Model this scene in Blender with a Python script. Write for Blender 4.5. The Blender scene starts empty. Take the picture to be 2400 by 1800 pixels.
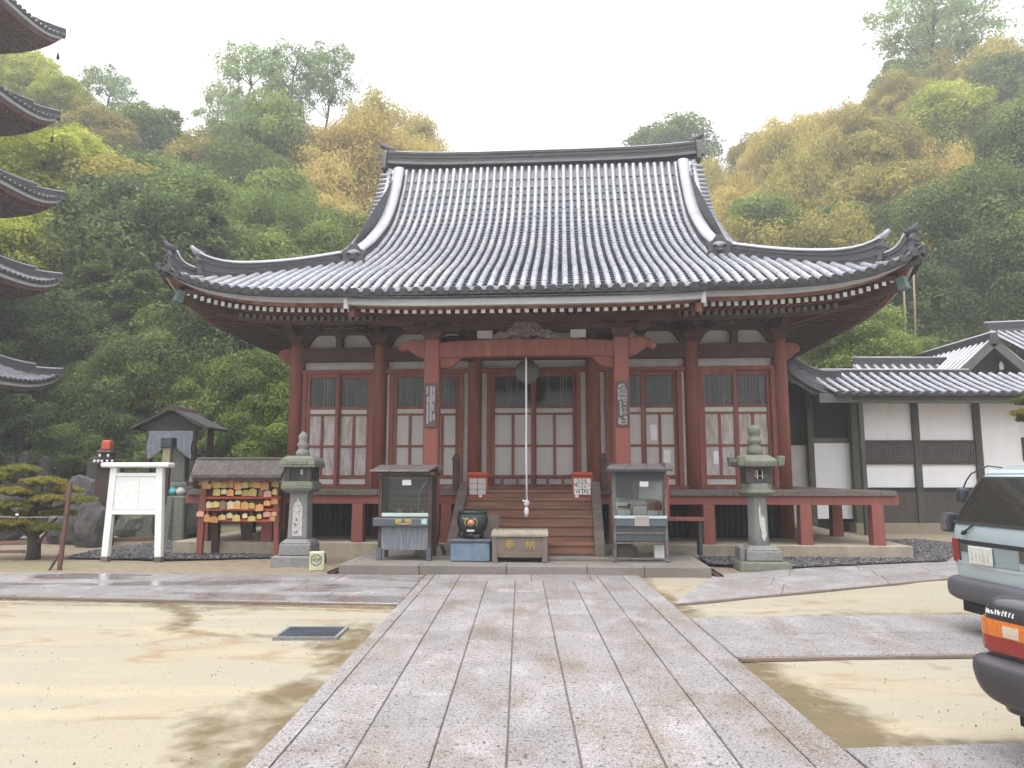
import bpy, bmesh, math, random
from mathutils import Vector, Matrix, noise
R = math.radians
sc = bpy.context.scene
COL = sc.collection
# ---------------------------------------------------------------- camera
cam_d = bpy.data.cameras.new('camera'); cam = bpy.data.objects.new('camera', cam_d); COL.objects.link(cam)
cam.location = (0, 0, 1.55); cam.rotation_euler = (R(90 + 7.17), 0, 0)
cam_d.sensor_width = 36; cam_d.lens = 25.607; cam_d.clip_start = .05; cam_d.clip_end = 1000
sc.camera = cam
# ---------------------------------------------------------------- sky, sun, exposure
SUN_EL, SUN_AZ = 72, 205          # degrees; azimuth clockwise from +Y
w = bpy.data.worlds.new('World'); sc.world = w; w.use_nodes = True
nt = w.node_tree; nt.nodes.clear()
sky = nt.nodes.new('ShaderNodeTexSky'); sky.sky_type = 'NISHITA'; sky.sun_disc = False
sky.sun_elevation = R(SUN_EL); sky.sun_rotation = R(SUN_AZ); sky.dust_density = 6; sky.air_density = 1.0
hsv = nt.nodes.new('ShaderNodeHueSaturation'); hsv.inputs['Saturation'].default_value = .06
mixw = nt.nodes.new('ShaderNodeMix'); mixw.data_type = 'RGBA'; mixw.inputs[0].default_value = .45
mixw.inputs[7].default_value = (12.1, 12.35, 12.8, 1)     # flat cloud cover veiling the sky
bg = nt.nodes.new('ShaderNodeBackground'); bg.inputs[1].default_value = .125
wo = nt.nodes.new('ShaderNodeOutputWorld')
nt.links.new(sky.outputs[0], hsv.inputs['Color']); nt.links.new(hsv.outputs[0], mixw.inputs[6])
# an overcast sky is brighter overhead than near the horizon
tcw = nt.nodes.new('ShaderNodeTexCoord'); sxyz = nt.nodes.new('ShaderNodeSeparateXYZ'); mrw = nt.nodes.new('ShaderNodeMapRange'); mulw = nt.nodes.new('ShaderNodeVectorMath'); mulw.operation = 'SCALE'
mrw.inputs[1].default_value = 0; mrw.inputs[2].default_value = 1; mrw.inputs[3].default_value = .50; mrw.inputs[4].default_value = 1.25
nt.links.new(tcw.outputs['Generated'], sxyz.inputs[0]); nt.links.new(sxyz.outputs[2], mrw.inputs[0]); nt.links.new(mixw.outputs[2], mulw.inputs[0]); nt.links.new(mrw.outputs[0], mulw.inputs['Scale'])
nt.links.new(mulw.outputs[0], bg.inputs[0]); nt.links.new(bg.outputs[0], wo.inputs[0])
sd = bpy.data.lights.new('sun', 'SUN'); sd.energy = .6; sd.angle = R(30); sd.color = (1, .96, .9)
sun = bpy.data.objects.new('sun', sd); COL.objects.link(sun)
az, el = R(SUN_AZ), R(SUN_EL)
sdir = Vector((math.sin(az) * math.cos(el), math.cos(az) * math.cos(el), math.sin(el)))
sun.rotation_euler = sdir.to_track_quat('Z', 'Y').to_euler(); sun.location = (0, 0, 60)
sc.view_settings.view_transform = 'Standard'; sc.view_settings.look = 'None'
sc.view_settings.gamma = 1; sc.view_settings.exposure = 1.15
sc.render.engine = 'CYCLES'; sc.cycles.use_denoising = True
sc.cycles.max_bounces = 6; sc.cycles.volume_bounces = 0; sc.cycles.transparent_max_bounces = 6
rnd = random.Random(7)

# ---------------------------------------------------------------- object helpers
def tag(o, label=None, cat=None, group=None, kind=None):
    if label: o['label'] = label
    if cat: o['category'] = cat
    if group: o['group'] = group
    if kind: o['kind'] = kind
    return o
def thing(name, label, cat, loc=(0, 0, 0), rz=0, group=None):
    o = bpy.data.objects.new(name, None); COL.objects.link(o)
    o.location = loc; o.rotation_euler = (0, 0, rz); o.empty_display_size = .2
    return tag(o, label, cat, group)
class MB:
    """collects faces and links them as ONE mesh object"""
    def __init__(s): s.v = []; s.f = []; s.m = []; s.t = []; s.sm = []; s.mi = 0; s.tint = .5; s.X = None; s.smooth = False
    def vs(s, pts):
        n = len(s.v)
        if s.X is not None: s.v += [tuple(s.X @ Vector(p)) for p in pts]
        else: s.v += [tuple(p) for p in pts]
        return n
    def fs(s, n, faces):
        for f in faces:
            s.f.append(tuple(n + i for i in f)); s.m.append(s.mi); s.t.append(s.tint); s.sm.append(s.smooth)
    def quad(s, *p): s.fs(s.vs(p), [tuple(range(len(p)))])
    def box(s, x0, x1, y0, y1, z0, z1):
        n = s.vs([(x0,y0,z0),(x1,y0,z0),(x1,y1,z0),(x0,y1,z0),(x0,y0,z1),(x1,y0,z1),(x1,y1,z1),(x0,y1,z1)])
        s.fs(n, [(0,3,2,1),(4,5,6,7),(0,1,5,4),(1,2,6,5),(2,3,7,6),(3,0,4,7)])
    def cbox(s, c, d): s.box(c[0]-d[0]/2, c[0]+d[0]/2, c[1]-d[1]/2, c[1]+d[1]/2, c[2]-d[2]/2, c[2]+d[2]/2)
    def frust(s, c, b, t, z0, z1):
        """four-sided block, half sizes b below and t above"""
        n = s.vs([(c[0]-b[0],c[1]-b[1],z0),(c[0]+b[0],c[1]-b[1],z0),(c[0]+b[0],c[1]+b[1],z0),(c[0]-b[0],c[1]+b[1],z0),
                  (c[0]-t[0],c[1]-t[1],z1),(c[0]+t[0],c[1]-t[1],z1),(c[0]+t[0],c[1]+t[1],z1),(c[0]-t[0],c[1]+t[1],z1)])
        s.fs(n, [(0,3,2,1),(4,5,6,7),(0,1,5,4),(1,2,6,5),(2,3,7,6),(3,0,4,7)])
    def bar(s, a, b, wx, wz=None, up=(0, 0, 1)):
        """rectangular bar from a to b"""
        a, b = Vector(a), Vector(b); wz = wz or wx; d = (b - a).normalized(); up = Vector(up)
        if abs(d.dot(up)) > .98: up = Vector((0, 1, 0))
        x = d.cross(up).normalized() * wx / 2; z = x.cross(d).normalized() * wz / 2
        n = s.vs([a-x-z, a+x-z, a+x+z, a-x+z, b-x-z, b+x-z, b+x+z, b-x+z])
        s.fs(n, [(0,3,2,1),(4,5,6,7),(0,1,5,4),(1,2,6,5),(2,3,7,6),(3,0,4,7)])
    def tube(s, pts, r, n=8, cap=True):
        pts = [Vector(p) for p in pts]; rr = r if isinstance(r, (list, tuple)) else [r] * len(pts)
        rings = []; pu = None; sm = s.smooth
        for i, p in enumerate(pts):
            d = (pts[min(i+1, len(pts)-1)] - pts[max(i-1, 0)]).normalized()
            if pu is None: pu = Vector((0, 0, 1)) if abs(d.z) < .9 else Vector((1, 0, 0))
            x = d.cross(pu).normalized(); pu = x.cross(d).normalized()
            rings.append(s.vs([p + (x*math.cos(2*math.pi*k/n) + pu*math.sin(2*math.pi*k/n)) * rr[i] for k in range(n)]))
        s.smooth = True
        for a, b in zip(rings, rings[1:]):
            s.fs(0, [(a+k, a+(k+1) % n, b+(k+1) % n, b+k) for k in range(n)])
        s.smooth = sm
        if cap: s.fs(0, [tuple(rings[0]+k for k in range(n))[::-1], tuple(rings[-1]+k for k in range(n))])
    def lathe(s, prof, n=20, c=(0, 0, 0), sy=1.0, cap=True):
        rings = [s.vs([(c[0]+r*math.cos(2*math.pi*k/n), c[1]+sy*r*math.sin(2*math.pi*k/n), c[2]+z) for k in range(n)]) for r, z in prof]
        sm = s.smooth; s.smooth = True
        for a, b in zip(rings, rings[1:]):
            s.fs(0, [(a+k, a+(k+1) % n, b+(k+1) % n, b+k) for k in range(n)])
        s.smooth = sm
        if cap: s.fs(0, [tuple(rings[0]+k for k in range(n))[::-1], tuple(rings[-1]+k for k in range(n))])
    def prism(s, poly, y0, y1, axis='y'):
        """polygon in (x,z) extruded along y (or (y,z) along x, or (x,y) along z)"""
        def P(a, b, e): return (a, e, b) if axis == 'y' else ((e, a, b) if axis == 'x' else (a, b, e))
        k = len(poly); n = s.vs([P(a, b, y0) for a, b in poly] + [P(a, b, y1) for a, b in poly])
        s.fs(n, [tuple(range(k)), tuple(range(2*k-1, k-1, -1))] + [(i, k+i, k+(i+1) % k, (i+1) % k) for i in range(k)])
    def sweep(s, rings, close=True, caps=True):
        """rings: lists of equal-length point lists"""
        k = len(rings[0]); ids = [s.vs(r) for r in rings]
        for a, b in zip(ids, ids[1:]):
            s.fs(0, [(a+i, a+(i+1) % k, b+(i+1) % k, b+i) for i in range(k if close else k-1)])
        if caps: s.fs(0, [tuple(ids[0]+i for i in range(k))[::-1], tuple(ids[-1]+i for i in range(k))])
    def grid(s, P):
        """P: 2-D list of points"""
        h, wd = len(P), len(P[0]); n = s.vs([p for r in P for p in r])
        s.fs(n, [(j*wd+i, j*wd+i+1, (j+1)*wd+i+1, (j+1)*wd+i) for j in range(h-1) for i in range(wd-1)])
    def build(s, name, mats, parent=None, loc=None, rot=None, bevel=0, seg=1, fix=True, tints=False):
        me = bpy.data.meshes.new(name); me.from_pydata(s.v, [], s.f)
        mats = mats if isinstance(mats, (list, tuple)) else [mats]
        for m in mats: me.materials.append(m)
        me.polygons.foreach_set('material_index', s.m); me.polygons.foreach_set('use_smooth', s.sm)
        if tints:
            a = me.attributes.new('tint', 'FLOAT', 'FACE'); a.data.foreach_set('value', s.t)
        if fix:
            bm = bmesh.new(); bm.from_mesh(me); bmesh.ops.recalc_face_normals(bm, faces=bm.faces); bm.to_mesh(me); bm.free()
        me.update()
        o = bpy.data.objects.new(name, me); COL.objects.link(o)
        if parent: o.parent = parent
        if loc is not None: o.location = loc
        if rot is not None: o.rotation_euler = rot
        if bevel:
            b = o.modifiers.new('edge', 'BEVEL'); b.width = bevel; b.segments = seg; b.limit_method = 'ANGLE'; b.angle_limit = R(40)
        return o
def text_mb(body, size, depth=.004):
    """letters as a mesh in the x-z plane, facing -y, centred"""
    c = bpy.data.curves.new('letters', 'FONT'); c.body = body; c.size = size; c.extrude = depth; c.resolution_u = 2
    c.align_x = 'CENTER'; c.align_y = 'CENTER'
    o = bpy.data.objects.new('letters', c); COL.objects.link(o)
    dg = bpy.context.evaluated_depsgraph_get(); me = bpy.data.meshes.new_from_object(o.evaluated_get(dg))
    mb = MB(); n = mb.vs([(v.co.x, -v.co.z, v.co.y) for v in me.vertices]); mb.fs(n, [tuple(p.vertices) for p in me.polygons])
    bpy.data.objects.remove(o); bpy.data.meshes.remove(me); bpy.data.curves.remove(c)
    return mb

# ---------------------------------------------------------------- materials
def M(name, c1, c2=None, scale=6, rough=.7, bump=0, bscale=None, metal=0, stretch=(1, 1, 1), lo=.35, hi=.65, spec=.5,
      c3=None, s3=1.2, t3=(.55, .7), tint=0, rvar=0, objrand=0):
    m = bpy.data.materials.new(name); m.use_nodes = True; t = m.node_tree; N = t.nodes; L = t.links
    b = N['Principled BSDF']; b.inputs['Roughness'].default_value = rough; b.inputs['Metallic'].default_value = metal
    b.inputs['Specular IOR Level'].default_value = spec
    tc = N.new('ShaderNodeTexCoord'); mp = N.new('ShaderNodeMapping'); mp.inputs['Scale'].default_value = stretch
    L.new(tc.outputs['Object'], mp.inputs['Vector'])
    c2 = c2 or tuple(x * .72 for x in c1)
    nz = N.new('ShaderNodeTexNoise'); nz.inputs['Scale'].default_value = scale; nz.inputs['Detail'].default_value = 6; nz.inputs['Roughness'].default_value = .62
    L.new(mp.outputs[0], nz.inputs['Vector'])
    rp = N.new('ShaderNodeValToRGB'); rp.color_ramp.elements[0].position = lo; rp.color_ramp.elements[1].position = hi
    rp.color_ramp.elements[0].color = (*c1, 1); rp.color_ramp.elements[1].color = (*c2, 1)
    L.new(nz.outputs[0], rp.inputs[0]); out = rp.outputs[0]
    if c3:
        n3 = N.new('ShaderNodeTexNoise'); n3.inputs['Scale'].default_value = s3; n3.inputs['Detail'].default_value = 5
        L.new(mp.outputs[0], n3.inputs['Vector'])
        r3 = N.new('ShaderNodeMapRange'); r3.inputs[1].default_value = t3[0]; r3.inputs[2].default_value = t3[1]; L.new(n3.outputs[0], r3.inputs[0])
        mx = N.new('ShaderNodeMix'); mx.data_type = 'RGBA'; L.new(r3.outputs[0], mx.inputs[0]); L.new(out, mx.inputs[6]); mx.inputs[7].default_value = (*c3, 1); out = mx.outputs[2]
    def scaleval(src, lo_, hi_, out):
        mr = N.new('ShaderNodeMapRange'); mr.inputs[3].default_value = lo_; mr.inputs[4].default_value = hi_; L.new(src, mr.inputs[0])
        h = N.new('ShaderNodeHueSaturation'); L.new(mr.outputs[0], h.inputs['Value']); L.new(out, h.inputs['Color']); return h.outputs[0]
    if tint:
        at = N.new('ShaderNodeAttribute'); at.attribute_name = 'tint'; out = scaleval(at.outputs['Fac'], 1-tint, 1+tint, out)
    if objrand:
        oi = N.new('ShaderNodeObjectInfo'); out = scaleval(oi.outputs['Random'], 1-objrand, 1+objrand, out)
    L.new(out, b.inputs['Base Color'])
    if rvar:
        mr = N.new('ShaderNodeMapRange'); mr.inputs[3].default_value = max(.04, rough-rvar); mr.inputs[4].default_value = min(1, rough+rvar); mr.inputs[1].default_value = .35; mr.inputs[2].default_value = .65
        L.new(nz.outputs[0], mr.inputs[0]); L.new(mr.outputs[0], b.inputs['Roughness'])
    if bump:
        nb = N.new('ShaderNodeTexNoise'); nb.inputs['Scale'].default_value = bscale or scale * 5; nb.inputs['Detail'].default_value = 4
        L.new(mp.outputs[0], nb.inputs['Vector'])
        bp = N.new('ShaderNodeBump'); bp.inputs['Strength'].default_value = bump; bp.inputs['Distance'].default_value = .02
        L.new(nb.outputs[0], bp.inputs['Height']); L.new(bp.outputs[0], b.inputs['Normal'])
    return m
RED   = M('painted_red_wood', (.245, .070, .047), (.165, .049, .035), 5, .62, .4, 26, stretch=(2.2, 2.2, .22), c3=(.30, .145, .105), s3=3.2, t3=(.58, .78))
RED2  = M('faded_red_wood', (.20, .066, .048), (.145, .048, .037), 4, .7, .3, 30, stretch=(1, 1, .3), c3=(.30, .17, .14), s3=3, t3=(.55, .75))
PINKRED = M('sun_faded_red_wood', (.275, .080, .063), (.215, .064, .052), 5, .65, .35, 26, stretch=(2.2, 2.2, .22), c3=(.20, .085, .07), s3=2.6, t3=(.55, .75))
DARKW = M('dark_old_wood', (.075, .045, .036), (.045, .028, .024), 5, .75, .4, 40)
UNDER = M('shade_dark_red_wood', (.088, .040, .030), (.056, .027, .022), 5, .75, .3, 40)  # red wood darkened in colour to stand for shade under the roofs
GREYW = M('weathered_grey_wood', (.165, .135, .115), (.10, .082, .072), 5, .85, .5, 30, stretch=(.3, 1, 1), c3=(.08, .065, .055), s3=4)
STEPW = M('worn_step_wood', (.215, .098, .055), (.14, .062, .038), 4, .55, .3, 30, stretch=(.25, 2, 2), c3=(.25, .145, .098), s3=2.5, t3=(.55, .75))
PLAST = M('old_white_plaster', (.55, .53, .51), (.46, .44, .425), 3, .9, .1, 20)
PLASTW = M('clean_white_plaster', (.87, .865, .88), (.80, .79, .815), 1.6, .9, .06, 20, stretch=(1, 1, .5), c3=(.62, .60, .58), s3=1.1, t3=(.56, .72))
PAPER = M('stained_paper_panel', (.54, .51, .49), (.47, .435, .42), 2.2, .8, .05, 20, stretch=(1, 1, .4), lo=.3, hi=.7)
PAPERD = M('dirty_paper_panel', (.54, .495, .48), (.34, .28, .265), 5, .85, .1, 30, stretch=(2.2, 1, .5), lo=.38, hi=.62)
GREYTRIM = M('grey_white_eave_board', (.44, .445, .455), (.37, .375, .385), 4, .7, .1, 30)
RAFEND = M('painted_rafter_end', (.66, .70, .60), (.60, .66, .66), .8, .6, 0, objrand=.18)
STONE = M('grey_granite', (.25, .245, .24), (.17, .167, .164), 25, .85, .5, 60, c3=(.19, .19, .165), s3=2.5, t3=(.5, .7))
STONEM = M('mossy_granite', (.20, .203, .175), (.125, .13, .108), 12, .9, .6, 50, c3=(.16, .175, .12), s3=4, t3=(.45, .65))
STONEP = M('platform_granite', (.25, .225, .205), (.185, .165, .15), 30, .8, .35, 90, c3=(.17, .152, .132), s3=1.5, t3=(.5, .7), tint=.12)
EARTH = M('packed_pale_earth', (.30, .255, .19), (.24, .20, .15), 8, .95, .3, 50)
TILE  = M('grey_roof_tile', (.33, .335, .375), (.26, .265, .305), 2.0, .27, .04, 30, tint=.12, spec=.8, rvar=.07, c3=(.37, .34, .355), s3=.7, t3=(.45, .75))
TILED = M('dark_roof_pan_tile', (.045, .055, .072), (.032, .039, .052), 3, .42, .08, 40, tint=.22, spec=.5)
TILES = M('ridge_stack_tile', (.072, .07, .078), (.042, .041, .048), 7, .55, .5, 25, stretch=(.4, .4, 3), c3=(.10, .095, .095), s3=5)
TILEL = M('pale_ridge_cap_tile', (.40, .405, .44), (.32, .325, .36), 2.5, .4, .1, 30, tint=.15, spec=.5)
GLASS = M('dark_window_glass', (.014, .016, .014), (.03, .032, .028), 2, .12, 0, spec=.5)
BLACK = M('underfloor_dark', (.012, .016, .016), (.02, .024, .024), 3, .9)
SLATE = M('painted_blue_grey_metal', (.10, .118, .142), (.072, .084, .104), 6, .5, .15, 40, c3=(.07, .075, .085), s3=4, t3=(.55, .7))
IRON = M('dark_painted_iron', (.045, .055, .062), (.03, .036, .042), 8, .5, .1, 40)
WHITEP = M('white_paint', (.78, .80, .80), (.72, .74, .74), 3, .5, .05, 20, c3=(.62, .62, .58), s3=2, t3=(.6, .8))
VERMIL = M('fresh_vermilion_paint', (.50, .075, .035), (.42, .06, .03), 6, .5)
GOLD = M('gold_leaf', (.52, .38, .10), (.38, .27, .07), 20, .4, .1, metal=.3)
CARD = M('white_card', (.80, .80, .79), (.70, .70, .70), 10, .8)
INK = M('black_ink', (.02, .02, .025), (.03, .03, .03), 10, .7)
BRONZE = M('patinated_bronze', (.045, .062, .062), (.03, .042, .045), 6, .32, .1, 30, metal=.5, rvar=.08)
CLOTH = M('faded_blue_cloth', (.20, .225, .255), (.14, .16, .185), 8, .9, .4, 30)
ROPE = M('white_rope', (.80, .76, .80), (.66, .62, .66), 60, .8, .4, 90)
COPPER = M('oxidised_copper_sheet', (.165, .14, .138), (.12, .10, .102), 6, .5, .15, 20)
THATCH = M('bark_shingle', (.135, .115, .11), (.07, .06, .056), 14, .95, .8, 40, stretch=(1, .4, 1))
# clear glazing of the cabinets
CLEAR = bpy.data.materials.new('clear_glass'); CLEAR.use_nodes = True
_n = CLEAR.node_tree.nodes; _l = CLEAR.node_tree.links; _n.clear()
_o = _n.new('ShaderNodeOutputMaterial'); _mx = _n.new('ShaderNodeMixShader'); _t = _n.new('ShaderNodeBsdfTransparent'); _g = _n.new('ShaderNodeBsdfGlossy'); _f = _n.new('ShaderNodeFresnel')
_g.inputs['Roughness'].default_value = .03; _t.inputs[0].default_value = (.86, .89, .88, 1); _f.inputs[0].default_value = 1.5
_l.new(_f.outputs[0], _mx.inputs[0]); _l.new(_t.outputs[0], _mx.inputs[1]); _l.new(_g.outputs[0], _mx.inputs[2]); _l.new(_mx.outputs[0], _o.inputs[0])

# the hall's own axes: u to the right along its front, v into the depth, 0 on the front wall
PHI = R(4.1528); HX, HY = .4525, 15.8046
HC, HS = math.cos(PHI), math.sin(PHI)
def hw(u, v, z=0): return Vector((HX + u*HC + v*HS, HY - u*HS + v*HC, z))
def smooth(a, b, x):
    t = max(0, min(1, (x-a)/(b-a))); return t*t*(3-2*t)
def interp(xs, ys, x):
    if x <= xs[0]: return ys[0]
    for i in range(len(xs)-1):
        if x <= xs[i+1]:
            h = xs[i+1]-xs[i]; t = (x-xs[i])/h
            def sl(k):
                if k <= 0: return (ys[1]-ys[0])/(xs[1]-xs[0])
                if k >= len(xs)-1: return (ys[-1]-ys[-2])/(xs[-1]-xs[-2])
                return (ys[k+1]-ys[k-1])/(xs[k+1]-xs[k-1])
            m0, m1 = sl(i)*h, sl(i+1)*h
            return (2*t**3-3*t*t+1)*ys[i] + (t**3-2*t*t+t)*m0 + (-2*t**3+3*t*t)*ys[i+1] + (t**3-t*t)*m1
    return ys[-1]
# ---------------------------------------------------------------- tiled roofs
def tile_field(mb, S, a0, a1, pitch, d0f, d1f, r=.065, rs=.27, ps=.19, pan=1, rib=0, capmat=2, seg=7, edge=True):
    """round tiles and stepped pan tiles over the surface S(a, d); d0f/d1f give the run for each a"""
    n = max(1, round((a1-a0)/pitch)); da = (a1-a0)/n; e = .01
    def frame(a, d):
        p = S(a, d); tx = (S(a+e, d)-S(a-e, d)).normalized(); ty = (S(a, d+e)-S(a, d-e)).normalized()
        nn = tx.cross(ty).normalized()
        if nn.z < 0: nn = -nn
        return p, tx, ty, nn
    for i in range(n+1):
        a = a0+i*da; s0, s1 = d0f(a), d1f(a); wob = rnd.uniform(-.005, .005)
        if s1-s0 > .12:
            k = max(1, round((s1-s0)/rs))
            for j in range(k):
                da_, db = s0+(s1-s0)*j/k, s0+(s1-s0)*(j+1)/k
                mb.mi = rib; mb.tint = rnd.random(); mb.smooth = True; rings = []; jt, jh = rnd.uniform(-.003, .003), rnd.uniform(-.003, .004)
                for d, rr in ((da_, r), (db, r*.965)):
                    p, tx, ty, nn = frame(a, d); p = p + tx*(wob+jt) + nn*(.012+jh)
                    rings.append([p + tx*rr*math.cos(math.pi*q/(seg-1)) + nn*rr*1.05*math.sin(math.pi*q/(seg-1)) for q in range(seg)])
                mb.sweep(rings, close=False, caps=False); mb.smooth = False
                if True:
                    ids = mb.vs(rings[0]); mb.fs(ids, [tuple(range(seg))])
            if edge:
                p, tx, ty, nn = frame(a, s0); mb.mi = capmat; mb.tint = rnd.random(); c = p + nn*.012 - ty*.012
                rr = r*1.12
                ringA = [c + tx*rr*math.cos(2*math.pi*q/12) + nn*rr*math.sin(2*math.pi*q/12) for q in range(12)]
                ringB = [x + ty*.05 for x in ringA]; ringC = [c - ty*.004 + (x-c)*.72 for x in ringA]
                mb.sweep([ringB, ringA, ringC], caps=True)
        if i == n: break
        al, ar = a, a+da; am = (al+ar)/2
        s0 = d0f(am); s1 = max(min(d1f(al), d1f(ar)), min(d1f(am), max(d1f(al), d1f(ar)))) 
        if s1-s0 < .05: continue
        k = max(1, round((s1-s0)/ps)); mb.mi = pan
        for j in range(k):
            da_, db = s0+(s1-s0)*j/k, s0+(s1-s0)*(j+1)/k; mb.tint = rnd.random()
            def row(d, h):
                o = []
                for q, sag in ((al, 0), (am, -.03), (ar, 0)):
                    p, tx, ty, nn = frame(q, d); o.append(p + nn*(h+sag))
                return o
            A, B = row(da_, .028), row(db, .0); C = row(da_, 0.0)
            mb.smooth = True; mb.grid([A, B]); mb.smooth = False; mb.grid([C, A])
        if edge:
            mb.mi = capmat
            p, tx, ty, nn = frame(am, s0)
            pl, _, _, _ = frame(al, s0); pr, _, _, _ = frame(ar, s0)
            mb.quad(pl-nn*.04, p-nn*.06, pr-nn*.04, pr+nn*.02, p, pl+nn*.02)
def ridge_bar(mb, pts, wd, h, side=0, top=1, cap=None, up=None, r=None):
    """stacked-tile ridge along pts with a round tile on top"""
    pts = [Vector(p) for p in pts]; r = r or wd*.52; hs = h if isinstance(h, (list, tuple)) else [h]*len(pts)
    A = []; B = []
    for i, p in enumerate(pts):
        d = (pts[min(i+1, len(pts)-1)]-pts[max(i-1, 0)]).normalized(); u = Vector((0, 0, 1)); x = d.cross(u).normalized(); u = x.cross(d).normalized()
        hh = hs[i]
        sec = []
        for q, z in ((.62, -.1), (.5, 0), (.5, hh*.34), (.56, hh*.34), (.56, hh*.42), (.47, hh*.42), (.47, hh*.72), (.54, hh*.72), (.54, hh*.8), (.45, hh*.8), (.45, hh)):
            sec.append(p + x*wd*q + u*z)
        A.append(sec + [p - x*((s-p).dot(x)) + u*((s-p).dot(u)) for s in sec[::-1]])
        B.append([p + u*hh + x*r*math.cos(math.pi*k/8) + u*r*.6*math.sin(math.pi*k/8) for k in range(9)])
    mb.mi = side; mb.tint = .5; mb.sweep(A); mb.mi = top; mb.smooth = True; mb.sweep(B); mb.smooth = False
# ================================================================ the main hall
hall = thing('temple_hall', 'large vermilion wooden temple hall with sweeping grey tiled roof and porch', 'temple hall', hw(0, 0), -PHI)
VR = 5.27; EU = 7.4; EV = -2.3; KU = 2.95; KV = -4.12; WU = 5.3
PX = (-4.3, -4.12, -3.2, -2.3, -1.7, -1.2, -.8, -.3, .2, 1.1, 2.2, 3.75, 4.8, 5.27)
PW = (4.54, 4.585, 4.82, 5.07, 5.40, 5.66, 5.86, 6.09, 6.33, 6.80, 7.43, 8.62, 10.02, 11.02)
def Pf(v): return interp(PX, PW, v)
def lift(u, v): return .71*(abs(u)/EU)**7.7*(abs(v-VR)/(VR-EV))**7.7
def Sfront(u, d):
    v = EV+d; return Vector((u, v, Pf(v)+(lift(u, v) if v > EV-.01 else lift(u, EV))))
def Sback(u, d):
    v = EV+d; return Vector((u, 2*VR-v, Pf(v)+lift(u, v)))
def Sright(a, d):
    u = EU-d; return Vector((u, a, Pf(EV+d)+lift(u, a)))
def Sleft(a, d):
    u = EU-d; return Vector((-u, a, Pf(EV+d)+lift(u, a)))
VG = 4.55                                     # half length of the gable roof
GU = 4.4
rm = MB()
tile_field(rm, Sfront, -7.35, 7.35, .2065, lambda a: KV-EV if abs(a) < KU else 0.0,
           lambda a: (VR-EV-.12) if abs(a) <= VG else max(0, EU-abs(a)))
side_run = lambda a: max(0, min(EU-GU+.1, a-EV, 2*VR-EV-a))
tile_field(rm, Sright, EV+.2, 2*VR-EV-.2, .2065, lambda a: 0, side_run)
tile_field(rm, Sleft, EV+.2, 2*VR-EV-.2, .2065, lambda a: 0, side_run)
rm.mi = 1                                      # the back slope is one plain tiled sheet
rm.grid([[Sback(-7.35+14.7*i/24, (VR-EV)*j/10 if abs(-7.35+14.7*i/24) <= VG else min((VR-EV)*j/10, EU-abs(-7.35+14.7*i/24))) for i in range(25)] for j in range(11)])
# a dark bed under the tiles so that no light leaks through
rm.mi = 2
for f, lim in ((Sfront, None), (Sback, None)):
    rm.grid([[f(u, min((VR-EV)*j/20, (EU-abs(u)) if abs(u) > VG else 99))-Vector((0, 0, .10)) for u in [-7.35+14.7*i/48 for i in range(49)]] for j in range(21)])
rm.grid([[Sfront(u, (KV-EV)*j/4)-Vector((0, 0, .10)) for u in [-KU+2*KU*i/12 for i in range(13)]] for j in range(5)])
# verge tiles along both gable edges
for s in (-1, 1):
    v = 1.35
    while v < 5.1:
        w0 = Pf(v); t = Vector((0, 1, (Pf(v+.02)-Pf(v-.02))/.04)).normalized(); nn = Vector((0, -t.z, t.y))
        a = Vector((s*4.45, v, w0))+nn*.10; b = Vector((s*4.82, v, w0))+nn*.06
        rm.mi = 0; rm.tint = rnd.random()
        rm.tube([a, b], .062, 8); v += .2*t.y
    pts = [Vector((s*4.54, v_, Pf(v_)+.13)) for v_ in [1.2+3.9*i/16 for i in range(17)]]
    rm.mi = 0; rm.tint = .7; rm.tube(pts, .085, 8)
    for k in range(9):                          # roof edge board under the verge
        pass
roof = rm.build('roof', [TILE, TILED, TILES], hall, tints=True)
tag(roof, 'concave grey tiled roof with pale round tile ribs')
# gables
gm = MB()
for s in (-1, 1):
    poly = [(v, Pf(v)-.12) for v in [.75+4.5*i/12 for i in range(13)]]; poly += [(2*VR-v, w_) for v, w_ in poly[::-1]]
    gm.prism(poly, s*4.36, s*4.42, axis='x')
gm.build('gable_wall', DARKW, hall)
bg_ = MB()
for s in (-1, 1):
    for sg in (-1, 1):
        rings = []
        for i in range(15):
            v = .9+4.37*i/14; vv = v if sg < 0 else 2*VR-v; z = Pf(v)-.02
            rings.append([(s*4.62, vv, z), (s*4.70, vv, z), (s*4.70, vv, z-.34), (s*4.62, vv, z-.34)])
        bg_.sweep(rings)
bg_.build('bargeboard', GREYTRIM, hall)
# ridges
m = MB(); pts = [(u, VR, 10.99+.13*(abs(u)/4.7)**4) for u in [-4.66+9.32*i/24 for i in range(25)]]
ridge_bar(m, pts, .32, .31, 0, 1, r=.11); main_ridge = m.build('main_ridge', [TILES, TILEL], hall, tints=True)
for s in (-1, 1):                               # ridge-end ornaments with an upturned tip
    m = MB(); x = s*4.72
    m.prism([(VR+a, b) for a, b in ((-.32, 10.80), (-.28, 11.08), (-.2, 11.36), (-.1, 11.49), (.1, 11.49), (.2, 11.36), (.28, 11.08), (.32, 10.80))], x-.07, x+.07, axis='x')
    m.tube([(x-s*.25, VR, 11.45), (x, VR, 11.58), (x+s*.13, VR, 11.66), (x+s*.17, VR, 11.74)], [.10, .10, .085, .05], 8)
    m.tube([(x+s*.1, VR-.14, 10.98), (x+s*.12, VR, 11.14), (x+s*.1, VR+.14, 10.98)], .06, 6)
    m.build('ridge_end_ornament', [TILES], hall, bevel=.015)
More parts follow.
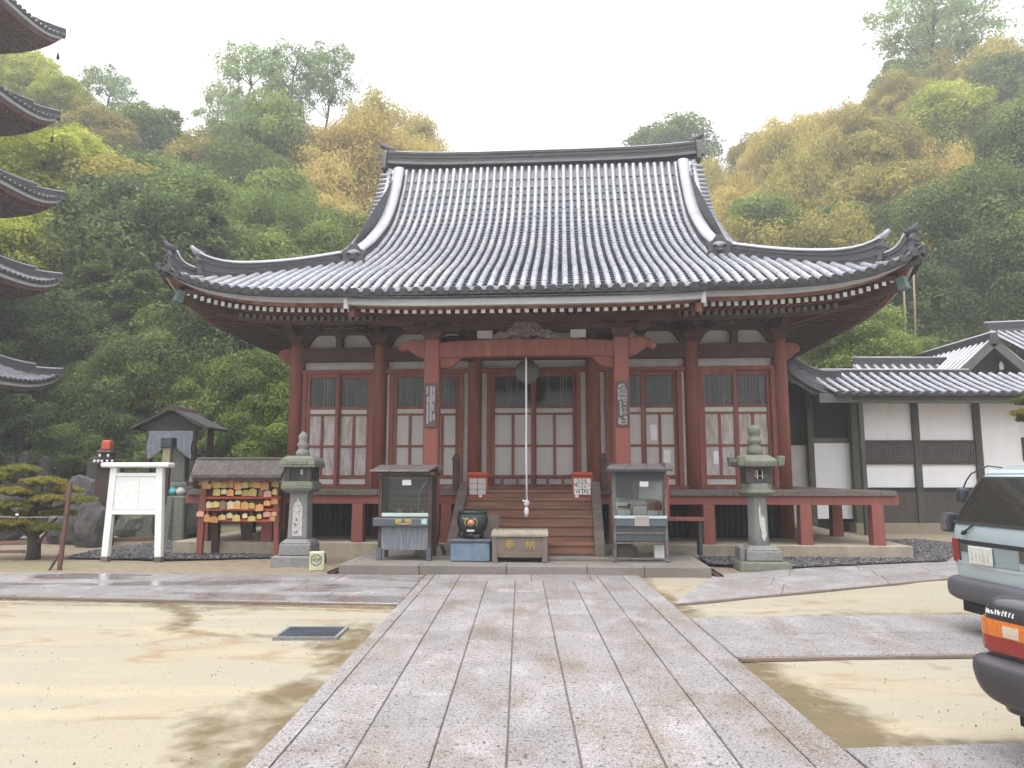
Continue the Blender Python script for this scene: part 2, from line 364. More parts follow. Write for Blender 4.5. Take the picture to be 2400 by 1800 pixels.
def onigawara(p, d, sc_=1.0):
    """gargoyle tile: a horned plate facing along d"""
    d = Vector(d).normalized(); x = d.cross(Vector((0, 0, 1))).normalized(); m = MB(); m.X = Matrix(((x.x, -d.x, 0, p[0]), (x.y, -d.y, 0, p[1]), (0, 0, 1, p[2]), (0, 0, 0, 1)))
    q = [(a*sc_, b*sc_) for a, b in ((-.24, -.12), (-.2, .14), (-.25, .24), (-.13, .3), (-.06, .4), (.06, .4), (.13, .3), (.25, .24), (.2, .14), (.24, -.12), (.1, -.08), (0, 0), (-.1, -.08))]
    m.prism(q, -.05*sc_, .06*sc_)
    for a in (-.09, .09): m.lathe([(.0, -.03), (.045*sc_, 0), (.0, .03)], 8, (a*sc_, -.07*sc_, .2*sc_), cap=False)
    m.lathe([(.0, -.05), (.07*sc_, 0), (.0, .05)], 8, (0, -.07*sc_, .1*sc_), cap=False)
    return m
for s in (-1, 1):
    m = MB(); pts = [Vector((s*4.22, v, Pf(v)-.02)) for v in [5.1-4.55*i/26 for i in range(27)]]
    ridge_bar(m, pts, .28, .24, 0, 1, r=.165); m.build('descending_ridge', [TILES, TILEL], hall, tints=True)
    m = onigawara((s*4.22, .50, Pf(.50)-.02), (0, -1, 0), 1.25); m.build('gargoyle_tile', TILES, hall, bevel=.012)
    def hipp(d): u = EU-d; return Vector((s*u, EV+d, Pf(EV+d)+lift(u, EV+d)))
    m = MB(); pts = [hipp(3.0-2.42*i/18) + Vector((0, 0, -.08+.06*(i/18)**5)) for i in range(19)]
    ridge_bar(m, pts, .24, [.29+.20*(i/18)**5 for i in range(19)], 0, 1, r=.13); m.build('corner_ridge', [TILES, TILEL], hall, tints=True)
    a = pts[-1]; dd = Vector((s*.7, -.7, 0))
    m = MB(); m.tube([a-dd*.08+Vector((0, 0, .50)), a+dd*.06+Vector((0, 0, .56)), a+dd*.16+Vector((0, 0, .66))], [.09, .07, .035], 8)
    m.prism([(-.12, 0), (-.12, .3), (0, .42), (.12, .3), (.12, 0)], -.03, .03) if False else None
    m.build('ridge_tip', TILEL, hall)
    g = onigawara(a+dd*.02+Vector((0, 0, .14)), (s, -1, 0), .85); g.build('gargoyle_tile', TILES, hall, bevel=.01)
    m = MB(); pts = [hipp(.66-.54*i/8) + Vector((0, 0, -.08+.03*(i/8)**3)) for i in range(9)]
    ridge_bar(m, pts, .22, [.23+.22*(i/8)**2 for i in range(9)], 0, 1, r=.11); m.build('corner_ridge', [TILES, TILEL], hall, tints=True)
    a = pts[-1]
    m = MB(); m.tube([a-dd*.2+Vector((0, 0, .44)), a-dd*.06+Vector((0, 0, .50)), a+dd*.02+Vector((0, 0, .60))], [.09, .07, .03], 8); m.build('ridge_tip', TILES, hall)
    g = onigawara(a-dd*.08+Vector((0, 0, .12)), (s, -1, 0), .75); g.build('gargoyle_tile', TILES, hall, bevel=.01)
# eaves: grey board, red board, soffit
def eave_line(off, z):
    """points of the main eave, front then both sides, off metres inside the tile edge"""
    o = EU-off
    L_ = []
    for i in range(33): v = 2*VR-(EV+off)-(2*(VR-EV)-2*off)*i/32; L_.append(Vector((-o, v, 5.10+z+lift(EU, v))))
    for i in range(1, 65): u = -o+2*o*i/64; L_.append(Vector((u, EV+off, 5.10+z+lift(u*EU/o, EV))))
    for i in range(1, 33): v = (EV+off)+(2*(VR-EV)-2*off)*i/32; L_.append(Vector((o, v, 5.10+z+lift(EU, v))))
    return L_
def eave_strip(name, o1, z1, o2, z2, mat, back=.06):
    A, B, Cc, D = eave_line(o1, z1), eave_line(o2, z2), eave_line(o2+back, z2), eave_line(o1+back, z1); m = MB()
    m.sweep([[a, b, c, d] for a, b, c, d in zip(A, B, Cc, D)]); return m.build(name, mat, hall)
eave_strip('eave_edge', .05, -.02, .08, -.075, TILES)
eave_strip('eave_board', .08, -.075, .13, -.205, GREYTRIM, .12)
eave_strip('eave_lath', .17, -.2, .22, -.262, RED2, .12)
m = MB(); A = [eave_line(.22, -.24), eave_line(.9, -.13), eave_line(1.5, -.02), eave_line(2.2, .08)]
for k in range(4):                                # lift fades towards the wall
    for p in A[k]:
        lf = max(0, lift(p.x*EU/(EU-(.22, .9, 1.5, 2.2)[k]) if abs(p.x) < EU-.2 else EU, EV)) if False else 0
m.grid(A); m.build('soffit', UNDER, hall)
# rafters
def rafter(u, v0, v1, z0, z1, wd, ht, name='rafter'):
    m = MB(); m.mi = 0
    a, b = Vector((u, v0, z0)), Vector((u, v1, z1))
    n = m.vs([a+Vector((-wd/2, 0, -ht/2)), a+Vector((wd/2, 0, -ht/2)), a+Vector((wd/2, 0, ht/2)), a+Vector((-wd/2, 0, ht/2)),
              b+Vector((-wd/2, 0, -ht/2)), b+Vector((wd/2, 0, -ht/2)), b+Vector((wd/2, 0, ht/2)), b+Vector((-wd/2, 0, ht/2))])
    m.fs(n, [(0, 1, 5, 4), (1, 2, 6, 5), (2, 3, 7, 6), (3, 0, 4, 7), (4, 5, 6, 7)]); m.mi = 1; m.fs(n, [(0, 3, 2, 1)])
    return m
def hip_end(u): return 0 if abs(u) <= WU else max(-2.2, -(abs(u)-WU)*1.0)
U = 2.82
us = []
while U < 7.0: us.append(U); U += .1445
for s in (-1, 1):
    for u in us:
        lf = lift(u, EV)
        v1 = min(-.02, EV+(EU-abs(u))+.1)
        m = rafter(s*u, -1.93, max(v1, -1.6), 4.806+lf, 4.806+lf+.12, .075, .09)
        m.build('rafter', [RED, RAFEND], hall)
sm_ = MB()
for s in (-1, 1):
    for u in us[:-6]:
        lf = lift(u, EV)*.8; v1 = min(0, EV+(EU-abs(u)))
        if v1 > -1.3:
            r_ = rafter(s*u, -1.42, v1, 4.735+lf, 4.93+lf*.4, .085, .11); sm_.mi = 0
            n = sm_.vs(r_.v); [sm_.f.append(tuple(n+i for i in f)) or sm_.m.append(k) or sm_.t.append(.5) or sm_.sm.append(False) for f, k in zip(r_.f, r_.m)]
    for k in range(76):                            # side eaves
        v = -1.9+.19*k; lf = lift(EU, v)
        if v > 12.4: break
        sm_.mi = 0; sm_.bar((s*6.95, v, 4.78+lf), (s*5.3, v, 4.96+lf*.3), .085, .1)
o = sm_.build('lower_rafters', [UNDER, M('dark_rafter_end', (.20, .19, .17), (.13, .12, .11), 5, .8)], hall); o['kind'] = 'stuff'  # lower rafter ends coloured darker than the upper row
m = MB()
for s in (-1, 1):                                  # purlin carrying the flying rafters, corner hip rafter with a green copper cap
    pass
ppts = [Vector((u, -1.36, 4.66+lift(u, EV)*.85)) for u in [-6.5+13*i/40 for i in range(41)]]
m.sweep([[p+Vector((0, -.06, -.03)), p+Vector((0, .06, -.03)), p+Vector((0, .06, .05)), p+Vector((0, -.06, .05))] for p in ppts])
m.build('eave_purlin', UNDER, hall)
for s in (-1, 1):
    m = MB(); m.mi = 0; m.bar((s*5.2, -.1, 4.75), (s*7.0, -1.9, 5.115), .17, .22); m.mi = 1; m.bar((s*7.0, -1.9, 5.115), (s*7.1, -2.0, 5.15), .19, .24)
    m.build('hip_rafter', [UNDER, M('verdigris_cap', (.14, .21, .20), (.1, .15, .15), 8, .6)], hall)
# porch eaves
def strip_k(name, v, z0, z1, mat, hu=KU-.02, th=.06):
    m = MB(); rings = []
    for i in range(25):
        u = -hu+2*hu*i/24; c = .05*(abs(u)/hu)**4
        rings.append([(u, v, z0+c), (u, v, z1+c), (u, v+th, z1+c), (u, v+th, z0+c)])
    m.sweep(rings); return m.build(name, mat, hall)
strip_k('eave_edge', KV+.02, 4.475, 4.51, TILES, KU)
strip_k('eave_board', KV+.07, 4.36, 4.475, GREYTRIM, KU, .1)
strip_k('eave_lath', KV+.17, 4.332, 4.40, RED2, KU-.08, .12)
for s in (-1, 1):                                  # end boards of the porch roof
    m = MB(); m.sweep([[(s*(KU+o), v, Pf(v)-d) for o, d in ((-.03, .10), (.045, .10), (.045, .27), (-.03, .27))] for v in [KV+.06+(1.75)*i/6 for i in range(7)]]); m.build('bargeboard', GREYTRIM, hall)
    m = MB(); m.sweep([[(s*(KU+o), v, Pf(v)-d) for o, d in ((-.1, .27), (-.0, .27), (-.0, .42), (-.1, .42))] for v in [KV+.2+(1.6)*i/6 for i in range(7)]]); m.build('bargeboard', RED2, hall)
kr = [-2.72+5.44*i/37 for i in range(38)]
for u in kr:
    rafter(u, -3.83, -2.0, 4.318+.05*(abs(u)/2.72)**4, 4.68, .072, .098).build('rafter', [RED, RAFEND], hall)
m = MB(); m.quad((-KU+.05, KV+.2, 4.37), (KU-.05, KV+.2, 4.37), (KU-.05, -1.6, 4.92), (-KU+.05, -1.6, 4.92)); m.build('porch_soffit', UNDER, hall)
m = MB(); m.box(-2.75, 2.75, -2.86, -2.66, 4.32, 4.47); m.build('porch_purlin', UNDER, hall, bevel=.01)
# ---------------------------------------------------------------- body of the hall
PIL = (-5.28, -3.38, -1.27, 1.31, 3.42, 5.28)
m = MB(); m.box(-5.2, 5.2, .10, .16, 1.2, 5.25); m.build('front_wall', PLAST, hall)
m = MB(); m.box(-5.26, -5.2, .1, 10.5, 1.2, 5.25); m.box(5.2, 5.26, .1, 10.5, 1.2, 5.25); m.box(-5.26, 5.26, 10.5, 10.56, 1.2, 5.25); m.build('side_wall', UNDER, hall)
for u in PIL:
    m = MB(); m.lathe([(.158, .27), (.158, 4.40), (.145, 4.48)], 20, (u, 0, 0)); m.build('pillar', RED, hall)
for s in (-1, 1):
    for k in range(1, 6):
        m = MB(); m.lathe([(.15, .27), (.15, 4.48)], 14, (s*5.28, k*2.1, 0)); m.build('pillar', RED, hall)
def hbeam(name, z0, z1, v0=-.1, v1=.1, mat=RED, u0=-5.28, u1=5.28, skip=()):
    for a, b in zip(PIL, PIL[1:]):
        m = MB(); m.box(a+.13, b-.13, v0, v1, z0, z1); m.build(name, mat, hall, bevel=.006)
hbeam('penetrating_beam', 4.075, 4.378, -.11, .09, UNDER)
hbeam('lintel', 3.795, 3.885, -.08, .09)
hbeam('head_beam', 4.69, 4.80, -.09, .09, UNDER)
hbeam('sill_beam', 1.26, 1.335, -.1, .09, RED2)
m = MB(); m.box(-5.4, 5.4, -.12, .1, 5.0, 5.2); m.build('wall_plate', UNDER, hall)
for a, b in zip(PIL, PIL[1:]):                     # rounded white panels and struts over the big beam
    n = 2; c = (a+b)/2
    m = MB(); m.box(c-.075, c+.075, -.06, .098, 4.378, 4.69); m.frust((c, -.02), (.10, .08), (.14, .1), 4.63, 4.69); m.build('strut', UNDER, hall, bevel=.01)
    for x0, x1, cl, cr in ((a+.12, c-.08, 1, 0), (c+.08, b-.12, 0, 1)):
        m = MB(); z0, z1 = 4.378, 4.69                  # dark frame with a cut corner in front of the plaster
        if cl: m.prism([(x0, z0+.02), (x0, z1), (x0+.34, z1), (x0+.26, z1-.03), (x0+.17, z1-.14), (x0+.10, z0+.05)], -.05, .098)
        if cr: m.prism([(x1, z0+.02), (x1, z1), (x1-.34, z1), (x1-.26, z1-.03), (x1-.17, z1-.14), (x1-.10, z0+.05)], -.05, .098)
        m.build('panel_frame', UNDER, hall)
    for x0, x1 in ((a+.35, c-.12), (c+.12, b-.35)):
        m = MB(); m.box(x0, x1, .06, .098, 4.80, 4.862); m.build('slit_panel', PLAST, hall)
        m = MB(); m.box(x0-.05, x1+.05, .0, .05, 4.862, 5.0); m.build('upper_board', UNDER, hall)
for i, u in enumerate(PIL):                        # bracket sets
    m = MB()
    m.frust((u, -.02), (.13, .13), (.19, .19), 4.47, 4.60); m.box(u-.19, u+.19, -.21, .17, 4.60, 4.68)
    m.prism([(u-.58, 4.83), (u-.58, 4.76), (u-.46, 4.69), (u-.3, 4.665), (u+.3, 4.665), (u+.46, 4.69), (u+.58, 4.76), (u+.58, 4.83)], -.09, .06)
    m.prism([(.1, 4.67), (-.35, 4.66), (-.55, 4.70), (-.66, 4.78), (-.66, 4.84), (.1, 4.84)], u-.075, u+.075, axis='x')
    for du in (-.46, 0, .46): m.frust((u+du, -.02), (.075, .08), (.105, .1), 4.83, 4.90); m.box(u+du-.105, u+du+.105, -.12, .08, 4.90, 4.95)
    m.frust((u, -.55), (.075, .08), (.105, .1), 4.84, 4.9); m.prism([(u-.5, 5.0), (u-.5, 4.95), (u-.36, 4.90), (u+.36, 4.90), (u+.5, 4.95), (u+.5, 5.0)], -.62, -.48)
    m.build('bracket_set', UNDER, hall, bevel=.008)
for s in (-1, 1):                                  # beam noses beyond the corner pillars
    m = MB(); m.prism([(s*5.40, 4.38), (s*5.62, 4.36), (s*5.72, 4.27), (s*5.70, 4.18), (s*5.6, 4.12), (s*5.50, 4.02), (s*5.40, 3.98)], -.08, .08); m.build('beam_nose', RED, hall, bevel=.015)
# doors
def door_leaf(u0, u1, dirty, v=-.02, posters=0):
    d = MB(); st = .075
    for x0, x1 in ((u0, u0+st), (u1-st, u1)): d.box(x0, x1, v-.04, v+.02, 1.335, 3.795)
    um = (u0+u1)/2
    for z0, z1 in ((1.335, 1.365), (1.487, 1.562), (2.166, 2.214), (2.862, 2.905), (3.005, 3.06), (3.70, 3.795)): d.box(u0+st, u1-st, v-.036, v+.018, z0, z1)
    d.box(um-.028, um+.028, v-.034, v+.016, 1.562, 2.166); d.box(um-.028, um+.028, v-.034, v+.016, 2.214, 2.862)
    dr = d.build('door', RED, hall, bevel=.004)
    mat = PAPERD if dirty else PAPER
    for x0, x1 in ((u0+st, um-.028), (um+.028, u1-st)):
        for z0, z1 in ((1.562, 2.166), (2.214, 2.862)):
            p = MB(); p.box(x0, x1, v-.004, v+.01, z0, z1); p.build('paper_panel', mat, dr)
    p = MB(); p.box(u0+st, u1-st, v-.012, v+.01, 1.365, 1.487); p.build('kick_panel', PAPER, dr)
    p = MB(); p.box(u0+st, u1-st, v-.012, v+.01, 2.905, 3.005); p.build('rail_panel', PLAST, dr)
    p = MB(); p.box(u0+st, u1-st, v-.006, v, 3.06, 3.70); p.build('pane', GLASS, dr)
    c = MB(); x = u0+st+.02; k = 0                   # curtain folds seen in the pane
    while x < u1-st-.03:
        if rnd.random() < (.75 if dirty else .45): c.box(x, x+rnd.uniform(.006, .016), v-.0085, v-.006, 3.06+rnd.uniform(.0, .12)*(rnd.random() < .4), 3.68)
        x += rnd.uniform(.026, .06)
    c.build('curtain', M_CURT, dr)
    for q in range(posters):
        x = rnd.uniform(u0+.12, u1-.25); z = rnd.choice((1.65, 1.8, 2.3))
        p = MB(); p.box(x, x+rnd.uniform(.1, .16), v-.008, v-.0045, z, z+rnd.uniform(.2, .34)); p.build('notice_paper', CARD, dr)
M_CURT = M('pale_curtain_fold', (.27, .26, .245), (.11, .11, .10), 4, .85)
bays = [(-5.02, -3.6, 1), (-3.06, -1.62, 0), (-.90, .94, 0), (1.66, 3.1, 0), (3.6, 5.06, 1)]
for k, (a, b, dirty) in enumerate(bays):
    mid = (a+b)/2
    for x0, x1 in ((a-.10, a), (b, b+.10)): m = MB(); m.box(x0, x1, -.09, .09, 1.335, 3.795); m.build('door_jamb', RED, hall, bevel=.006)
    door_leaf(a, mid+.02, dirty, -.035, 1 if k == 4 else 0); door_leaf(mid-.02, b, dirty, .015 if k == 2 else .03, 2 if k in (3, 4) else 0)
    for x0, x1 in ((PIL[k]+.15, a-.10), (b+.10, PIL[k+1]-.15)):
        if x1-x0 > .03: m = MB(); m.box(x0, x1, -.01, .095, 1.335, 3.79); m.build('wing_panel', PLAST if k in (1, 2, 3) else RED, hall)
# ---------------------------------------------------------------- veranda, underfloor, base
m = MB(); 
for k in range(46):
    a = -6.85+13.7*k/46; m.tint = rnd.random(); m.box(a+.004, a+13.7/46-.004, -1.6, -.02, 1.172, 1.268)
m.build('veranda_floor', GREYW, hall)
for a, b in ((5.3, 6.85), (-6.85, -5.3)): m = MB(); m.box(a, b, -.02, 10.4, 1.175, 1.262); m.build('veranda_floor', GREYW, hall)
m = MB(); m.mi = 0; m.box(-6.9, 6.9, -1.545, -1.385, 1.0, 1.168); m.mi = 1
for s in (-1, 1): m.box(s*6.9-.006, s*6.9+.006, -1.543, -1.387, 1.003, 1.165)
m.build('edge_beam', [PINKRED, GREYW], hall, bevel=.006)
m = MB()
for s in (-1, 1): m.box(s*6.5-.08, s*6.5+.08, -1.37, 10.2, 1.0, 1.168)
m.build('side_beam', PINKRED, hall, bevel=.006)
for u in (-6.5, -5.19, -3.38, -1.62, 1.62, 3.4, 5.19, 6.5):
    m = MB(); m.frust((u, -1.465), (.115, .115), (.105, .105), .26, 1.0); m.build('veranda_post', PINKRED, hall, bevel=.008)
for s in (-1, 1):
    for v in (.6, 2.6, 4.6):
        m = MB(); m.frust((s*6.5, v), (.115, .115), (.105, .105), .26, 1.0); m.build('veranda_post', PINKRED, hall, bevel=.008)
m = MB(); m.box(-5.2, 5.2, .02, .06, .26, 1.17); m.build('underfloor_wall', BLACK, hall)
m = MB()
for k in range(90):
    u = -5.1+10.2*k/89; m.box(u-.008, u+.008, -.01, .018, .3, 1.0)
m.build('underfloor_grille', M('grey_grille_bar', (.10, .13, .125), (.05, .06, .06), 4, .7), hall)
m = MB()
for s in (-1, 1): m.box(s*5.2-.03, s*5.2+.03, .1, 10.4, .26, 1.17)
m.build('underfloor_wall', PLAST, hall)
m = MB(); m.box(-7.05, 7.05, -1.66, 11.6, -.05, .262); m.build('stone_base', M('tan_stone_base', (.40, .34, .26), (.31, .265, .20), 5, .9, .3, 40, c3=(.22, .20, .165), s3=1.0, t3=(.5, .68)), hall, bevel=.012)
# stairs
m = MB(); nst = 7
for k in range(nst):
    v0 = -3.05+k*.222; z = .27+(k+.0)*.1445
    m.tint = rnd.random(); m.box(-1.18, 1.18, v0-.02, v0+.26, z+.085, z+.1445); m.box(-1.18, 1.18, v0, v0+.03, z-.06, z+.085)
m.build('stair', STEPW, hall, bevel=.006)
for s in (-1, 1):
    m = MB(); x = s*1.265
    m.prism([(-3.2, .15), (-3.2, .42), (-1.62, 1.44), (-1.45, 1.44), (-1.45, 1.0), (-2.85, .15)], x-.085, x+.085, axis='x'); m.build('stair_stringer', GREYW, hall, bevel=.01)
    m = MB(); m.box(s*1.44-.06, s*1.44+.06, -1.62, -1.5, 1.27, 1.86); m.frust((s*1.44, -1.56), (.08, .08), (.03, .03), 1.86, 1.98); m.build('newel_post', DARKW, hall, bevel=.01)
m = MB(); m.box(-1.4, 1.4, -.36, -.28, 1.268, 1.33); m.box(-1.3, 1.3, -.35, -.29, 1.52, 1.565)
for k in range(9): m.box(-1.28+k*.32-.03, -1.28+k*.32+.03, -.345, -.295, 1.33, 1.52)
m.build('inner_railing', RED2, hall, bevel=.005)
# ---------------------------------------------------------------- porch
PPU = 1.705
for s in (-1, 1):
    m = MB(); m.box(s*PPU-.135, s*PPU+.135, -2.895, -2.625, .33, 4.03); m.build('porch_pillar', PINKRED, hall, bevel=.022)
    m = MB(); m.frust((s*PPU, -2.76), (.26, .26), (.2, .2), .15, .33); m.build('pillar_footing', STONE, hall, bevel=.015)
    m = MB(); u = s*PPU
    m.frust((u, -2.76), (.13, .13), (.19, .19), 4.03, 4.12); m.box(u-.19, u+.19, -2.95, -2.57, 4.12, 4.18)
    m.prism([(u-.55, 4.28), (u-.55, 4.23), (u-.42, 4.17), (u+.42, 4.17), (u+.55, 4.23), (u+.55, 4.28)], -2.85, -2.67)
    for du in (-.43, 0, .43): m.box(u+du-.1, u+du+.1, -2.86, -2.66, 4.28, 4.33)
    m.build('bracket_set', UNDER, hall, bevel=.008)
    # carved nose outside the pillar
    m = MB(); m.prism([(s*(PPU+.135), 4.0), (s*(PPU+.36), 4.03), (s*(PPU+.52), 3.98), (s*(PPU+.62), 3.90), (s*(PPU+.64), 3.83), (s*(PPU+.55), 3.80), (s*(PPU+.47), 3.84), (s*(PPU+.38), 3.78), (s*(PPU+.26), 3.70), (s*(PPU+.135), 3.66)], -2.84, -2.68)
    m.build('beam_nose', RED, hall, bevel=.02, seg=2)
    # corbel inside
    m = MB(); m.prism([(s*(PPU-.135), 3.70), (s*(PPU-.62), 3.70), (s*(PPU-.52), 3.66), (s*(PPU-.44), 3.58), (s*(PPU-.36), 3.50), (s*(PPU-.135), 3.47)], -2.82, -2.70); m.build('corbel', RED, hall, bevel=.015)
    # curved tie beam back to the hall
    m = MB(); m.sweep([[(s*(PPU-.06-.30*t)+x, -2.62+2.5*t, 3.78+.38*t+.26*math.sin(math.pi*t)+z) for x, z in ((-.09, -.14), (.09, -.14), (.09, .14), (-.09, .14))] for t in [i/12 for i in range(13)]]); m.build('tie_beam', UNDER, hall, bevel=.01)
m = MB(); rings = []
for i in range(21):
    u = -PPU+.135+(2*PPU-.27)*i/20; a = 1-(abs(u)/(PPU-.135))**3
    rings.append([(u, -2.86, 3.665+.03*a), (u, -2.66, 3.665+.03*a), (u, -2.66, 3.955+.05*a), (u, -2.86, 3.955+.05*a)])
m.sweep(rings); m.build('porch_beam', RED, hall, bevel=.014, seg=2)
m = MB()                                        # carved frog-leg strut with cloud scrolls
m.prism([(-.62, 4.0), (-.56, 4.08), (-.42, 4.12), (-.30, 4.2), (-.2, 4.32), (.2, 4.32), (.30, 4.2), (.42, 4.12), (.56, 4.08), (.62, 4.0), (.34, 4.02), (.2, 4.08), (0, 4.04), (-.2, 4.08), (-.34, 4.02)], -2.83, -2.69)
for k in range(16):
    x = rnd.uniform(-.5, .5); zz = 4.05+.2*(1-abs(x)/.55)*rnd.random()
    m.tube([(x-.07, -2.85, zz), (x, -2.88, zz+.05), (x+.07, -2.86, zz+.01)], [.02, .035, .015], 6)
m.build('carved_strut', M('bleached_carving', (.26, .23, .21), (.12, .09, .08), 14, .85, .5, 40), hall, bevel=.01)
for x in (-.75, .95):
    m = MB(); m.box(x-.14, x+.14, -2.77, -2.74, 4.03, 4.18); m.build('white_fill', PLAST, hall)
m = MB(); m.box(-2.3, 2.3, -2.73, -2.71, 4.2, 4.34); m.build('porch_frieze', UNDER, hall)
# ================================================================ ground, paving
CP, SP, FPX = math.cos(R(7.1696)), math.sin(R(7.1696)), 1573.44
def at(px, py, y):
    """point at depth y seen at (px, py) of the 2212 x 1659 photograph"""
    a, b = (px-1106)/FPX, -(py-829.5)/FPX; t = y/(CP-b*SP)
    return Vector((a*t, y, 1.55+(SP+b*CP)*t))
def fb(x, y, s, o=0): return noise.noise(Vector((x*s+o, y*s-o, o*.37)))
def lines(lo, hi, a, b, st):
    L_ = []; x = lo; 
    while x < a: L_.append(x); x += max(.3, (a-x)*.35) if a-x > .4 else .4
    x = a
    while x < b: L_.append(x); x += st
    x = b; g = st
    while x < hi: L_.append(x); g *= 1.5; x += g
    L_.append(hi); return L_
gx, gy = lines(-150, 150, -11, 11, .075), lines(-24, 170, 2.0, 16.5, .075)
mb = MB(); P = []
cov = []
def seg_d(x, y, pts):
    best = 9
    for (x0, y0), (x1, y1) in zip(pts, pts[1:]):
        dx, dy = x1-x0, y1-y0; t = max(0, min(1, ((x-x0)*dx+(y-y0)*dy)/(dx*dx+dy*dy))); best = min(best, math.hypot(x-x0-t*dx, y-y0-t*dy))
    return best
for y in gy:
    row = []
    for x in gx:
        h = 0; wet = soil = moss = pud = 0
        if -12 < x < 12 and 1 < y < 17:
            n1, n2, n3 = fb(x, y, .9, 3), fb(x, y, 2.6, 9), fb(x, y, .35, 5)
            # wet band beside the left edge of the stone path
            e = -1.46-x
            if e > -.3: wet = max(wet, (1-smooth(.25+.25*n1, .62+.5*n1+.2*n2, e))*smooth(8.6, 7.2, y)*(.65+.5*n2+.25*n1))
            e = x-1.80
            wd = .30+.30*(1 if 4.3 < y < 6.4 else 0)+.3*n1
            if e > -.2: wet = max(wet, (1-smooth(wd*.5, wd+.18, e+.12*n2))*(.95 if y < 6.5 else .7))
            wet = max(wet, .8*(1-smooth(.05, .22+.1*n2, abs(y-4.50-.05*n1)))*(1 if 1.8 < x < 3.4+n1 else 0))
            wet = max(wet, .55*(1-smooth(.03, .16, abs(y-(8.28+.05*x)-.1*n1)))*smooth(1.6, 2.2, x))
            # runnel shaped like a Y below the left paving, and streaks
            wet = max(wet, .75*(1-smooth(.10+.05*n2, .17+.05*n2, seg_d(x, y, ((-4.4, 9.25), (-3.75, 8.65), (-3.55, 8.2), (-3.45, 7.75))))) )
            wet = max(wet, .7*(1-smooth(.03, .09, seg_d(x, y, ((-3.1, 9.1), (-3.75, 8.65))))))
            wet = max(wet, .5*(1-smooth(.04, .16+.1*n2, seg_d(x, y, ((-3.6, 7.72), (-2.9, 7.45), (-2.2, 7.4), (-1.5, 7.9))))))
            wet = max(wet, .35*smooth(.12, .34, n3+.4*n1)*(1-smooth(.0, .35, abs(fb(x, y*3, .7, 21))))*(1 if y < 9.5 else 0))
            # shallow water along the kerb of the left paving
            yk = 9.06-.11*(x+1.4)
            if x < -1.4 and y < yk+.05: pud = (1-smooth(.16+.10*n1, .30+.16*n1+.05*n2, yk-y)); wet = max(wet, .6*pud, .55*(1-smooth(.05, .14, abs(yk-y-.36-.12*n1))))
            # earth strip in front of the boards and lanterns, moss near the little pine
            soil = smooth(11.2, 11.9, y)
            d = math.hypot((x+8.6)/1.7, (y-12.9)/.75); moss = (1-smooth(.7, 1.15+.5*n2, d))*.8
            if x < -5: moss = max(moss, .55*(1-smooth(.06, .22+.15*n2, abs(y-13.5-.12*(x+7)))))
            h = .012*n1+.004*n2
        if y >= 16.5 or x < -11 or x > 12: soil = 1
        if y > 19: moss = max(moss, .5)
        row.append((x, y, h-.012)); cov.append((wet, soil, moss, pud))
    P.append(row)
mb.smooth = True; mb.grid(P)
GR = bpy.data.materials.new('sand_court'); GR.use_nodes = True
t = GR.node_tree; N, L = t.nodes, t.links; bs = N['Principled BSDF']
tc = N.new('ShaderNodeTexCoord'); ca = N.new('ShaderNodeAttribute'); ca.attribute_name = 'cover'; sp = N.new('ShaderNodeSeparateColor'); L.new(ca.outputs['Color'], sp.inputs[0])
def NZ(s, d=5, st=None):
    n = N.new('ShaderNodeTexNoise'); n.inputs['Scale'].default_value = s; n.inputs['Detail'].default_value = d
    if st:
        q = N.new('ShaderNodeMapping'); q.inputs['Scale'].default_value = st; L.new(tc.outputs['Object'], q.inputs['Vector']); L.new(q.outputs[0], n.inputs['Vector'])
    else: L.new(tc.outputs['Object'], n.inputs['Vector'])
    return n.outputs[0]
def MIX(f, a, b, mode='MIX'):
    x = N.new('ShaderNodeMix'); x.data_type = 'RGBA'; x.blend_type = mode
    for s, v in ((0, f), (6, a), (7, b)):
        if isinstance(v, (int, float)): x.inputs[s].default_value = v
        elif isinstance(v, tuple): x.inputs[s].default_value = (*v, 1)
        else: L.new(v, x.inputs[s])
    return x.outputs[2]
def MR(v, a, b, c=0, d=1):
    x = N.new('ShaderNodeMapRange')
    for i, q in enumerate((a, b, c, d)): x.inputs[i+1].default_value = q
    L.new(v, x.inputs[0]); return x.outputs[0]
col = MIX(MR(NZ(.55, 6), .35, .68), (.315, .29, .232), (.325, .282, .205))
col = MIX(MR(NZ(1.1, 6, (.35, 2.2, 1)), .52, .72), col, (.40, .335, .225))
col = MIX(MR(NZ(130, 3), .56, .68, 0, .7), col, (.30, .25, .18))
col = MIX(MR(NZ(220, 2), .30, .42, .35, 0), col, (.50, .475, .42))
soilc = MIX(MR(NZ(7, 6), .35, .65), (.28, .222, .155), (.20, .16, .115)); soilc = MIX(MR(NZ(90, 3), .55, .68, 0, .6), soilc, (.14, .12, .10))
col = MIX(sp.outputs[1], col, soilc)
mossc = MIX(MR(NZ(30, 4), .4, .6), (.13, .145, .045), (.22, .20, .10))
mm = N.new('ShaderNodeMath'); mm.operation = 'MULTIPLY'; L.new(sp.outputs[2], mm.inputs[0]); L.new(MR(NZ(6, 6), .30, .62), mm.inputs[1])
col = MIX(mm.outputs[0], col, mossc)
wn = N.new('ShaderNodeMath'); wn.operation = 'MULTIPLY_ADD'; L.new(MR(NZ(7, 8), .3, .7, -.5, .5), wn.inputs[0]); wn.inputs[1].default_value = .55; L.new(sp.outputs[0], wn.inputs[2])
wetf = MR(wn.outputs[0], .20, .85)
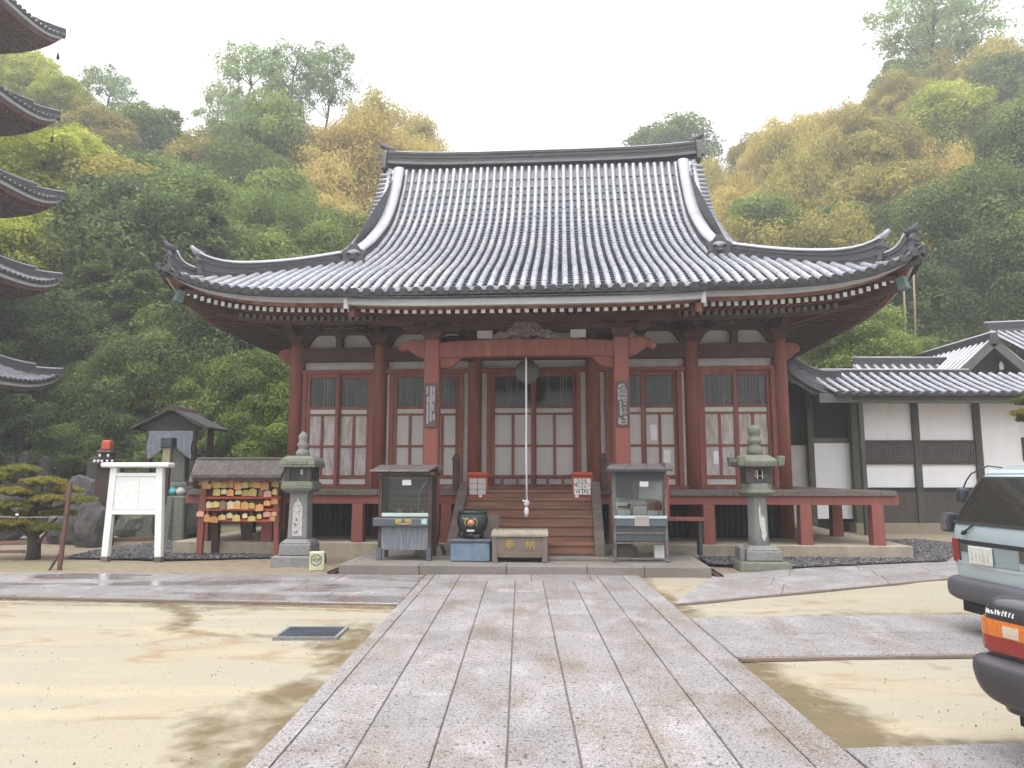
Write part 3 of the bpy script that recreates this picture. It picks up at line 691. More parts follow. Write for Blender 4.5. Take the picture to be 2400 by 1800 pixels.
tide = N.new('ShaderNodeMath'); tide.operation = 'ABSOLUTE'; tsb = N.new('ShaderNodeMath'); tsb.operation = 'SUBTRACT'; L.new(NZ(.42, 7, (.7, 1.8, 1)), tsb.inputs[0]); tsb.inputs[1].default_value = .53; L.new(tsb.outputs[0], tide.inputs[0])
tm = N.new('ShaderNodeMath'); tm.operation = 'MULTIPLY'; L.new(MR(tide.outputs[0], .004, .022, .75, 0), tm.inputs[0]); L.new(MR(NZ(1.7, 4), .42, .6), tm.inputs[1])
ts = N.new('ShaderNodeMath'); ts.operation = 'MULTIPLY'; L.new(tm.outputs[0], ts.inputs[0]); L.new(MR(sp.outputs[1], 0, .6, 1, 0), ts.inputs[1])
col = MIX(ts.outputs[0], col, (.27, .19, .105))
fl = N.new('ShaderNodeMath'); fl.operation = 'MULTIPLY'; L.new(MR(NZ(.42, 7, (.7, 1.8, 1)), .53, .60, 0, .35), fl.inputs[0]); L.new(MR(sp.outputs[1], 0, .6, 1, 0), fl.inputs[1])
col = MIX(fl.outputs[0], col, (.36, .295, .19))
col = MIX(wetf, col, MIX(1.0, col, (.44, .375, .255), 'MULTIPLY'))
L.new(col, bs.inputs['Base Color'])
r1 = N.new('ShaderNodeMath'); r1.operation = 'MAXIMUM'; L.new(MR(ca.outputs['Alpha'], .3, .75), r1.inputs[0]); r1.inputs[1].default_value = 0
rr = N.new('ShaderNodeMix'); L.new(r1.outputs[0], rr.inputs[0]); rr.inputs[3].default_value = .12
rw = N.new('ShaderNodeMix'); L.new(wetf, rw.inputs[0]); rw.inputs[2].default_value = .92; rw.inputs[3].default_value = .55; L.new(rw.outputs[0], rr.inputs[2]); L.new(rr.outputs[0], bs.inputs['Roughness'])
bp = N.new('ShaderNodeBump'); bp.inputs['Distance'].default_value = .03; L.new(NZ(38, 8), bp.inputs['Height'])
bi = N.new('ShaderNodeMath'); bi.operation = 'SUBTRACT'; bi.inputs[0].default_value = .5; L.new(r1.outputs[0], bi.inputs[1]); bi.use_clamp = True; L.new(bi.outputs[0], bp.inputs['Strength']); L.new(bp.outputs[0], bs.inputs['Normal'])
g = mb.build('ground', GR, fix=False); tag(g, kind='structure')
a = g.data.attributes.new('cover', 'FLOAT_COLOR', 'POINT'); a.data.foreach_set('color', [q for c in cov for q in c])

def granite(name, a, b, speck, brown, wet=0, tint=.09):
    m = bpy.data.materials.new(name); m.use_nodes = True
    global t, N, L, tc
    t = m.node_tree; N, L = t.nodes, t.links; bs = N['Principled BSDF']; tc = N.new('ShaderNodeTexCoord')
    c = MIX(MR(NZ(2.2, 6), .35, .65), a, b)
    c = MIX(MR(NZ(1.3, 6, (1.6, .7, 1)), .47, .66, 0, .95), c, brown)
    c = MIX(MR(NZ(2.6, 5, (1, .6, 1)), .54, .68, 0, .7), c, (.36, .335, .345))
    c = MIX(MR(NZ(1.7, 5, (1.0, 1, 1)), .58, .72, 0, .6), c, (.165, .155, .152))
    c = MIX(MR(NZ(120, 4), .35, .47, .7, 0), c, (.52, .485, .50))
    c = MIX(MR(NZ(75, 5), .54, .64, 0, .85), c, (.10, .085, .085))
    c = MIX(MR(NZ(34, 6), .59, .67, 0, .9), c, (.065, .055, .055))
    at_ = N.new('ShaderNodeAttribute'); at_.attribute_name = 'tint'
    h = N.new('ShaderNodeHueSaturation'); L.new(MR(at_.outputs['Fac'], 0, 1, 1-tint, 1+tint), h.inputs['Value']); L.new(c, h.inputs['Color']); L.new(h.outputs[0], bs.inputs['Base Color'])
    b_ = N.new('ShaderNodeBump'); b_.inputs['Strength'].default_value = .7; b_.inputs['Distance'].default_value = .008; L.new(NZ(80, 5), b_.inputs['Height']); L.new(b_.outputs[0], bs.inputs['Normal'])
    if wet:
        q = MR(NZ(.9, 4, (.5, 1.6, 1)), .44, .56, .8, .10); L.new(q, bs.inputs['Roughness']); b_.inputs['Strength'].default_value = .12
    else: bs.inputs['Roughness'].default_value = .78
    return m
PATHM = granite('speckled_path_granite', (.275, .25, .25), (.225, .208, .206), 1, (.175, .135, .10))
CROSSM = granite('grey_cross_path_granite', (.275, .26, .262), (.225, .213, .214), 1, (.20, .165, .14))
WETM = granite('wet_cross_path_granite', (.255, .24, .243), (.20, .187, .19), 1, (.185, .148, .13), wet=1)
def pd(x, y): return (x + y*.01134, y)           # the path runs a hair to the right of the view axis
def slab(m, quad, z=.022, gap=.005, zb=-.05):
    """one paving stone from four ground corners, shrunk by the joint"""
    c = sum((Vector((*q, 0)) for q in quad), Vector())/4
    q = [Vector((*p, 0)) for p in quad]; o = []
    for i in range(4):
        e1 = (q[(i+1) % 4]-q[i]).normalized(); e0 = (q[i-1]-q[i]).normalized(); o.append(q[i]+(e1+e0)*gap)
    dz = rnd.uniform(-.002, .002); k = .007
    i2 = [p+(c-p).normalized()*k*1.4 for p in o]
    n = m.vs([(p.x, p.y, zb) for p in o]+[(p.x, p.y, z+dz-k) for p in o]+[(p.x, p.y, z+dz) for p in i2])
    m.tint = rnd.random(); m.fs(n, [(8, 9, 10, 11)]+[(a+i, a+(i+1) % 4, b+(i+1) % 4, b+i) for a, b in ((0, 4), (4, 8)) for i in range(4)])
m = MB(); cols = [-1.46, -1.33, -.927, -.486, -.076, .326, .773, 1.17, 1.56, 1.82]
for k, (a, b) in enumerate(zip(cols, cols[1:])):
    y = -4+rnd.random()
    top = 11.62 if k in (0, 1, 7, 8) else 10.95
    while y < top:
        l_ = rnd.uniform(.5, 1.05) if 0 < k < 8 else rnd.uniform(1.4, 2.4); y2 = min(top, y+l_)
        if top-y2 < .4: y2 = top
        slab(m, (pd(a, y), pd(b, y), pd(b, y2), pd(a, y2)), gap=.0045); y = y2
x = -.927
while x < 1.17:                                   # cross slabs at the foot of the platform
    x2 = min(1.17, x+rnd.uniform(.9, 1.3)); slab(m, (pd(x, 10.95), pd(x2, 10.95), pd(x2, 11.62), pd(x, 11.62)), gap=.004); x = x2
tag(m.build('path', PATHM, tints=True, fix=False), kind='structure')
m = MB(); m.box(-1.44, 1.80, -4, 11.6, -.06, .006); m.X = None
o = m.build('path_bed', M('joint_grit', (.20, .165, .135), (.13, .11, .09), 20, .95), rot=(0, 0, -.01134)); tag(o, kind='structure')
def strip(name, quad, mat, rows, lens, z=.018):
    """paving strip between two long edges: quad = near-left, near-right, far-right, far-left"""
    A, B, C_, D = [Vector((*q, 0)) for q in quad]; m = MB()
    for r_ in range(rows):
        f0, f1 = r_/rows, (r_+1)/rows; s = 0; ln = (B-A).length
        while s < 1:
            s2 = min(1, s+rnd.uniform(*lens)/ln)
            if 1-s2 < .25/ln: s2 = 1
            def pt(s_, f): a_ = A.lerp(B, s_); d_ = D.lerp(C_, s_); q = a_.lerp(d_, f); return (q.x, q.y)
            slab(m, (pt(s, f0), pt(s2, f0), pt(s2, f1), pt(s, f1)), z, .0035); s = s2
    return tag(m.build(name, mat, tints=True, fix=False), kind='structure')
strip('paving', ((-14, 10.45), (-1.36, 9.06), (-1.36, 11.62), (-14, 12.2)), WETM, 3, (1.2, 2.6))
strip('paving', ((1.95, 9.06), (12.5, 14.15), (12.5, 16.2), (3.15, 11.62)), CROSSM, 3, (1.2, 2.4))
strip('paving', ((1.91, 6.44), (9.5, 6.9), (9.5, 8.66), (1.93, 8.17)), CROSSM, 2, (1.2, 2.4))
strip('paving', ((1.89, 2.2), (8, 2.6), (8, 4.85), (1.89, 4.36)), CROSSM, 3, (1.0, 2.2))
# a paler kerb stone along the near edges of the cross paths
m = MB()
for a, b in (((-14, 10.42), (-1.40, 9.03)), ((1.97, 9.03), (12.5, 14.12)), ((1.93, 6.41), (9.5, 6.87))):
    m.bar((*a, .004), (*b, .004), .03, .024)
tag(m.build('kerb', M('kerb_edge_stone', (.24, .17, .14), (.17, .14, .12), 8, .85)), kind='structure')
# platform before the stairs, in the hall's axes
def hobj(m, name, mat, **k): return m.build(name, mat, loc=hw(0, 0), rot=(0, 0, -PHI), **k)
m = MB(); u = -2.92; lens = [1.0, 1.15, .95, 1.25, .85, 1.2]
edges = [-2.92, -1.62, -.24, 1.02, 1.9, 2.92]
for a, b in zip(edges, edges[1:]):
    m.tint = rnd.random(); m.box(a+.003, b-.003, -4.17, -3.85, -.05, .15)
m.tint = .4; m.box(-2.9, 2.9, -3.85, -1.6, -.05, .143)
for s in (-1, 1):
    m.tint = rnd.random(); m.box(s*2.92-.14 if s > 0 else -2.92, 2.92 if s > 0 else -2.78, -3.848, -1.6, -.04, .149)
tag(hobj(m, 'stone_platform', STONEP, bevel=.012, tints=True), kind='structure')
m = MB(); m.box(.34, 1.62, -3.36, -3.02, .14, .195); m.box(-1.6, .30, -3.26, -3.02, .14, .18); tag(hobj(m, 'step_stone', STONEP, bevel=.01), kind='structure')
for s, l in ((-1, 'narrow dark drain channel along the left side of the stone platform'), (1, 'narrow dark drain channel along the right side of the stone platform')):
    m = MB(); m.box(s*3.03-.045, s*3.03+.045, -4.2, -1.7, -.04, .02); m.box(s*3.03-.06, s*3.03-.045, -4.2, -1.7, -.04, .04); m.box(s*3.03+.045, s*3.03+.06, -4.2, -1.7, -.04, .04)
    tag(hobj(m, 'drain_channel', DARKW), l, 'drain')
# drain grate
gt = thing('drain_grate', 'dark steel grating set in the sand left of the path', 'drain cover', (-1.98, 7.46, 0))
m = MB(); m.box(-.29, .29, -.24, .24, -.04, .004); m.build('pit', M('grate_pit', (.02, .024, .028)), gt)
m = MB()
for k in range(30): x = -.27+.54*k/29; m.box(x-.0035, x+.0035, -.225, .225, .004, .018)
for y in (-.2, -.1, 0, .1, .2): m.box(-.275, .275, y-.004, y+.004, .004, .015)
m.build('grating', SLATE, gt)
m = MB(); m.box(-.31, .31, -.255, -.23, -.02, .02); m.box(-.31, .31, .23, .255, -.02, .02); m.box(-.31, -.28, -.23, .23, -.02, .02); m.box(.28, .31, -.23, .23, -.02, .02); m.build('frame', STONE, gt)
# gravel beds
def gravel(name, poly, n, zf, mat, seed):
    r_ = random.Random(seed); m = MB(); xs = [p[0] for p in poly]; ys = [p[1] for p in poly]
    def inside(x, y):
        c = False; j = len(poly)-1
        for i in range(len(poly)):
            if (poly[i][1] > y) != (poly[j][1] > y) and x < (poly[j][0]-poly[i][0])*(y-poly[i][1])/(poly[j][1]-poly[i][1])+poly[i][0]: c = not c
            j = i
        return c
    m.tint = .3; m.quad(*[(x, y, zf-.012) for x, y in poly]); k = 0
    while k < n:
        x, y = r_.uniform(min(xs), max(xs)), r_.uniform(min(ys), max(ys))
        if not inside(x, y): continue
        k += 1; s = r_.uniform(.014, .03); a = r_.uniform(0, 6.28); m.tint = r_.random(); z = zf+r_.uniform(-.008, .012)
        v = [(math.cos(a+q*2.094)*s*r_.uniform(.8, 1.3), math.sin(a+q*2.094)*s*r_.uniform(.7, 1.2)) for q in range(3)]
        nn = m.vs([(x+p, y+q, z-s*.3) for p, q in v]+[(x-p*.8, y-q*.8, z+s*.55) for p, q in v])
        m.fs(nn, [(3, 4, 5), (0, 1, 5), (1, 2, 3), (2, 0, 4), (0, 5, 4), (1, 3, 5), (2, 4, 3)])
    return tag(m.build(name, mat, fix=False, tints=True), kind='stuff')
GRAV = M('blue_grey_gravel', (.15, .143, .15), (.095, .092, .10), 30, .85, tint=.75)
gravel('gravel', [tuple(hw(u, v)[:2]) for u, v in ((-8.7, -2.45), (-6.75, -2.6), (-4.75, -2.1), (-4.75, -1.68), (-7.1, -1.68), (-7.1, 4.2), (-8.1, 4.2), (-9.0, -1.1))], 7500, .03, GRAV, 3)
gravel('gravel', [tuple(hw(u, v)[:2]) for u, v in ((3.15, -2.75), (4.4, -3.1), (7.5, -1.9), (9.5, 1.3), (9.0, 2.4), (7.1, 2.4), (7.1, -1.68), (3.15, -1.68))], 7500, .05, GRAV, 4)

m = MB(); r_ = random.Random(21)                  # loose grit and small stones on the sand
k = 0
while k < 1500:
    x, y = r_.uniform(-7, 7), 2.6+9*r_.random()**1.6
    if -1.5 < x < 1.86 or (x > 1.8 and (6.3 < y < 8.8 or y < 4.5 or y > 9.0+.45*(x-1.9))) or (x < -1.4 and y > 9.0-.11*(x+1.4)): continue
    k += 1; s = r_.uniform(.0025, .006); a = r_.uniform(0, 6.28); m.tint = r_.random()
    v = [(math.cos(a+q*2.094)*s*r_.uniform(.8, 1.4), math.sin(a+q*2.094)*s*r_.uniform(.7, 1.2)) for q in range(3)]
    nn = m.vs([(x+p, y+q, -.014) for p, q in v]+[(x-p*.5, y-q*.5, -.010+s*.9) for p, q in v]); m.fs(nn, [(3, 4, 5), (0, 1, 5), (1, 2, 3), (2, 0, 4), (0, 5, 4), (1, 3, 5), (2, 4, 3)])
tag(m.build('grit', M('sand_grit', (.28, .24, .18), (.17, .145, .115), 30, .9, tint=.8), fix=False, tints=True), kind='stuff')
# ================================================================ things in the court
def hthing(name, label, cat, u, v, z, group=None, rz=0): return thing(name, label, cat, hw(u, v, z), -PHI+rz, group)
# --- white notice board
p = at(282, 1212, 13.55); nb = thing('notice_board', 'blank white notice board on two splayed legs beside the pine', 'notice board', (p.x, 13.6, 0), R(-3))
for s in (-1, 1):
    m = MB(); m.mi = 0; m.bar((s*.50, 0, .08), (s*.435, 0, 1.70), .125, .11, up=(0, 1, 0)); m.mi = 1; m.bar((s*.504, 0, -.03), (s*.50, 0, .08), .13, .115, up=(0, 1, 0)); m.build('post', [WHITEP, GREYW], nb, bevel=.008)
m = MB(); m.box(-.645, .645, -.13, .13, 1.70, 1.79); m.build('cap', WHITEP, nb, bevel=.03, seg=2)
m = MB(); m.box(-.40, .40, -.045, .045, 1.535, 1.60); m.box(-.44, .44, -.05, .05, .84, .905); m.build('rail', WHITEP, nb, bevel=.006)
m = MB(); m.box(-.42, .42, -.025, .025, .905, 1.535); m.build('panel', WHITEP, nb)
for x0, x1 in ((-.39, .06), (.075, .39)):
    m = MB(); m.box(x0, x1, -.034, -.027, .94, 1.50); m.build('sheet', CARD, nb)
# --- rack of votive plaques
Y0 = 14.15; p = at(515, 1200, Y0)
rk = thing('votive_rack', 'red wooden rack with bark shingled roof hung with votive plaques', 'votive rack', (p.x, Y0, 0), R(-1))
X0 = p.x
def rx(px, py): q = at(px, py, Y0-.06); return q.x-X0, q.z
for s in (-1, 1):
    x1, x2 = s*.765, s*.70
    m = MB(); m.bar((s*.74, -.02, 0), (s*.69, -.02, 1.62), .10, .10, up=(0, 1, 0)); m.build('post', RED, rk, bevel=.008)
    m = MB(); m.bar((s*.62, .45, 0), (s*.62, .20, 1.75), .14, .12, up=(0, 1, 0)); m.build('post', UNDER, rk, bevel=.008)
m = MB(); m.bar((-.02, .45, .3), (-.02, .2, 1.0), .2, .03, up=(0, 1, 0)); m.build('back_board', DARKW, rk)
for z in (1.13, .905, .70, 1.44):
    m = MB(); m.box(-.78, .78, -.05, -.015, z-.022, z+.022); m.build('rail', VERMIL, rk, bevel=.004)
m = MB(); m.box(-.70, .70, .03, .05, .98, 1.50); m.build('back_board', DARKW, rk)
m = MB()
m.prism([(-.30, 1.50), (-.30, 1.57), (.05, 1.84), (.16, 1.88), (.27, 1.84), (.60, 1.60), (.60, 1.54), (.16, 1.80)], -.86, .86, axis='x')
rf = m.build('roof', THATCH, rk, bevel=.01)
m = MB(); m.box(-.92, .92, .06, .26, 1.86, 1.90); m.build('ridge_board', GREYW, rf, bevel=.006)
m = MB(); m.box(-.84, .84, -.27, -.24, 1.45, 1.51); m.build('fascia', DARKW, rf)
for s in (-1, 1):
    m = MB(); m.bar((s*.86, -.27, 1.42), (s*.90, .10, 1.86), .03, .10, up=(1, 0, 0)); m.build('bargeboard', GREYW, rf)
E1 = M('yellow_plaque_wood', (.55, .44, .14), (.42, .33, .11), 8, .7, objrand=.25)
E2 = M('orange_plaque_wood', (.62, .31, .10), (.52, .25, .09), 8, .7, objrand=.2)
E3 = M('pale_plaque_wood', (.66, .58, .36), (.55, .46, .26), 8, .7, objrand=.2)
E4 = M('brown_plaque_wood', (.26, .15, .09), (.2, .12, .08), 8, .7)
E5 = M('pink_plaque_wood', (.66, .36, .27), (.6, .32, .24), 8, .7)
COLN = {1: ('yellow', E1), 2: ('orange', E2), 3: ('pale', E3), 4: ('brown', E4), 5: ('pink', E5)}
ORD = ('first', 'second', 'third', 'fourth', 'fifth', 'sixth', 'seventh', 'eighth', 'ninth', 'tenth', 'eleventh', 'twelfth', 'thirteenth', 'fourteenth')
ROWS = [('top', [(165, 410, 75, 75, 2), (215, 405, 70, 60, 3), (205, 455, 120, 70, 2), (300, 425, 90, 80, 1), (345, 430, 100, 85, 1), (440, 430, 90, 85, 1), (530, 400, 80, 110, 2), (620, 430, 85, 105, 2), (710, 430, 90, 85, 1), (790, 425, 90, 80, 1), (870, 430, 90, 85, 2), (955, 430, 110, 110, 2), (1100, 425, 95, 75, 1)]),
        ('second', [(340, 520, 92, 95, 1), (445, 530, 70, 65, 3), (525, 530, 85, 88, 2), (615, 540, 85, 60, 3), (705, 540, 98, 78, 1), (815, 520, 95, 100, 1), (925, 530, 60, 95, 4), (992, 545, 98, 85, 5), (1110, 525, 65, 78, 1)]),
        ('third', [(240, 690, 65, 85, 3), (315, 690, 98, 78, 1), (425, 680, 80, 110, 4), (510, 685, 90, 100, 3), (615, 680, 70, 60, 3), (610, 730, 85, 58, 2), (700, 690, 90, 100, 2), (800, 705, 80, 75, 1), (890, 720, 100, 92, 2), (990, 675, 90, 70, 2), (1085, 655, 88, 70, 2)]),
        ('bottom', [(125, 815, 92, 70, 5), (225, 850, 70, 100, 2), (300, 880, 110, 82, 2), (405, 860, 90, 68, 1), (510, 838, 78, 68, 3), (590, 858, 98, 85, 1), (712, 845, 60, 60, 3), (790, 875, 95, 70, 1), (905, 850, 60, 62, 1), (985, 820, 88, 68, 5), (1092, 820, 65, 58, 5), (1075, 880, 80, 62, 2)])]
for rn, row in ROWS:
    for k, (zx, zy, zw, zh, c) in enumerate(row):
        P1 = ((440+(zx+zw/2)/5.529)*.9217, (1050+zy/5.529)*.9217); s_ = 14.1/FPX*.9217/5.529
        x, z = rx(*P1); wd, ht = zw*s_, zh*s_; dep = -.075-.017*(k % 3)-(.018 if rn == 'top' else 0); cn, mat = COLN[c]
        m = MB(); m.X = Matrix.Rotation(R(rnd.uniform(-6, 6)), 4, 'Y')
        m.prism([(-wd/2, -ht), (wd/2, -ht), (wd/2, -ht*.22), (0, 0), (-wd/2, -ht*.22)], -.005, .005)
        pl = m.build('votive_plaque', mat, loc=(X0+x, Y0+dep, z), rot=(R(rnd.uniform(-5, 4)), 0, R(rnd.uniform(-10, 10))))
        tag(pl, '%s wooden votive plaque, %s from the left in the %s row of the red rack' % (cn, ORD[k], rn), 'votive plaque', 'votive plaques on the red rack')
        m = MB(); m.tube([(0, 0, -.01), (.0, .03, .03), (0, .05, .05)], .003, 4); m.build('string', VERMIL, pl)
# --- left stone lantern
lp = hw(-4.0, -3.1); ll = thing('stone_lantern', 'squat grey stone lantern with rounded mossy cap and carved white inscription panel', 'stone lantern', (lp.x, lp.y+.15, 0), R(-2))
m = MB(); m.frust((0, 0), (.385, .385), (.375, .375), -.03, .17); m.build('plinth', STONE, ll, bevel=.02)
m = MB(); m.frust((0, 0), (.285, .285), (.275, .275), .17, .37); m.frust((0, 0), (.275, .275), (.20, .20), .37, .45); m.build('base', STONE, ll, bevel=.02)
m = MB(); m.frust((0, 0), (.175, .165), (.155, .15), .45, 1.27); po = m.build('post', STONE, ll, bevel=.015)
m = MB(); m.prism([(-.085, .50), (-.085, .98), (-.06, 1.06), (-.02, 1.11), (0, 1.16), (.02, 1.11), (.06, 1.06), (.085, .98), (.085, .50)], -.172, -.15); m.build('inscription_panel', M('scraped_pale_stone', (.52, .50, .50), (.42, .41, .41), 14, .9, .3, 60), po)
m = MB(); r_ = random.Random(5)
for k in range(5):
    zc = 1.0-.105*k
    for q in range(7 if k > 2 else 5):
        a = r_.uniform(0, 3.14); l_ = r_.uniform(.018, .04); x = r_.uniform(-.05, .05); z = zc+r_.uniform(-.035, .035)
        m.bar((x-math.cos(a)*l_/2, -.174, z-math.sin(a)*l_/2), (x+math.cos(a)*l_/2, -.174, z+math.sin(a)*l_/2), .008, .006, up=(0, 1, 0))
m.build('lettering', INK, po)
m = MB(); m.frust((0, 0), (.20, .2), (.285, .285), 1.25, 1.31); m.box(-.285, .285, -.285, .285, 1.31, 1.42); m.frust((0, 0), (.285, .285), (.23, .23), 1.42, 1.455); m.build('platform', STONEM, ll, bevel=.02)
m = MB()
for s in (-1, 1):
    for q in (-1, 1): m.box(s*.19-.05, s*.19+.05, q*.19-.05, q*.19+.05, 1.45, 1.70)
m.box(-.19, .19, .10, .22, 1.45, 1.70); m.box(-.22, .22, -.2, .2, 1.45, 1.49); m.box(-.16, .16, -.19, -.17, 1.49, 1.70); m.build('fire_box', M('dark_fire_box_stone', (.07, .065, .06), (.05, .047, .043), 10, .9), ll, bevel=.008)  # fire box coloured darker than the rest of the lantern
m = MB(); m.box(.035, .075, -.197, -.189, 1.57, 1.66); m.build('paper_window', PLAST, ll)
m = MB(); m.frust((0, 0), (.325, .325), (.325, .325), 1.695, 1.74); m.frust((0, 0), (.325, .325), (.30, .30), 1.74, 1.83); m.frust((0, 0), (.30, .30), (.22, .22), 1.83, 1.90); m.box(-.19, .19, -.334, -.3, 1.735, 1.82); m.build('cap', STONEM, ll, bevel=.035, seg=3)
m = MB(); m.lathe([(.12, 1.89), (.125, 1.96), (.09, 2.01), (.075, 2.03), (.10, 2.07), (.105, 2.11), (.075, 2.15), (.08, 2.19), (.09, 2.25), (.05, 2.31), (.01, 2.34)], 12); m.build('jewel_finial', STONE, ll)
# --- right stone lantern
lp = hw(3.98, -2.95); lr = thing('stone_lantern', 'tall weathered stone lantern with stacked jewel finial and white lichen streak', 'stone lantern', (lp.x, lp.y+.1, 0), R(-3))
m = MB(); r_ = random.Random(8)
m.frust((0, 0), (.44, .42), (.41, .40), -.03, .13); m.build('plinth', STONEM, lr, bevel=.03, seg=2)
m = MB(); m.frust((.02, 0), (.30, .30), (.29, .29), .13, .30); m.frust((.02, 0), (.29, .29), (.20, .20), .30, .38); m.box(-.36, -.28, -.2, .2, .12, .36); m.build('base', STONE, lr, bevel=.02)
m = MB(); m.lathe([(.178, .37), (.172, .6), (.168, 1.0), (.165, 1.2)], 6); po = m.build('post', STONE, lr, bevel=.012)
m = MB()
pts = [(-.005, 1.06), (.012, 1.0), (.01, .90), (.075, .84), (.08, .70), (.095, .55), (.06, .45), (.02, .50), (.015, .62), (-.01, .72), (-.02, .86), (-.02, .98)]
m.prism(pts, -.162, -.150); m.build('lichen_streak', M('white_lichen', (.62, .62, .60), (.42, .42, .40), 20, .95, .5), po)
m = MB(); m.lathe([(.17, 1.18), (.30, 1.24), (.34, 1.27), (.30, 1.30), (.265, 1.32), (.265, 1.42)], 6); m.build('platform', STONEM, lr, bevel=.012)
m = MB()
for s in (-1, 1): m.box(s*.15-.065, s*.15+.065, -.2, .2, 1.42, 1.70)
m.box(-.085, .085, -.2, .2, 1.42, 1.49); m.box(-.085, .085, -.2, .2, 1.64, 1.70); m.build('fire_box', M('dark_fire_box_stone', (.085, .08, .075), (.055, .05, .047), 10, .9), lr, bevel=.008)  # darker stone colour for this fire box too
m = MB(); m.box(-.035, -.02, -.205, -.195, 1.49, 1.64); m.box(-.085, .085, -.203, -.197, 1.54, 1.55); m.box(.05, .065, -.205, -.195, 1.49, 1.64); m.build('lattice', PLAST, lr)
m = MB(); m.frust((0, 0), (.33, .33), (.35, .35), 1.70, 1.79); m.frust((0, 0), (.35, .35), (.18, .18), 1.79, 1.90)
for s in (-1, 1):
    for q in (-1, 1): m.frust((s*.33, q*.33), (.05, .05), (.065, .065), 1.71, 1.88)
m.build('cap', STONEM, lr, bevel=.02, seg=2)
m = MB(); m.lathe([(.135, 1.90), (.14, 1.98), (.11, 2.05), (.09, 2.08), (.12, 2.11), (.135, 2.15), (.10, 2.20), (.085, 2.22), (.11, 2.27), (.115, 2.36), (.10, 2.40), (.02, 2.42)], 12); m.build('jewel_finial', STONEM, lr)
# --- pale block with a ringed sign
p = at(690, 1232, 12.3); bl = thing('marker_block', 'small pale block with a dark ringed character beside the left lantern base', 'marker', (p.x-.06, 12.35, 0), R(14))
m = MB(); m.box(-.12, .12, -.06, .06, -.01, .30); m.build('block', M('mottled_pale_paint', (.58, .60, .46), (.48, .46, .26), 9, .8, .2, 30), bl, bevel=.012)
m = MB(); c = (-.0, -.064, .17)
m.tube([(c[0]-.01+.085*math.cos(a), c[1], c[2]+.085*math.sin(a)) for a in [2*math.pi*k/24 for k in range(25)]], .006, 5)
for a in (((-.05, .03), (-.02, -.03)), ((-.02, .05), (.0, .0)), ((.0, -.05), (.03, .03)), ((.03, -.02), (.055, .03)), ((-.06, -.02), (-.05, .02))): m.bar((c[0]+a[0][0], c[1], c[2]+a[0][1]), (c[0]+a[1][0], c[1], c[2]+a[1][1]), .011, .006, up=(0, 1, 0))
m.build('ringed_character', INK, bl)
# --- left glazed cabinet
def cab_roof(m, x0, x1, y0, y1, z0, z1, n):
    for k in range(n):
        a, b = x0+(x1-x0)*k/n, x0+(x1-x0)*(k+1)/n; sk = .10
        nn = m.vs([(a+.004, y0, z0), (b-.004, y0, z0), (b+sk-.004, y1, z1), (a+sk+.004, y1, z1), (a+.004, y0, z0+.03), (b-.004, y0, z0+.03), (b+sk-.004, y1, z1+.03), (a+sk+.004, y1, z1+.03)])
        m.fs(nn, [(0, 3, 2, 1), (4, 5, 6, 7), (0, 1, 5, 4), (1, 2, 6, 5), (2, 3, 7, 6), (3, 0, 4, 7)])
cb = hthing('candle_cabinet', 'glazed candle cabinet with rusty sheet roof, gilt crest and rain-streaked grey front', 'cabinet', -2.0, -3.3, .15)
m = MB()
for x, y in ((-.43, -.2), (.42, -.2), (-.43, .26), (.42, .26)): m.box(x-.03, x+.03, y-.03, y+.03, 0, 1.42)
m.build('frame', DARKW, cb, bevel=.005)
m = MB(); cab_roof(m, -.60, .42, -.36, .1, 1.46, 1.56, 3); m.box(-.56, .54, .08, .38, 1.50, 1.585); m.build('roof', COPPER, cb, bevel=.006)
m = MB(); m.box(-.50, .50, -.28, .30, 1.40, 1.46); m.build('head_board', DARKW, cb, bevel=.005)
m = MB(); m.box(-.42, .42, -.215, -.195, 1.345, 1.385); m.build('top_rail', GREYW, cb)
m = MB(); m.box(-.43, .43, -.225, -.185, .715, .775); m.build('bottom_rail', M('pale_green_trim', (.50, .60, .53), (.42, .50, .45), 6, .6), cb, bevel=.004)
m = MB(); m.box(-.40, .40, -.206, -.200, .775, 1.345); m.build('pane', CLEAR, cb)
m = MB(); m.box(-.40, .40, .24, .26, .66, 1.42); m.build('back_panel', M('cabinet_back_wood', (.32, .26, .24), (.22, .18, .165), 5, .8, stretch=(.4, 1, 3)), cb)
m = MB(); m.box(.40, .425, -.2, .26, .45, 1.42); m.box(-.425, -.40, -.2, .26, .45, 1.42); m.build('side_panel', DARKW, cb)
m = MB(); m.box(-.39, .39, -.18, .24, .70, .73); [m.box(-.3, .35, .1+.05*k, .13+.05*k, .86+.09*k, .88+.09*k) for k in range(3)]; m.build('candle_tray', GREYW, cb)
for k in range(5):
    m = MB(); m.box(-.33+.13*k, -.25+.13*k, .02, .08, .73, .80+.03*(k % 2)); m.build('candle_pack', [RED2, PLAST, DARKW][k % 3], cb)
m = MB(); m.box(-.06, .09, -.215, -.2095, 1.24, 1.33); m.build('label_card', CARD, cb)
m = MB(); m.tube([(.20, -.17, .77), (.23, -.17, 1.10), (.27, -.17, 1.20), (.38, -.18, 1.36)], .017, 8); m.build('flue_pipe', M('bare_steel', (.5, .5, .53), (.42, .42, .45), 6, .35, metal=.7), cb)
m = MB(); m.box(-.53, .42, -.33, .0, .555, .70); m.build('drawer', SLATE, cb, bevel=.02, seg=2)
m = MB()
for x, w_ in ((-.09, .055), (.075, .055)): m.lathe([(.0, -.008), (w_, -.004), (w_, .004), (.0, .008)], 12, (0, 0, 0), cap=False) if False else m.box(x-w_, x+w_, -.342, -.33, .625, .675)
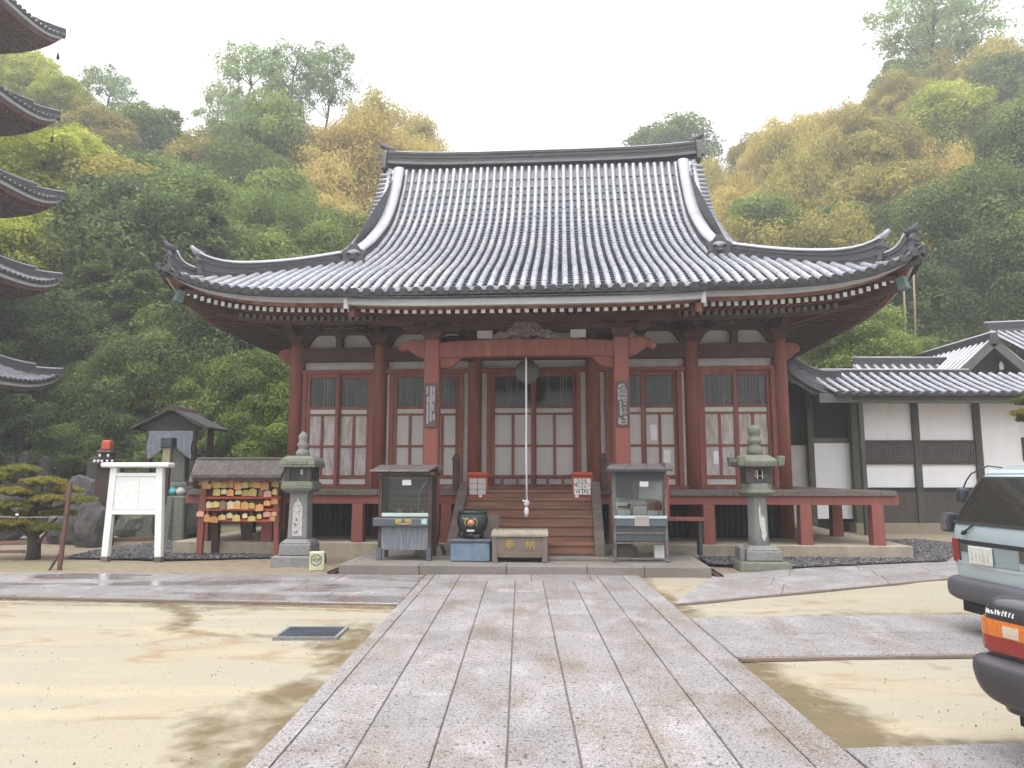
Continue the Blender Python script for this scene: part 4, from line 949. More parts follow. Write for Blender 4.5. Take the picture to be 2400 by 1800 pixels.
m.prism([(-.16, .64), (-.13, .605), (0, .585), (.13, .605), (.16, .64), (.13, .62), (0, .605), (-.13, .62)], -.342, -.33); m.build('gilt_crest', GOLD, cb, bevel=.006)
m = MB(); m.box(.30, .39, -.337, -.33, .60, .685); m.build('green_tag', M('pale_green_tag', (.45, .62, .56)), cb)
STREAK = M('rain_streaked_grey_metal', (.215, .23, .26), (.13, .14, .16), 5, .55, .1, 40, stretch=(9, 1, .5), lo=.42, hi=.6, c3=(.03, .03, .035), s3=9, t3=(.62, .70))
m = MB(); m.box(-.43, .42, -.225, .0, .17, .555); m.build('front_panel', STREAK, cb)
m = MB()
for x in (-.43, .41): m.box(x-.04, x+.04, -.26, -.18, 0, .2)
m.build('leg', SLATE, cb)
# --- right glazed cabinet
cb = hthing('incense_cabinet', 'dark iron glazed incense cabinet with open lower frame right of the stairs', 'cabinet', 1.92, -3.3, .15)
m = MB()
for x, y in ((-.42, -.2), (.42, -.2), (-.42, .26), (.42, .26)): m.box(x-.022, x+.022, y-.022, y+.022, 0, 1.48)
for z in (.30, .05, .46): m.box(-.42, .42, -.215, -.185, z-.015, z+.015)
for x in (-.42, .42): m.box(x-.015, x+.015, -.2, .26, .29, .32)
for x in (-.45, .43): m.box(x-.03, x+.03, -.25, -.18, 0, .04)
m.build('frame', M('rusty_grey_iron', (.16, .15, .14), (.08, .07, .065), 10, .7, .3), cb, bevel=.004)
m = MB(); cab_roof(m, -.55, .40, -.36, .1, 1.50, 1.575, 3)
m.prism([(.40, 1.49), (.48, 1.48), (.57, 1.53), (.54, 1.57), (.48, 1.61), (.40, 1.61)], -.37, .2); m.box(-.5, .5, -.1, .36, 1.51, 1.58); m.build('roof', COPPER, cb, bevel=.006)
m = MB(); m.box(-.55, .52, -.375, -.35, 1.47, 1.505); m.build('gutter', IRON, cb)
m = MB(); m.box(-.42, .42, -.21, .24, 1.33, 1.48); m.build('head_board', IRON, cb)
m = MB(); m.box(-.40, .40, -.206, -.200, .75, 1.33); m.build('pane', CLEAR, cb)
m = MB(); m.box(-.42, .42, .22, .25, .60, 1.45); m.build('back_panel', M('cabinet_back_grey', (.48, .46, .46), (.34, .32, .32), 4, .8), cb)
m = MB(); m.box(.02, .38, .16, .17, 1.0, 1.30); m.build('notice_sheet', M('grey_notice_sheet', (.55, .53, .53), (.48, .46, .46), 6, .8), cb)
m = MB(); m.box(-.39, -.09, .14, .15, 1.03, 1.30); m.build('dark_panel', M('dark_notice', (.13, .11, .11), (.10, .085, .085), 6, .7), cb)
m = MB(); m.box(-.40, .40, -.18, .2, .70, .745); m.build('shelf', GREYW, cb)
for k, (x, w_, z, h, mt) in enumerate(((-.36, .20, .745, .09, CARD), (-.38, .26, .85, .10, CARD), (-.10, .22, .745, .15, CARD), (.14, .16, .745, .07, CARD), (.16, .2, .83, .15, RED2), (-.12, .24, .91, .07, PLAST), (.30, .09, .82, .12, DARKW))):
    m = MB(); m.box(x, x+w_, -.1+.03*k, -.06+.03*k, z, z+h); m.build('incense_pack', mt, cb)
m = MB(); m.box(-.36, -.17, -.108, -.1005, .865, .90); m.box(-.2, -.14, -.108, -.1005, .855, .94); m.build('pack_print', INK, cb)
m = MB(); m.box(0, .14, -.212, -.207, 1.22, 1.305); m.build('label_card', CARD, cb)
m = MB(); m.box(-.43, .43, -.25, -.185, .70, .745); m.build('bottom_rail', M('pale_blue_trim', (.50, .56, .60), (.42, .47, .5), 6, .5), cb, bevel=.004)
m = MB(); m.box(-.425, .425, -.24, .2, .575, .70); m.build('drawer', SLATE, cb, bevel=.006)
m = MB(); m.box(-.10, .135, -.256, -.2505, .58, .735); m.build('price_slip', M('beige_slip', (.36, .31, .28), (.3, .26, .23), 6, .8), cb)
m = MB(); m.box(-.41, .41, -.20, .2, .33, .575); m.build('front_panel', M('dark_teal_metal', (.07, .085, .09), (.05, .06, .065), 5, .45, c3=(.10, .12, .125), s3=3), cb, bevel=.004)
m = MB(); m.box(.24, .40, .0, .1, .04, .26); m.build('white_carton', CARD, cb)
m = MB(); m.box(-.36, -.1, .05, .2, .04, .24); m.build('carton', M('brown_carton', (.14, .10, .085)), cb)
# --- red post and bench beside it
b = hthing('wooden_bench', 'low red-brown wooden bench standing behind the right cabinet', 'bench', 2.75, -2.35, .15)
m = MB(); m.box(-.38, .38, -.17, .17, .60, .66); m.build('seat', PINKRED, b, bevel=.006)
for s in (-1, 1):
    m = MB(); m.box(s*.32-.025, s*.32+.025, -.14, .14, 0, .60); m.build('leg', IRON, b)
b = hthing('red_post_box', 'narrow bright red post box beside the right cabinet', 'post box', 2.44, -2.5, .15)
m = MB(); m.box(-.085, .085, -.1, .1, .66, 1.34); m.box(-.05, .05, -.06, .06, 0, .66); m.build('body', M('worn_red_paint', (.40, .07, .05), (.33, .07, .055), 5, .6), b, bevel=.01)
m = MB(); m.box(-.095, .095, -.11, .11, 1.34, 1.37); m.build('lid', VERMIL, b, bevel=.008)
# --- incense burner on its pedestal
pd_ = hthing('burner_pedestal', 'blue-grey painted stone pedestal under the bronze incense burner', 'pedestal', -.88, -3.42, .15)
m = MB(); m.box(-.325, .325, -.24, .24, 0, .30); m.build('block', M('blue_painted_stone', (.165, .225, .295), (.12, .165, .225), 6, .7, .2, 30), pd_, bevel=.015)
m = MB(); m.frust((0, 0), (.325, .24), (.345, .26), .30, .32); m.box(-.345, .345, -.26, .26, .32, .355); m.build('slab', SLATE, pd_, bevel=.01)
ib = hthing('incense_burner', 'round dark bronze incense burner with gilt crest on a blue-grey pedestal', 'incense burner', -.87, -3.42, .505)
m = MB(); m.lathe([(.10, .07), (.16, .085), (.225, .15), (.262, .24), (.268, .31), (.25, .385), (.235, .41), (.255, .425), (.258, .455), (.235, .46), (.225, .42), (.0, .40)], 32, sy=.9); m.build('bowl', BRONZE, ib)
for a in (R(-90), R(30), R(150)):
    m = MB(); x, y = .15*math.cos(a), .14*math.sin(a); m.tube([(x*1.15, y*1.15, .11), (x*1.2, y*1.2, .05), (x*1.0, y*1.0, .0)], [.045, .03, .04], 8); m.build('leg', BRONZE, ib)
m = MB(); m.lathe([(.0, 0), (.062, .003), (.062, .012), (.0, .014)], 14, cap=False); o = m.build('crest', M('copper_crest', (.46, .22, .12), (.36, .16, .09), 12, .45, metal=.4), ib, loc=(-.0, -.238, .265), rot=(R(84), 0, 0))
m = MB()
for s in (-1, 1): m.tube([(s*.085, -.222, .215), (s*.105, -.215, .28), (s*.075, -.228, .335), (s*.03, -.236, .33)], .011, 6)
m.tube([(-.14, -.205, .345), (-.09, -.225, .325), (-.06, -.23, .35)], .012, 6); m.build('gilt_wreath', GOLD, ib)
m = MB(); m.box(-.065, .055, -.235, -.19, .125, .16); m.build('name_strip', PLAST, ib)
# grey board behind the burner
m = MB(); m.box(-.25, .25, -.015, .015, 0, .68); tag(m.build('plank_board', GREYW, loc=hw(-.72, -2.98, .19), rot=(R(-6), 0, -PHI), bevel=.005), 'plain grey board leaning on the stairs behind the incense burner', 'board')
# --- offering box
ob = hthing('offering_box', 'grey-brown wooden offering box with two gold characters before the stairs', 'offering box', -.06, -3.46, .15)
OBM = M('offering_box_wood', (.20, .15, .125), (.15, .115, .10), 4, .7, .3, 30, stretch=(.4, 1, 1))
m = MB(); m.frust((0, 0), (.37, .21), (.40, .225), .07, .405); m.build('body', OBM, ob, bevel=.008)
for s in (-1, 1):
    m = MB(); m.prism([(s*.36, 0), (s*.455, 0), (s*.455, .41), (s*.37, .41), (s*.37, .09)], -.235, .235); m.build('end_panel', OBM, ob, bevel=.008)
m = MB(); m.box(-.47, .47, -.255, .255, .405, .445); m.frust((0, 0), (.47, .255), (.455, .15), .445, .515); m.build('lid', M('worn_lid_wood', (.31, .265, .20), (.24, .20, .155), 5, .75, .3), ob, bevel=.008)
m = MB()
for k in range(9): m.box(-.38+.095*k-.015, -.38+.095*k+.015, -.12, .12, .516, .53)
m.build('slats', OBM, ob)
for ch, x in (('奉', -.165), ('納', .175)):
    o = text_mb(ch, .165, .003).build('gold_character', GOLD, ob, loc=(x, -.226, .27), rot=(R(-2.5), 0, 0), fix=False)
# --- gong and rope
gg = hthing('gong', 'round grey flat gong hanging under the porch beam before the middle doors', 'gong', -.02, -2.0, 3.52)
m = MB(); m.lathe([(.0, -.05), (.05, -.052), (.06, -.045), (.15, -.05), (.2, -.04), (.235, 0), (.2, .04), (.06, .05), (.0, .05)], 28, cap=False); m.build('disc', M('dull_gong_metal', (.14, .14, .128), (.10, .10, .09), 6, .7), gg, rot=(R(90), 0, 0))
m = MB()
m.tube([(-.13, 0, .18), (-.13, 0, .36), (.13, 0, .36), (.13, 0, .18)], .012, 6); m.build('hanger', IRON, gg)
rp_ = hthing('bell_rope', 'long white bell rope with knotted end hanging before the stairs', 'rope', 0, -2.72, 3.70)
m = MB(); m.tube([(0, 0, 0), (.002, 0, -.8), (-.002, 0, -1.8), (.008, 0, -2.62)], [.017, .016, .017, .018], 8); m.build('rope', ROPE, rp_)
m = MB(); m.tube([(-.06, -.01, -2.585), (-.02, -.035, -2.61), (.03, -.03, -2.60), (.055, .0, -2.63), (.02, .03, -2.66), (-.03, .02, -2.62)], .018, 8); m.lathe([(.02, -2.70), (.045, -2.66), (.045, -2.62), (.02, -2.58)], 10); m.build('knot', ROPE, rp_)
m = MB(); m.lathe([(.018, -2.70), (.04, -2.74), (.042, -2.80), (.026, -2.88)], 10); m.build('tassel', ROPE, rp_)
# --- carved name boards on the porch pillars
BOARD = M('aged_board', (.115, .085, .08), (.075, .055, .055), 6, .75, .3); PALE = M('worn_pale_strokes', (.38, .36, .38), (.27, .25, .27), 20, .8, .3)
for s, lab in ((-1, 'dark hanging name board with three long pale strokes on the left porch pillar'), (1, 'dark hanging name board with pale raised characters on the right porch pillar')):
    nbd = hthing('name_board', lab, 'name board', s*PPU+.005, -2.915, 2.41)
    m = MB(); m.box(-.105, .105, -.018, .0, 0, .80); m.build('board', BOARD, nbd, bevel=.006)
    m = MB(); m.box(-.112, -.098, -.024, 0, 0, .8); m.box(.098, .112, -.024, 0, 0, .8); m.build('frame', UNDER, nbd)
    m = MB()
    if s < 0:
        for x0, x1, z0, z1 in ((-.075, -.04, .06, .42), (-.085, -.05, .58, .73), (-.075, -.03, .44, .55), (-.02, .018, .10, .74), (.028, .05, .45, .60), (.05, .07, .45, .73), (.03, .052, .62, .73), (.03, .06, .28, .42), (.04, .075, .12, .24)):
            m.box(x0, x1, -.026, -.018, z0, z1)
    else:
        for x0, x1, z0, z1 in ((-.07, -.02, .68, .73), (-.04, .04, .72, .75), (.0, .05, .67, .70), (-.08, -.05, .55, .66), (-.04, .06, .63, .655), (-.04, .05, .59, .61), (.06, .075, .52, .66), (-.06, .06, .55, .575), (-.08, -.04, .46, .53), (-.03, .0, .47, .52), (.01, .07, .50, .52), (.01, .03, .45, .50), (.05, .07, .45, .50), (.01, .07, .44, .46), (-.05, -.02, .28, .44), (.01, .07, .40, .42), (.01, .07, .375, .39), (.01, .07, .32, .335), (.01, .07, .29, .31), (-.05, -.01, .19, .29), (.02, .06, .25, .27), (.01, .03, .21, .25), (.05, .07, .21, .25), (-.08, -.05, .04, .15), (.02, .07, .13, .18), (-.05, .07, .03, .05), (-.05, -.03, .05, .13), (-.02, .05, .08, .10), (.055, .075, .05, .13)):
            m.box(x0, x1, -.026, -.018, z0, z1)
    m.build('raised_strokes', PALE, nbd, bevel=.003)
# --- red stands with white slips at the head of the stairs
for s, lab in ((-1, 'red stand of pale blank slips at the left head of the stairs'), (1, 'red stand of white slips with black writing at the right head of the stairs')):
    rs = hthing('slip_stand', lab, 'slip stand', s*1.0+.01, -1.72, 1.12)
    m = MB(); m.box(-.19, .19, 0, .03, -.06, .50); m.box(-.19, .19, -.05, 0, -.06, .03); m.box(-.20, .20, -.06, .03, .44, .47); m.build('stand', VERMIL, rs, bevel=.004)
    for k in range(3):
        for q in range(2):
            m = MB(); x0 = -.155+.165*q; m.box(x0, x0+.15, -.03-.012*(2-k), -.02-.012*(2-k), .07+.105*k, .165+.105*k); m.build('slip', CARD if s > 0 else PLAST, rs)
            if s > 0:
                m = MB(); r_ = random.Random(k*3+q)
                for j in range(5):
                    xx, zz = x0+r_.uniform(.02, .11), .085+.105*k+r_.uniform(0, .05)
                    if r_.random() < .5: m.box(xx, xx+.012, -.038-.012*(2-k), -.031-.012*(2-k), zz, zz+.035)
                    else: m.box(xx, xx+.035, -.038-.012*(2-k), -.031-.012*(2-k), zz, zz+.01)
                m.build('writing', INK, rs)
    m = MB(); m.box(-.05-.08*s, .01-.08*s, -.065, -.055, .02, .065); m.build('tag', CARD, rs)
# ================================================================ hills and forest
def px_of(p):
    x, y, z = p[0], p[1], p[2]-1.55; yc = y*CP+z*SP; zc = -y*SP+z*CP
    return 1106+FPX*x/yc, 829.5-FPX*zc/yc
def hL(x, y):
    r = interp((-75, -45, -28, -20, -11, -8, -4, -2), (30, 27, 20, 22, 22, 16, 3, -1), x); t = max(0, (y-25)/33)
    return r*(min(t, 1)**.9)-.3 + (max(0, t-1)*-6) + .5*noise.noise(Vector((x*.2, y*.2, 0)))*min(1, t*4)
def hR(x, y):
    r = interp((5, 9, 15, 24, 32, 44, 85), (0, 11, 21, 26, 30, 33, 38), x); t = max(0, (y-30)/30)
    return r*(min(t, 1)**.9)-.3 + (max(0, t-1)*-6) + .5*noise.noise(Vector((x*.2, y*.2, 5)))*min(1, t*4)
HILLM = M('leaf_litter_slope', (.07, .066, .032), (.04, .044, .022), 1.5, .95, .5, 8)
for nm, f, x0, x1, y0, y1 in (('hill', hL, -85, -2, 24.5, 84), ('hill', hR, 5, 95, 29.5, 88)):
    m = MB(); m.smooth = True; m.grid([[(x0+(x1-x0)*i/44, y0+(y1-y0)*j/40, f(x0+(x1-x0)*i/44, y0+(y1-y0)*j/40)) for i in range(45)] for j in range(41)])
    tag(m.build(nm, HILLM, fix=False), kind='structure')
def leafmat(name, a, b, c):
    m = bpy.data.materials.new(name); m.use_nodes = True; t = m.node_tree; N, L = t.nodes, t.links; N.clear()
    o = N.new('ShaderNodeOutputMaterial'); mx = N.new('ShaderNodeMixShader'); mx.inputs[0].default_value = .38
    d = N.new('ShaderNodeBsdfPrincipled'); d.inputs['Roughness'].default_value = .55; d.inputs['Specular IOR Level'].default_value = .3; tr = N.new('ShaderNodeBsdfTranslucent')
    at_ = N.new('ShaderNodeAttribute'); at_.attribute_name = 'tint'; rp = N.new('ShaderNodeValToRGB'); e = rp.color_ramp.elements
    e[0].position = .1; e[0].color = (*a, 1); e[1].position = .9; e[1].color = (*c, 1); q = e.new(.5); q.color = (*b, 1)
    oi = N.new('ShaderNodeObjectInfo'); ad = N.new('ShaderNodeMath'); ad.operation = 'MULTIPLY_ADD'; ad.inputs[1].default_value = .36; L.new(oi.outputs['Random'], ad.inputs[0])
    su = N.new('ShaderNodeMath'); su.operation = 'SUBTRACT'; su.inputs[1].default_value = .18; L.new(at_.outputs['Fac'], su.inputs[0]); L.new(su.outputs[0], ad.inputs[2]); L.new(ad.outputs[0], rp.inputs[0])
    L.new(rp.outputs[0], d.inputs['Base Color']); L.new(rp.outputs[0], tr.inputs[0]); L.new(d.outputs[0], mx.inputs[1]); L.new(tr.outputs[0], mx.inputs[2]); L.new(mx.outputs[0], o.inputs[0])
    return m
LEAF = {'dark': leafmat('dark_evergreen_leaf', (.055, .088, .032), (.135, .195, .058), (.29, .36, .095)),
        'mid': leafmat('green_leaf', (.072, .115, .027), (.175, .25, .053), (.34, .42, .09)),
        'bright': leafmat('yellow_green_leaf', (.20, .24, .034), (.43, .47, .062), (.64, .66, .12)),
        'gold': leafmat('golden_bamboo_leaf', (.24, .18, .042), (.51, .39, .09), (.68, .56, .18)),
        'olive': leafmat('olive_bamboo_leaf', (.165, .15, .036), (.37, .325, .075), (.54, .46, .12)),
        'blue': leafmat('dusky_blue_green_leaf', (.058, .085, .052), (.13, .185, .10), (.24, .31, .16)),
        'pale': leafmat('pale_sky_lit_leaf', (.16, .23, .10), (.32, .42, .18), (.46, .55, .26)),
        'pine': leafmat('pine_needle', (.09, .12, .025), (.20, .23, .05), (.42, .33, .075))}
BARK = M('tree_bark', (.075, .058, .045), (.04, .032, .026), 8, .95, .6, 20, stretch=(1, 1, .3))
def leaf(m, p, n, s, r_, el=1.0, down=0):
    """one folded leaf clump facing n"""
    n = n.normalized(); a = Vector((r_.gauss(0, 1), r_.gauss(0, 1), r_.gauss(0, 1)-down)); x = a-n*a.dot(n)
    if x.length < 1e-4: return
    x = x.normalized()*s*el; y = n.cross(x).normalized()*s*.62; k = n*s*.25
    i = m.vs([p-x, p-y*r_.uniform(.6, 1.1)+k, p+x*r_.uniform(.7, 1.2), p+y*r_.uniform(.6, 1.1)+k]); m.fs(i, [(0, 1, 2, 3)])
def crown(kind, seed, nl, ls, z0=.22, rx=.36):
    """foliage of a tree one unit tall: many leaf clumps spread over uneven lobes"""
    r_ = random.Random(seed); m = MB(); lobes = []
    if kind in ('round', 'shrub', 'airy'):
        k = {'round': 34, 'shrub': 26, 'airy': 44}[kind]; gap = {'round': .10, 'shrub': .11, 'airy': .085}[kind]
        zc = (1+z0)/2; hz = (1-z0)/2
        for i in range(k):
            for _ in range(20):
                d = Vector((r_.gauss(0, 1), r_.gauss(0, 1), r_.gauss(.25, 1))).normalized(); q = r_.uniform(.45, .82)
                c = Vector((d.x*rx*q, d.y*rx*q, zc+d.z*hz*q))
                if all((c-o[0]).length > gap for o in lobes): break
            lobes.append((c, r_.uniform(.08, .165) if kind != 'airy' else r_.choice((.035, .05, .065, .095)), r_.uniform(.1, .9)))
        for i in range(nl):
            c, rr, tn = lobes[r_.randrange(len(lobes))]; d = Vector((r_.gauss(0, 1), r_.gauss(0, 1), r_.gauss(.35, .9))).normalized()
            q = rr*r_.uniform(.72, 1.12) if r_.random() < (.8 if kind != 'airy' else .5) else rr*r_.uniform(.9, 1.35 if kind != 'airy' else 1.9)
            p = c+Vector((d.x*q, d.y*q, d.z*q*.8)); p += Vector((noise.noise(p*9), noise.noise(p*9+Vector((7, 1, 3))), noise.noise(p*9+Vector((2, 9, 5)))))*.03
            m.tint = min(1, max(0, tn*.55+.22+r_.gauss(0, .12))); leaf(m, p, d+Vector((r_.gauss(0, .5), r_.gauss(0, .5), r_.gauss(.3, .5))), ls*r_.uniform(.6, 1.3), r_)
    elif kind == 'plume':                       # arching bamboo plumes
        k = 34
        for i in range(k):
            a = r_.uniform(0, 6.28); q = rx*math.sqrt(r_.random()); b = Vector((math.cos(a)*q*.7, math.sin(a)*q*.7, z0)); h = 1-.55*(q/rx)**2*r_.uniform(.5, 1)-r_.uniform(0, .12)
            o = Vector((math.cos(a), math.sin(a), 0))*r_.uniform(.06, .17); tn = r_.uniform(.15, .85); n_ = nl//k
            for j in range(n_):
                t_ = r_.random()**.75; c = b.lerp(Vector((b.x, b.y, h)), t_)+o*t_**3; c.z -= .10*t_**4
                w_ = .055+.045*math.sin(math.pi*min(1, t_*1.05)); d = Vector((r_.gauss(0, 1), r_.gauss(0, 1), r_.gauss(-.1, .7))); p = c+d*w_*.75
                m.tint = min(1, max(0, tn*.5+.12+.3*t_+r_.gauss(0, .12))); leaf(m, p, Vector((d.x, d.y, .35+r_.gauss(0, .4))), ls*r_.uniform(.55, 1.2), r_, 1.5, 1.2)
    elif kind == 'layer':                        # drooping conifer layers
        k = 11
        for i in range(nl):
            lv = r_.randrange(k); z = z0+(1-z0)*((lv+.5)/k)**.9; R0 = rx*(1-((z-z0)/(1-z0))**1.35)*(.75+.5*((lv*37+seed) % 7)/7)+.03
            a = r_.uniform(0, 6.28); arm = math.floor(a/6.28*9); q = math.sqrt(r_.random()); rr = R0*q*(.8+.4*((arm*13+lv*7+seed) % 5)/5)
            p = Vector((math.cos(a)*rr, math.sin(a)*rr, z-.11*(q**2)*R0/rx+r_.gauss(0, .014)+.015*((arm+lv) % 3)))
            m.tint = min(1, max(0, .25+.35*q+.12*((arm+lv*3) % 4)/4+r_.gauss(0, .12))); leaf(m, p, Vector((math.cos(a)*.5, math.sin(a)*.5, 1))+Vector((r_.gauss(0, .35), r_.gauss(0, .35), 0)), ls*r_.uniform(.6, 1.25), r_, 1.3)
    return m
def trunk_mb(seed, z1=.7, r0=.022, limbs=7, lean=.04):
    r_ = random.Random(seed); m = MB(); pts = [Vector((lean*t_*r_.uniform(.5, 1.4), lean*.6*math.sin(t_*5+seed), -.06+(z1+.06)*t_)) for t_ in [i/7 for i in range(8)]]
    m.tube(pts, [r0*(1.25 if i == 0 else 1)*(1-.62*i/7) for i in range(8)], 7)
    for k in range(limbs):
        i = r_.randrange(2, 7); a = r_.uniform(0, 6.28); l_ = r_.uniform(.12, .26); p = pts[i]; d = Vector((math.cos(a), math.sin(a), r_.uniform(.5, 1.1))).normalized()
        m.tube([p, p+d*l_*.5+Vector((0, 0, .01)), p+d*l_+Vector((0, 0, .035))], [r0*.42, r0*.28, r0*.1], 5)
    return m
PROTO = {}
def proto(key, kind, leafm, seed, nl, ls, z0=.22, rx=.36, **tk):
    c = crown(kind, seed, nl, ls, z0, rx).build('crown', LEAF[leafm], fix=False, tints=True); t_ = trunk_mb(seed, **tk).build('trunk', BARK, fix=False)
    COL.objects.unlink(c); COL.objects.unlink(t_); PROTO.setdefault(key, []).append((c.data, t_.data)); bpy.data.objects.remove(c); bpy.data.objects.remove(t_)
NLF = 20000
for q in range(2):
    proto('dark', 'round', 'dark', 10+q, NLF, .0155); proto('mid', 'round', 'mid', 20+q, NLF, .0150); proto('bright', 'round', 'bright', 30+q, NLF, .0150)
    proto('gold', 'plume', 'gold', 40+q, NLF+6000, .0115, .05, .34); proto('olive', 'plume', 'olive', 50+q, NLF+6000, .0115, .05, .34); proto('layer', 'layer', 'blue', 60+q, NLF, .0150, .12, .34)
    proto('ofol', 'round', 'olive', 55+q, NLF, .0150)
    proto('dshrub', 'shrub', 'dark', 70+q, 26000, .013, .02, .5, z1=.5); proto('mshrub', 'shrub', 'mid', 80+q, 26000, .013, .02, .5, z1=.5)
proto('bigdark', 'round', 'dark', 97, 42000, .0105, .16, .38); proto('bigmid', 'round', 'mid', 98, 42000, .0105, .16, .38)
proto('bigdark', 'round', 'dark', 91, 42000, .0105, .16, .38); proto('bigmid', 'round', 'mid', 92, 42000, .0105, .16, .38); proto('biglayer', 'layer', 'dark', 93, 42000, .0105, .08, .36)
proto('airy', 'airy', 'pale', 95, 6500, .0125, .24, .40, z1=.93, r0=.014, limbs=16, lean=.07); proto('airy', 'airy', 'pale', 96, 6500, .0125, .30, .40, z1=.93, r0=.013, limbs=16, lean=-.08)
KNAME = {'dark': ('evergreen_tree', 'dark green rounded evergreen'), 'mid': ('broadleaf_tree', 'mid green broadleaf tree'), 'bright': ('broadleaf_tree', 'bright yellow-green broadleaf tree'), 'gold': ('bamboo_clump', 'golden feathery bamboo clump'),
         'olive': ('bamboo_clump', 'olive-brown feathery bamboo clump'), 'layer': ('conifer_tree', 'dusky blue-green layered conifer'), 'ofol': ('broadleaf_tree', 'olive brown rounded tree'), 'dshrub': ('shrub', 'dark green shrub'), 'mshrub': ('shrub', 'mid green shrub'),
         'bigdark': ('evergreen_tree', 'dark green evergreen'), 'bigmid': ('broadleaf_tree', 'large leafy green tree'), 'biglayer': ('conifer_tree', 'dark drooping conifer'), 'airy': ('tall_tree', 'tall thin-crowned tree')}
ntree = 0
def tree(key, x, y, z, h, label, group=None, wide=1.0, idx=None):
    global ntree
    ntree += 1; cm, tm = PROTO[key][(ntree if idx is None else idx) % len(PROTO[key])]; n, _ = KNAME[key]
    t_ = thing(n, label, 'bamboo' if 'bamboo' in n else ('shrub' if n == 'shrub' else 'tree'), (x, y, z), rnd.uniform(0, 6.28), group); t_.scale = (h*wide*rnd.uniform(.92, 1.1), h*wide*rnd.uniform(.92, 1.1), h)
    for nm, me in (('trunk', tm), ('crown', cm)):
        o = bpy.data.objects.new(nm, me); COL.objects.link(o); o.parent = t_
    return t_
def zone(px, py):
    if px < 1106:
        if py < 260: return 'on the left skyline beside the pagoda tip' if px < 330 else ('on the left skyline between pagoda and hall' if px < 480 else 'on the left skyline above the hall roof')
        if px < 220: return 'just right of the pagoda tiers'
        if px < 460: return 'halfway up the left slope' if py < 600 else 'low on the left slope above the white notice board'
        if px < 640: return 'on the left slope above the upturned roof corner' if py < 560 else 'low on the left slope under the upturned roof corner'
        return 'on the slope right beside the left roof edge'
    if px < 1720: return 'on the right slope beside the roof gable' if py > 330 else 'on the right skyline beside the ridge end'
    if py < 250: return 'high on the right skyline' if px < 2000 else 'high on the right slope near the picture edge'
    if px < 1960: return 'in the middle of the right slope above the roof corner' if py < 520 else 'low on the right slope behind the roof corner'
    return 'on the right slope above the white walled building' if py > 420 else 'on the upper right slope at the picture edge'
def species(px, py):
    q = rnd.random()
    if px < 1106:
        if px < 190 and py < 300: return 'bright' if q < .75 else 'mid'
        if px < 240 and py < 470: return 'bright' if q < .7 else 'mid'
        if px < 330 and py < 300: return 'mid' if q < .6 else 'bright'
        if 625 < px and py > 235: return 'gold' if q < .84 else 'olive'
        if px > 740: return 'olive' if q < .4 else ('ofol' if q < .7 else 'mid')
        if px > 470 and py < 470: return 'mid' if q < .75 else 'ofol'
        if py < 400: return 'mid' if q < .5 else ('ofol' if q < .75 else 'dark')
        if px < 110 and 430 < py < 600: return 'bright'
        if py < 560: return 'dark' if q < .3 else ('layer' if q < .5 else ('mid' if q < .85 else 'ofol'))
        return 'layer' if q < .45 else ('dark' if q < .75 else 'mid')
    if px < 1740: return 'gold' if q < .5 else ('olive' if q < .88 else 'ofol')
    if px < 2110 and (py < 390 or px < 1990): return 'ofol' if q < .3 else ('olive' if q < .62 else ('gold' if q < .74 else ('bright' if q < .84 else 'mid')))
    if py < 190: return 'olive' if q < .45 else ('gold' if q < .65 else 'mid')
    if py < 380: return 'ofol' if q < .35 else ('mid' if q < .6 else ('dark' if q < .85 else 'olive'))
    return 'dark' if q < .6 else 'mid'
def spread(f, x0, x1, y0, y1, st, hr):
    y = y0
    row = 0
    while y <= y1:
        x = x0+(row % 2)*st*.5
        while x <= x1:
            X, Y = x+rnd.uniform(-.3, .3)*st, y+rnd.uniform(-.3, .3)*st; x += st
            h = rnd.uniform(*hr); z = f(X, Y)
            if z < -.6: continue
            a, b = px_of((X, Y, z+h*.62)); at_, bt = px_of((X, Y, z+h))
            if a < -420 or a > 2650 or bt > 1060: continue
            if 830 < a < 1500 and b > 300: continue
            if 700 < a < 1640 and bt > 440: continue
            if 600 < a < 1730 and bt > 660: continue
            k = species(a, b); zn = zone(a, b)
            if k in ('gold', 'olive') and Y < 41: k = 'mid' if rnd.random() < .6 else 'ofol'
            if k in ('gold', 'olive'): h *= 1.02
            lab = KNAME[k][1]+' '+zn
            if Y < 41: k = {'mid': 'bigmid', 'dark': 'bigdark', 'layer': 'biglayer'}.get(k, k)
            tree(k, X, Y, z, h, lab, lab+' among its neighbours', rnd.uniform(.85, 1.15))
        y += st*.86; row += 1
spread(hL, -52, -7.2, 27.5, 61, 4.1, (5.6, 10.0))
spread(hR, 9.5, 60, 33, 64, 4.2, (5.6, 9.6))
def tree_px(key, px, pt, pb, y, label, wide=1.0, idx=None):
    """tree at depth y reaching from pb up to pt in the photograph"""
    a, b = at(px, pt, y), at(px, pb, y); return tree(key, a.x, y, b.z, a.z-b.z, label, None, wide, idx)
tree_px('airy', 545, 92, 340, 56, 'airy tall tree leaning left on the left skyline, leftmost of three', 1.0, 0)
tree_px('airy', 640, 92, 320, 57, 'airy tall tree with bare trunk on the left skyline, middle of three', .95, 1)
tree_px('airy', 712, 90, 300, 58, 'airy tall tree on the left skyline, nearest the golden bamboo', .95, 0)
tree_px('airy', 490, 175, 390, 54, 'ragged thin tree hanging over the saddle of the left skyline', .8, 1)
tree_px('airy', 232, 138, 330, 57, 'small thin tree with sky showing through, right of the pagoda tip', 1.0, 0)
tree_px('airy', 1985, -30, 250, 62, 'tall airy pine standing above the right skyline', 1.25, 1)
tree_px('airy', 2060, -20, 230, 63, 'second airy pine above the right skyline, nearer the picture edge', 1.1, 0)
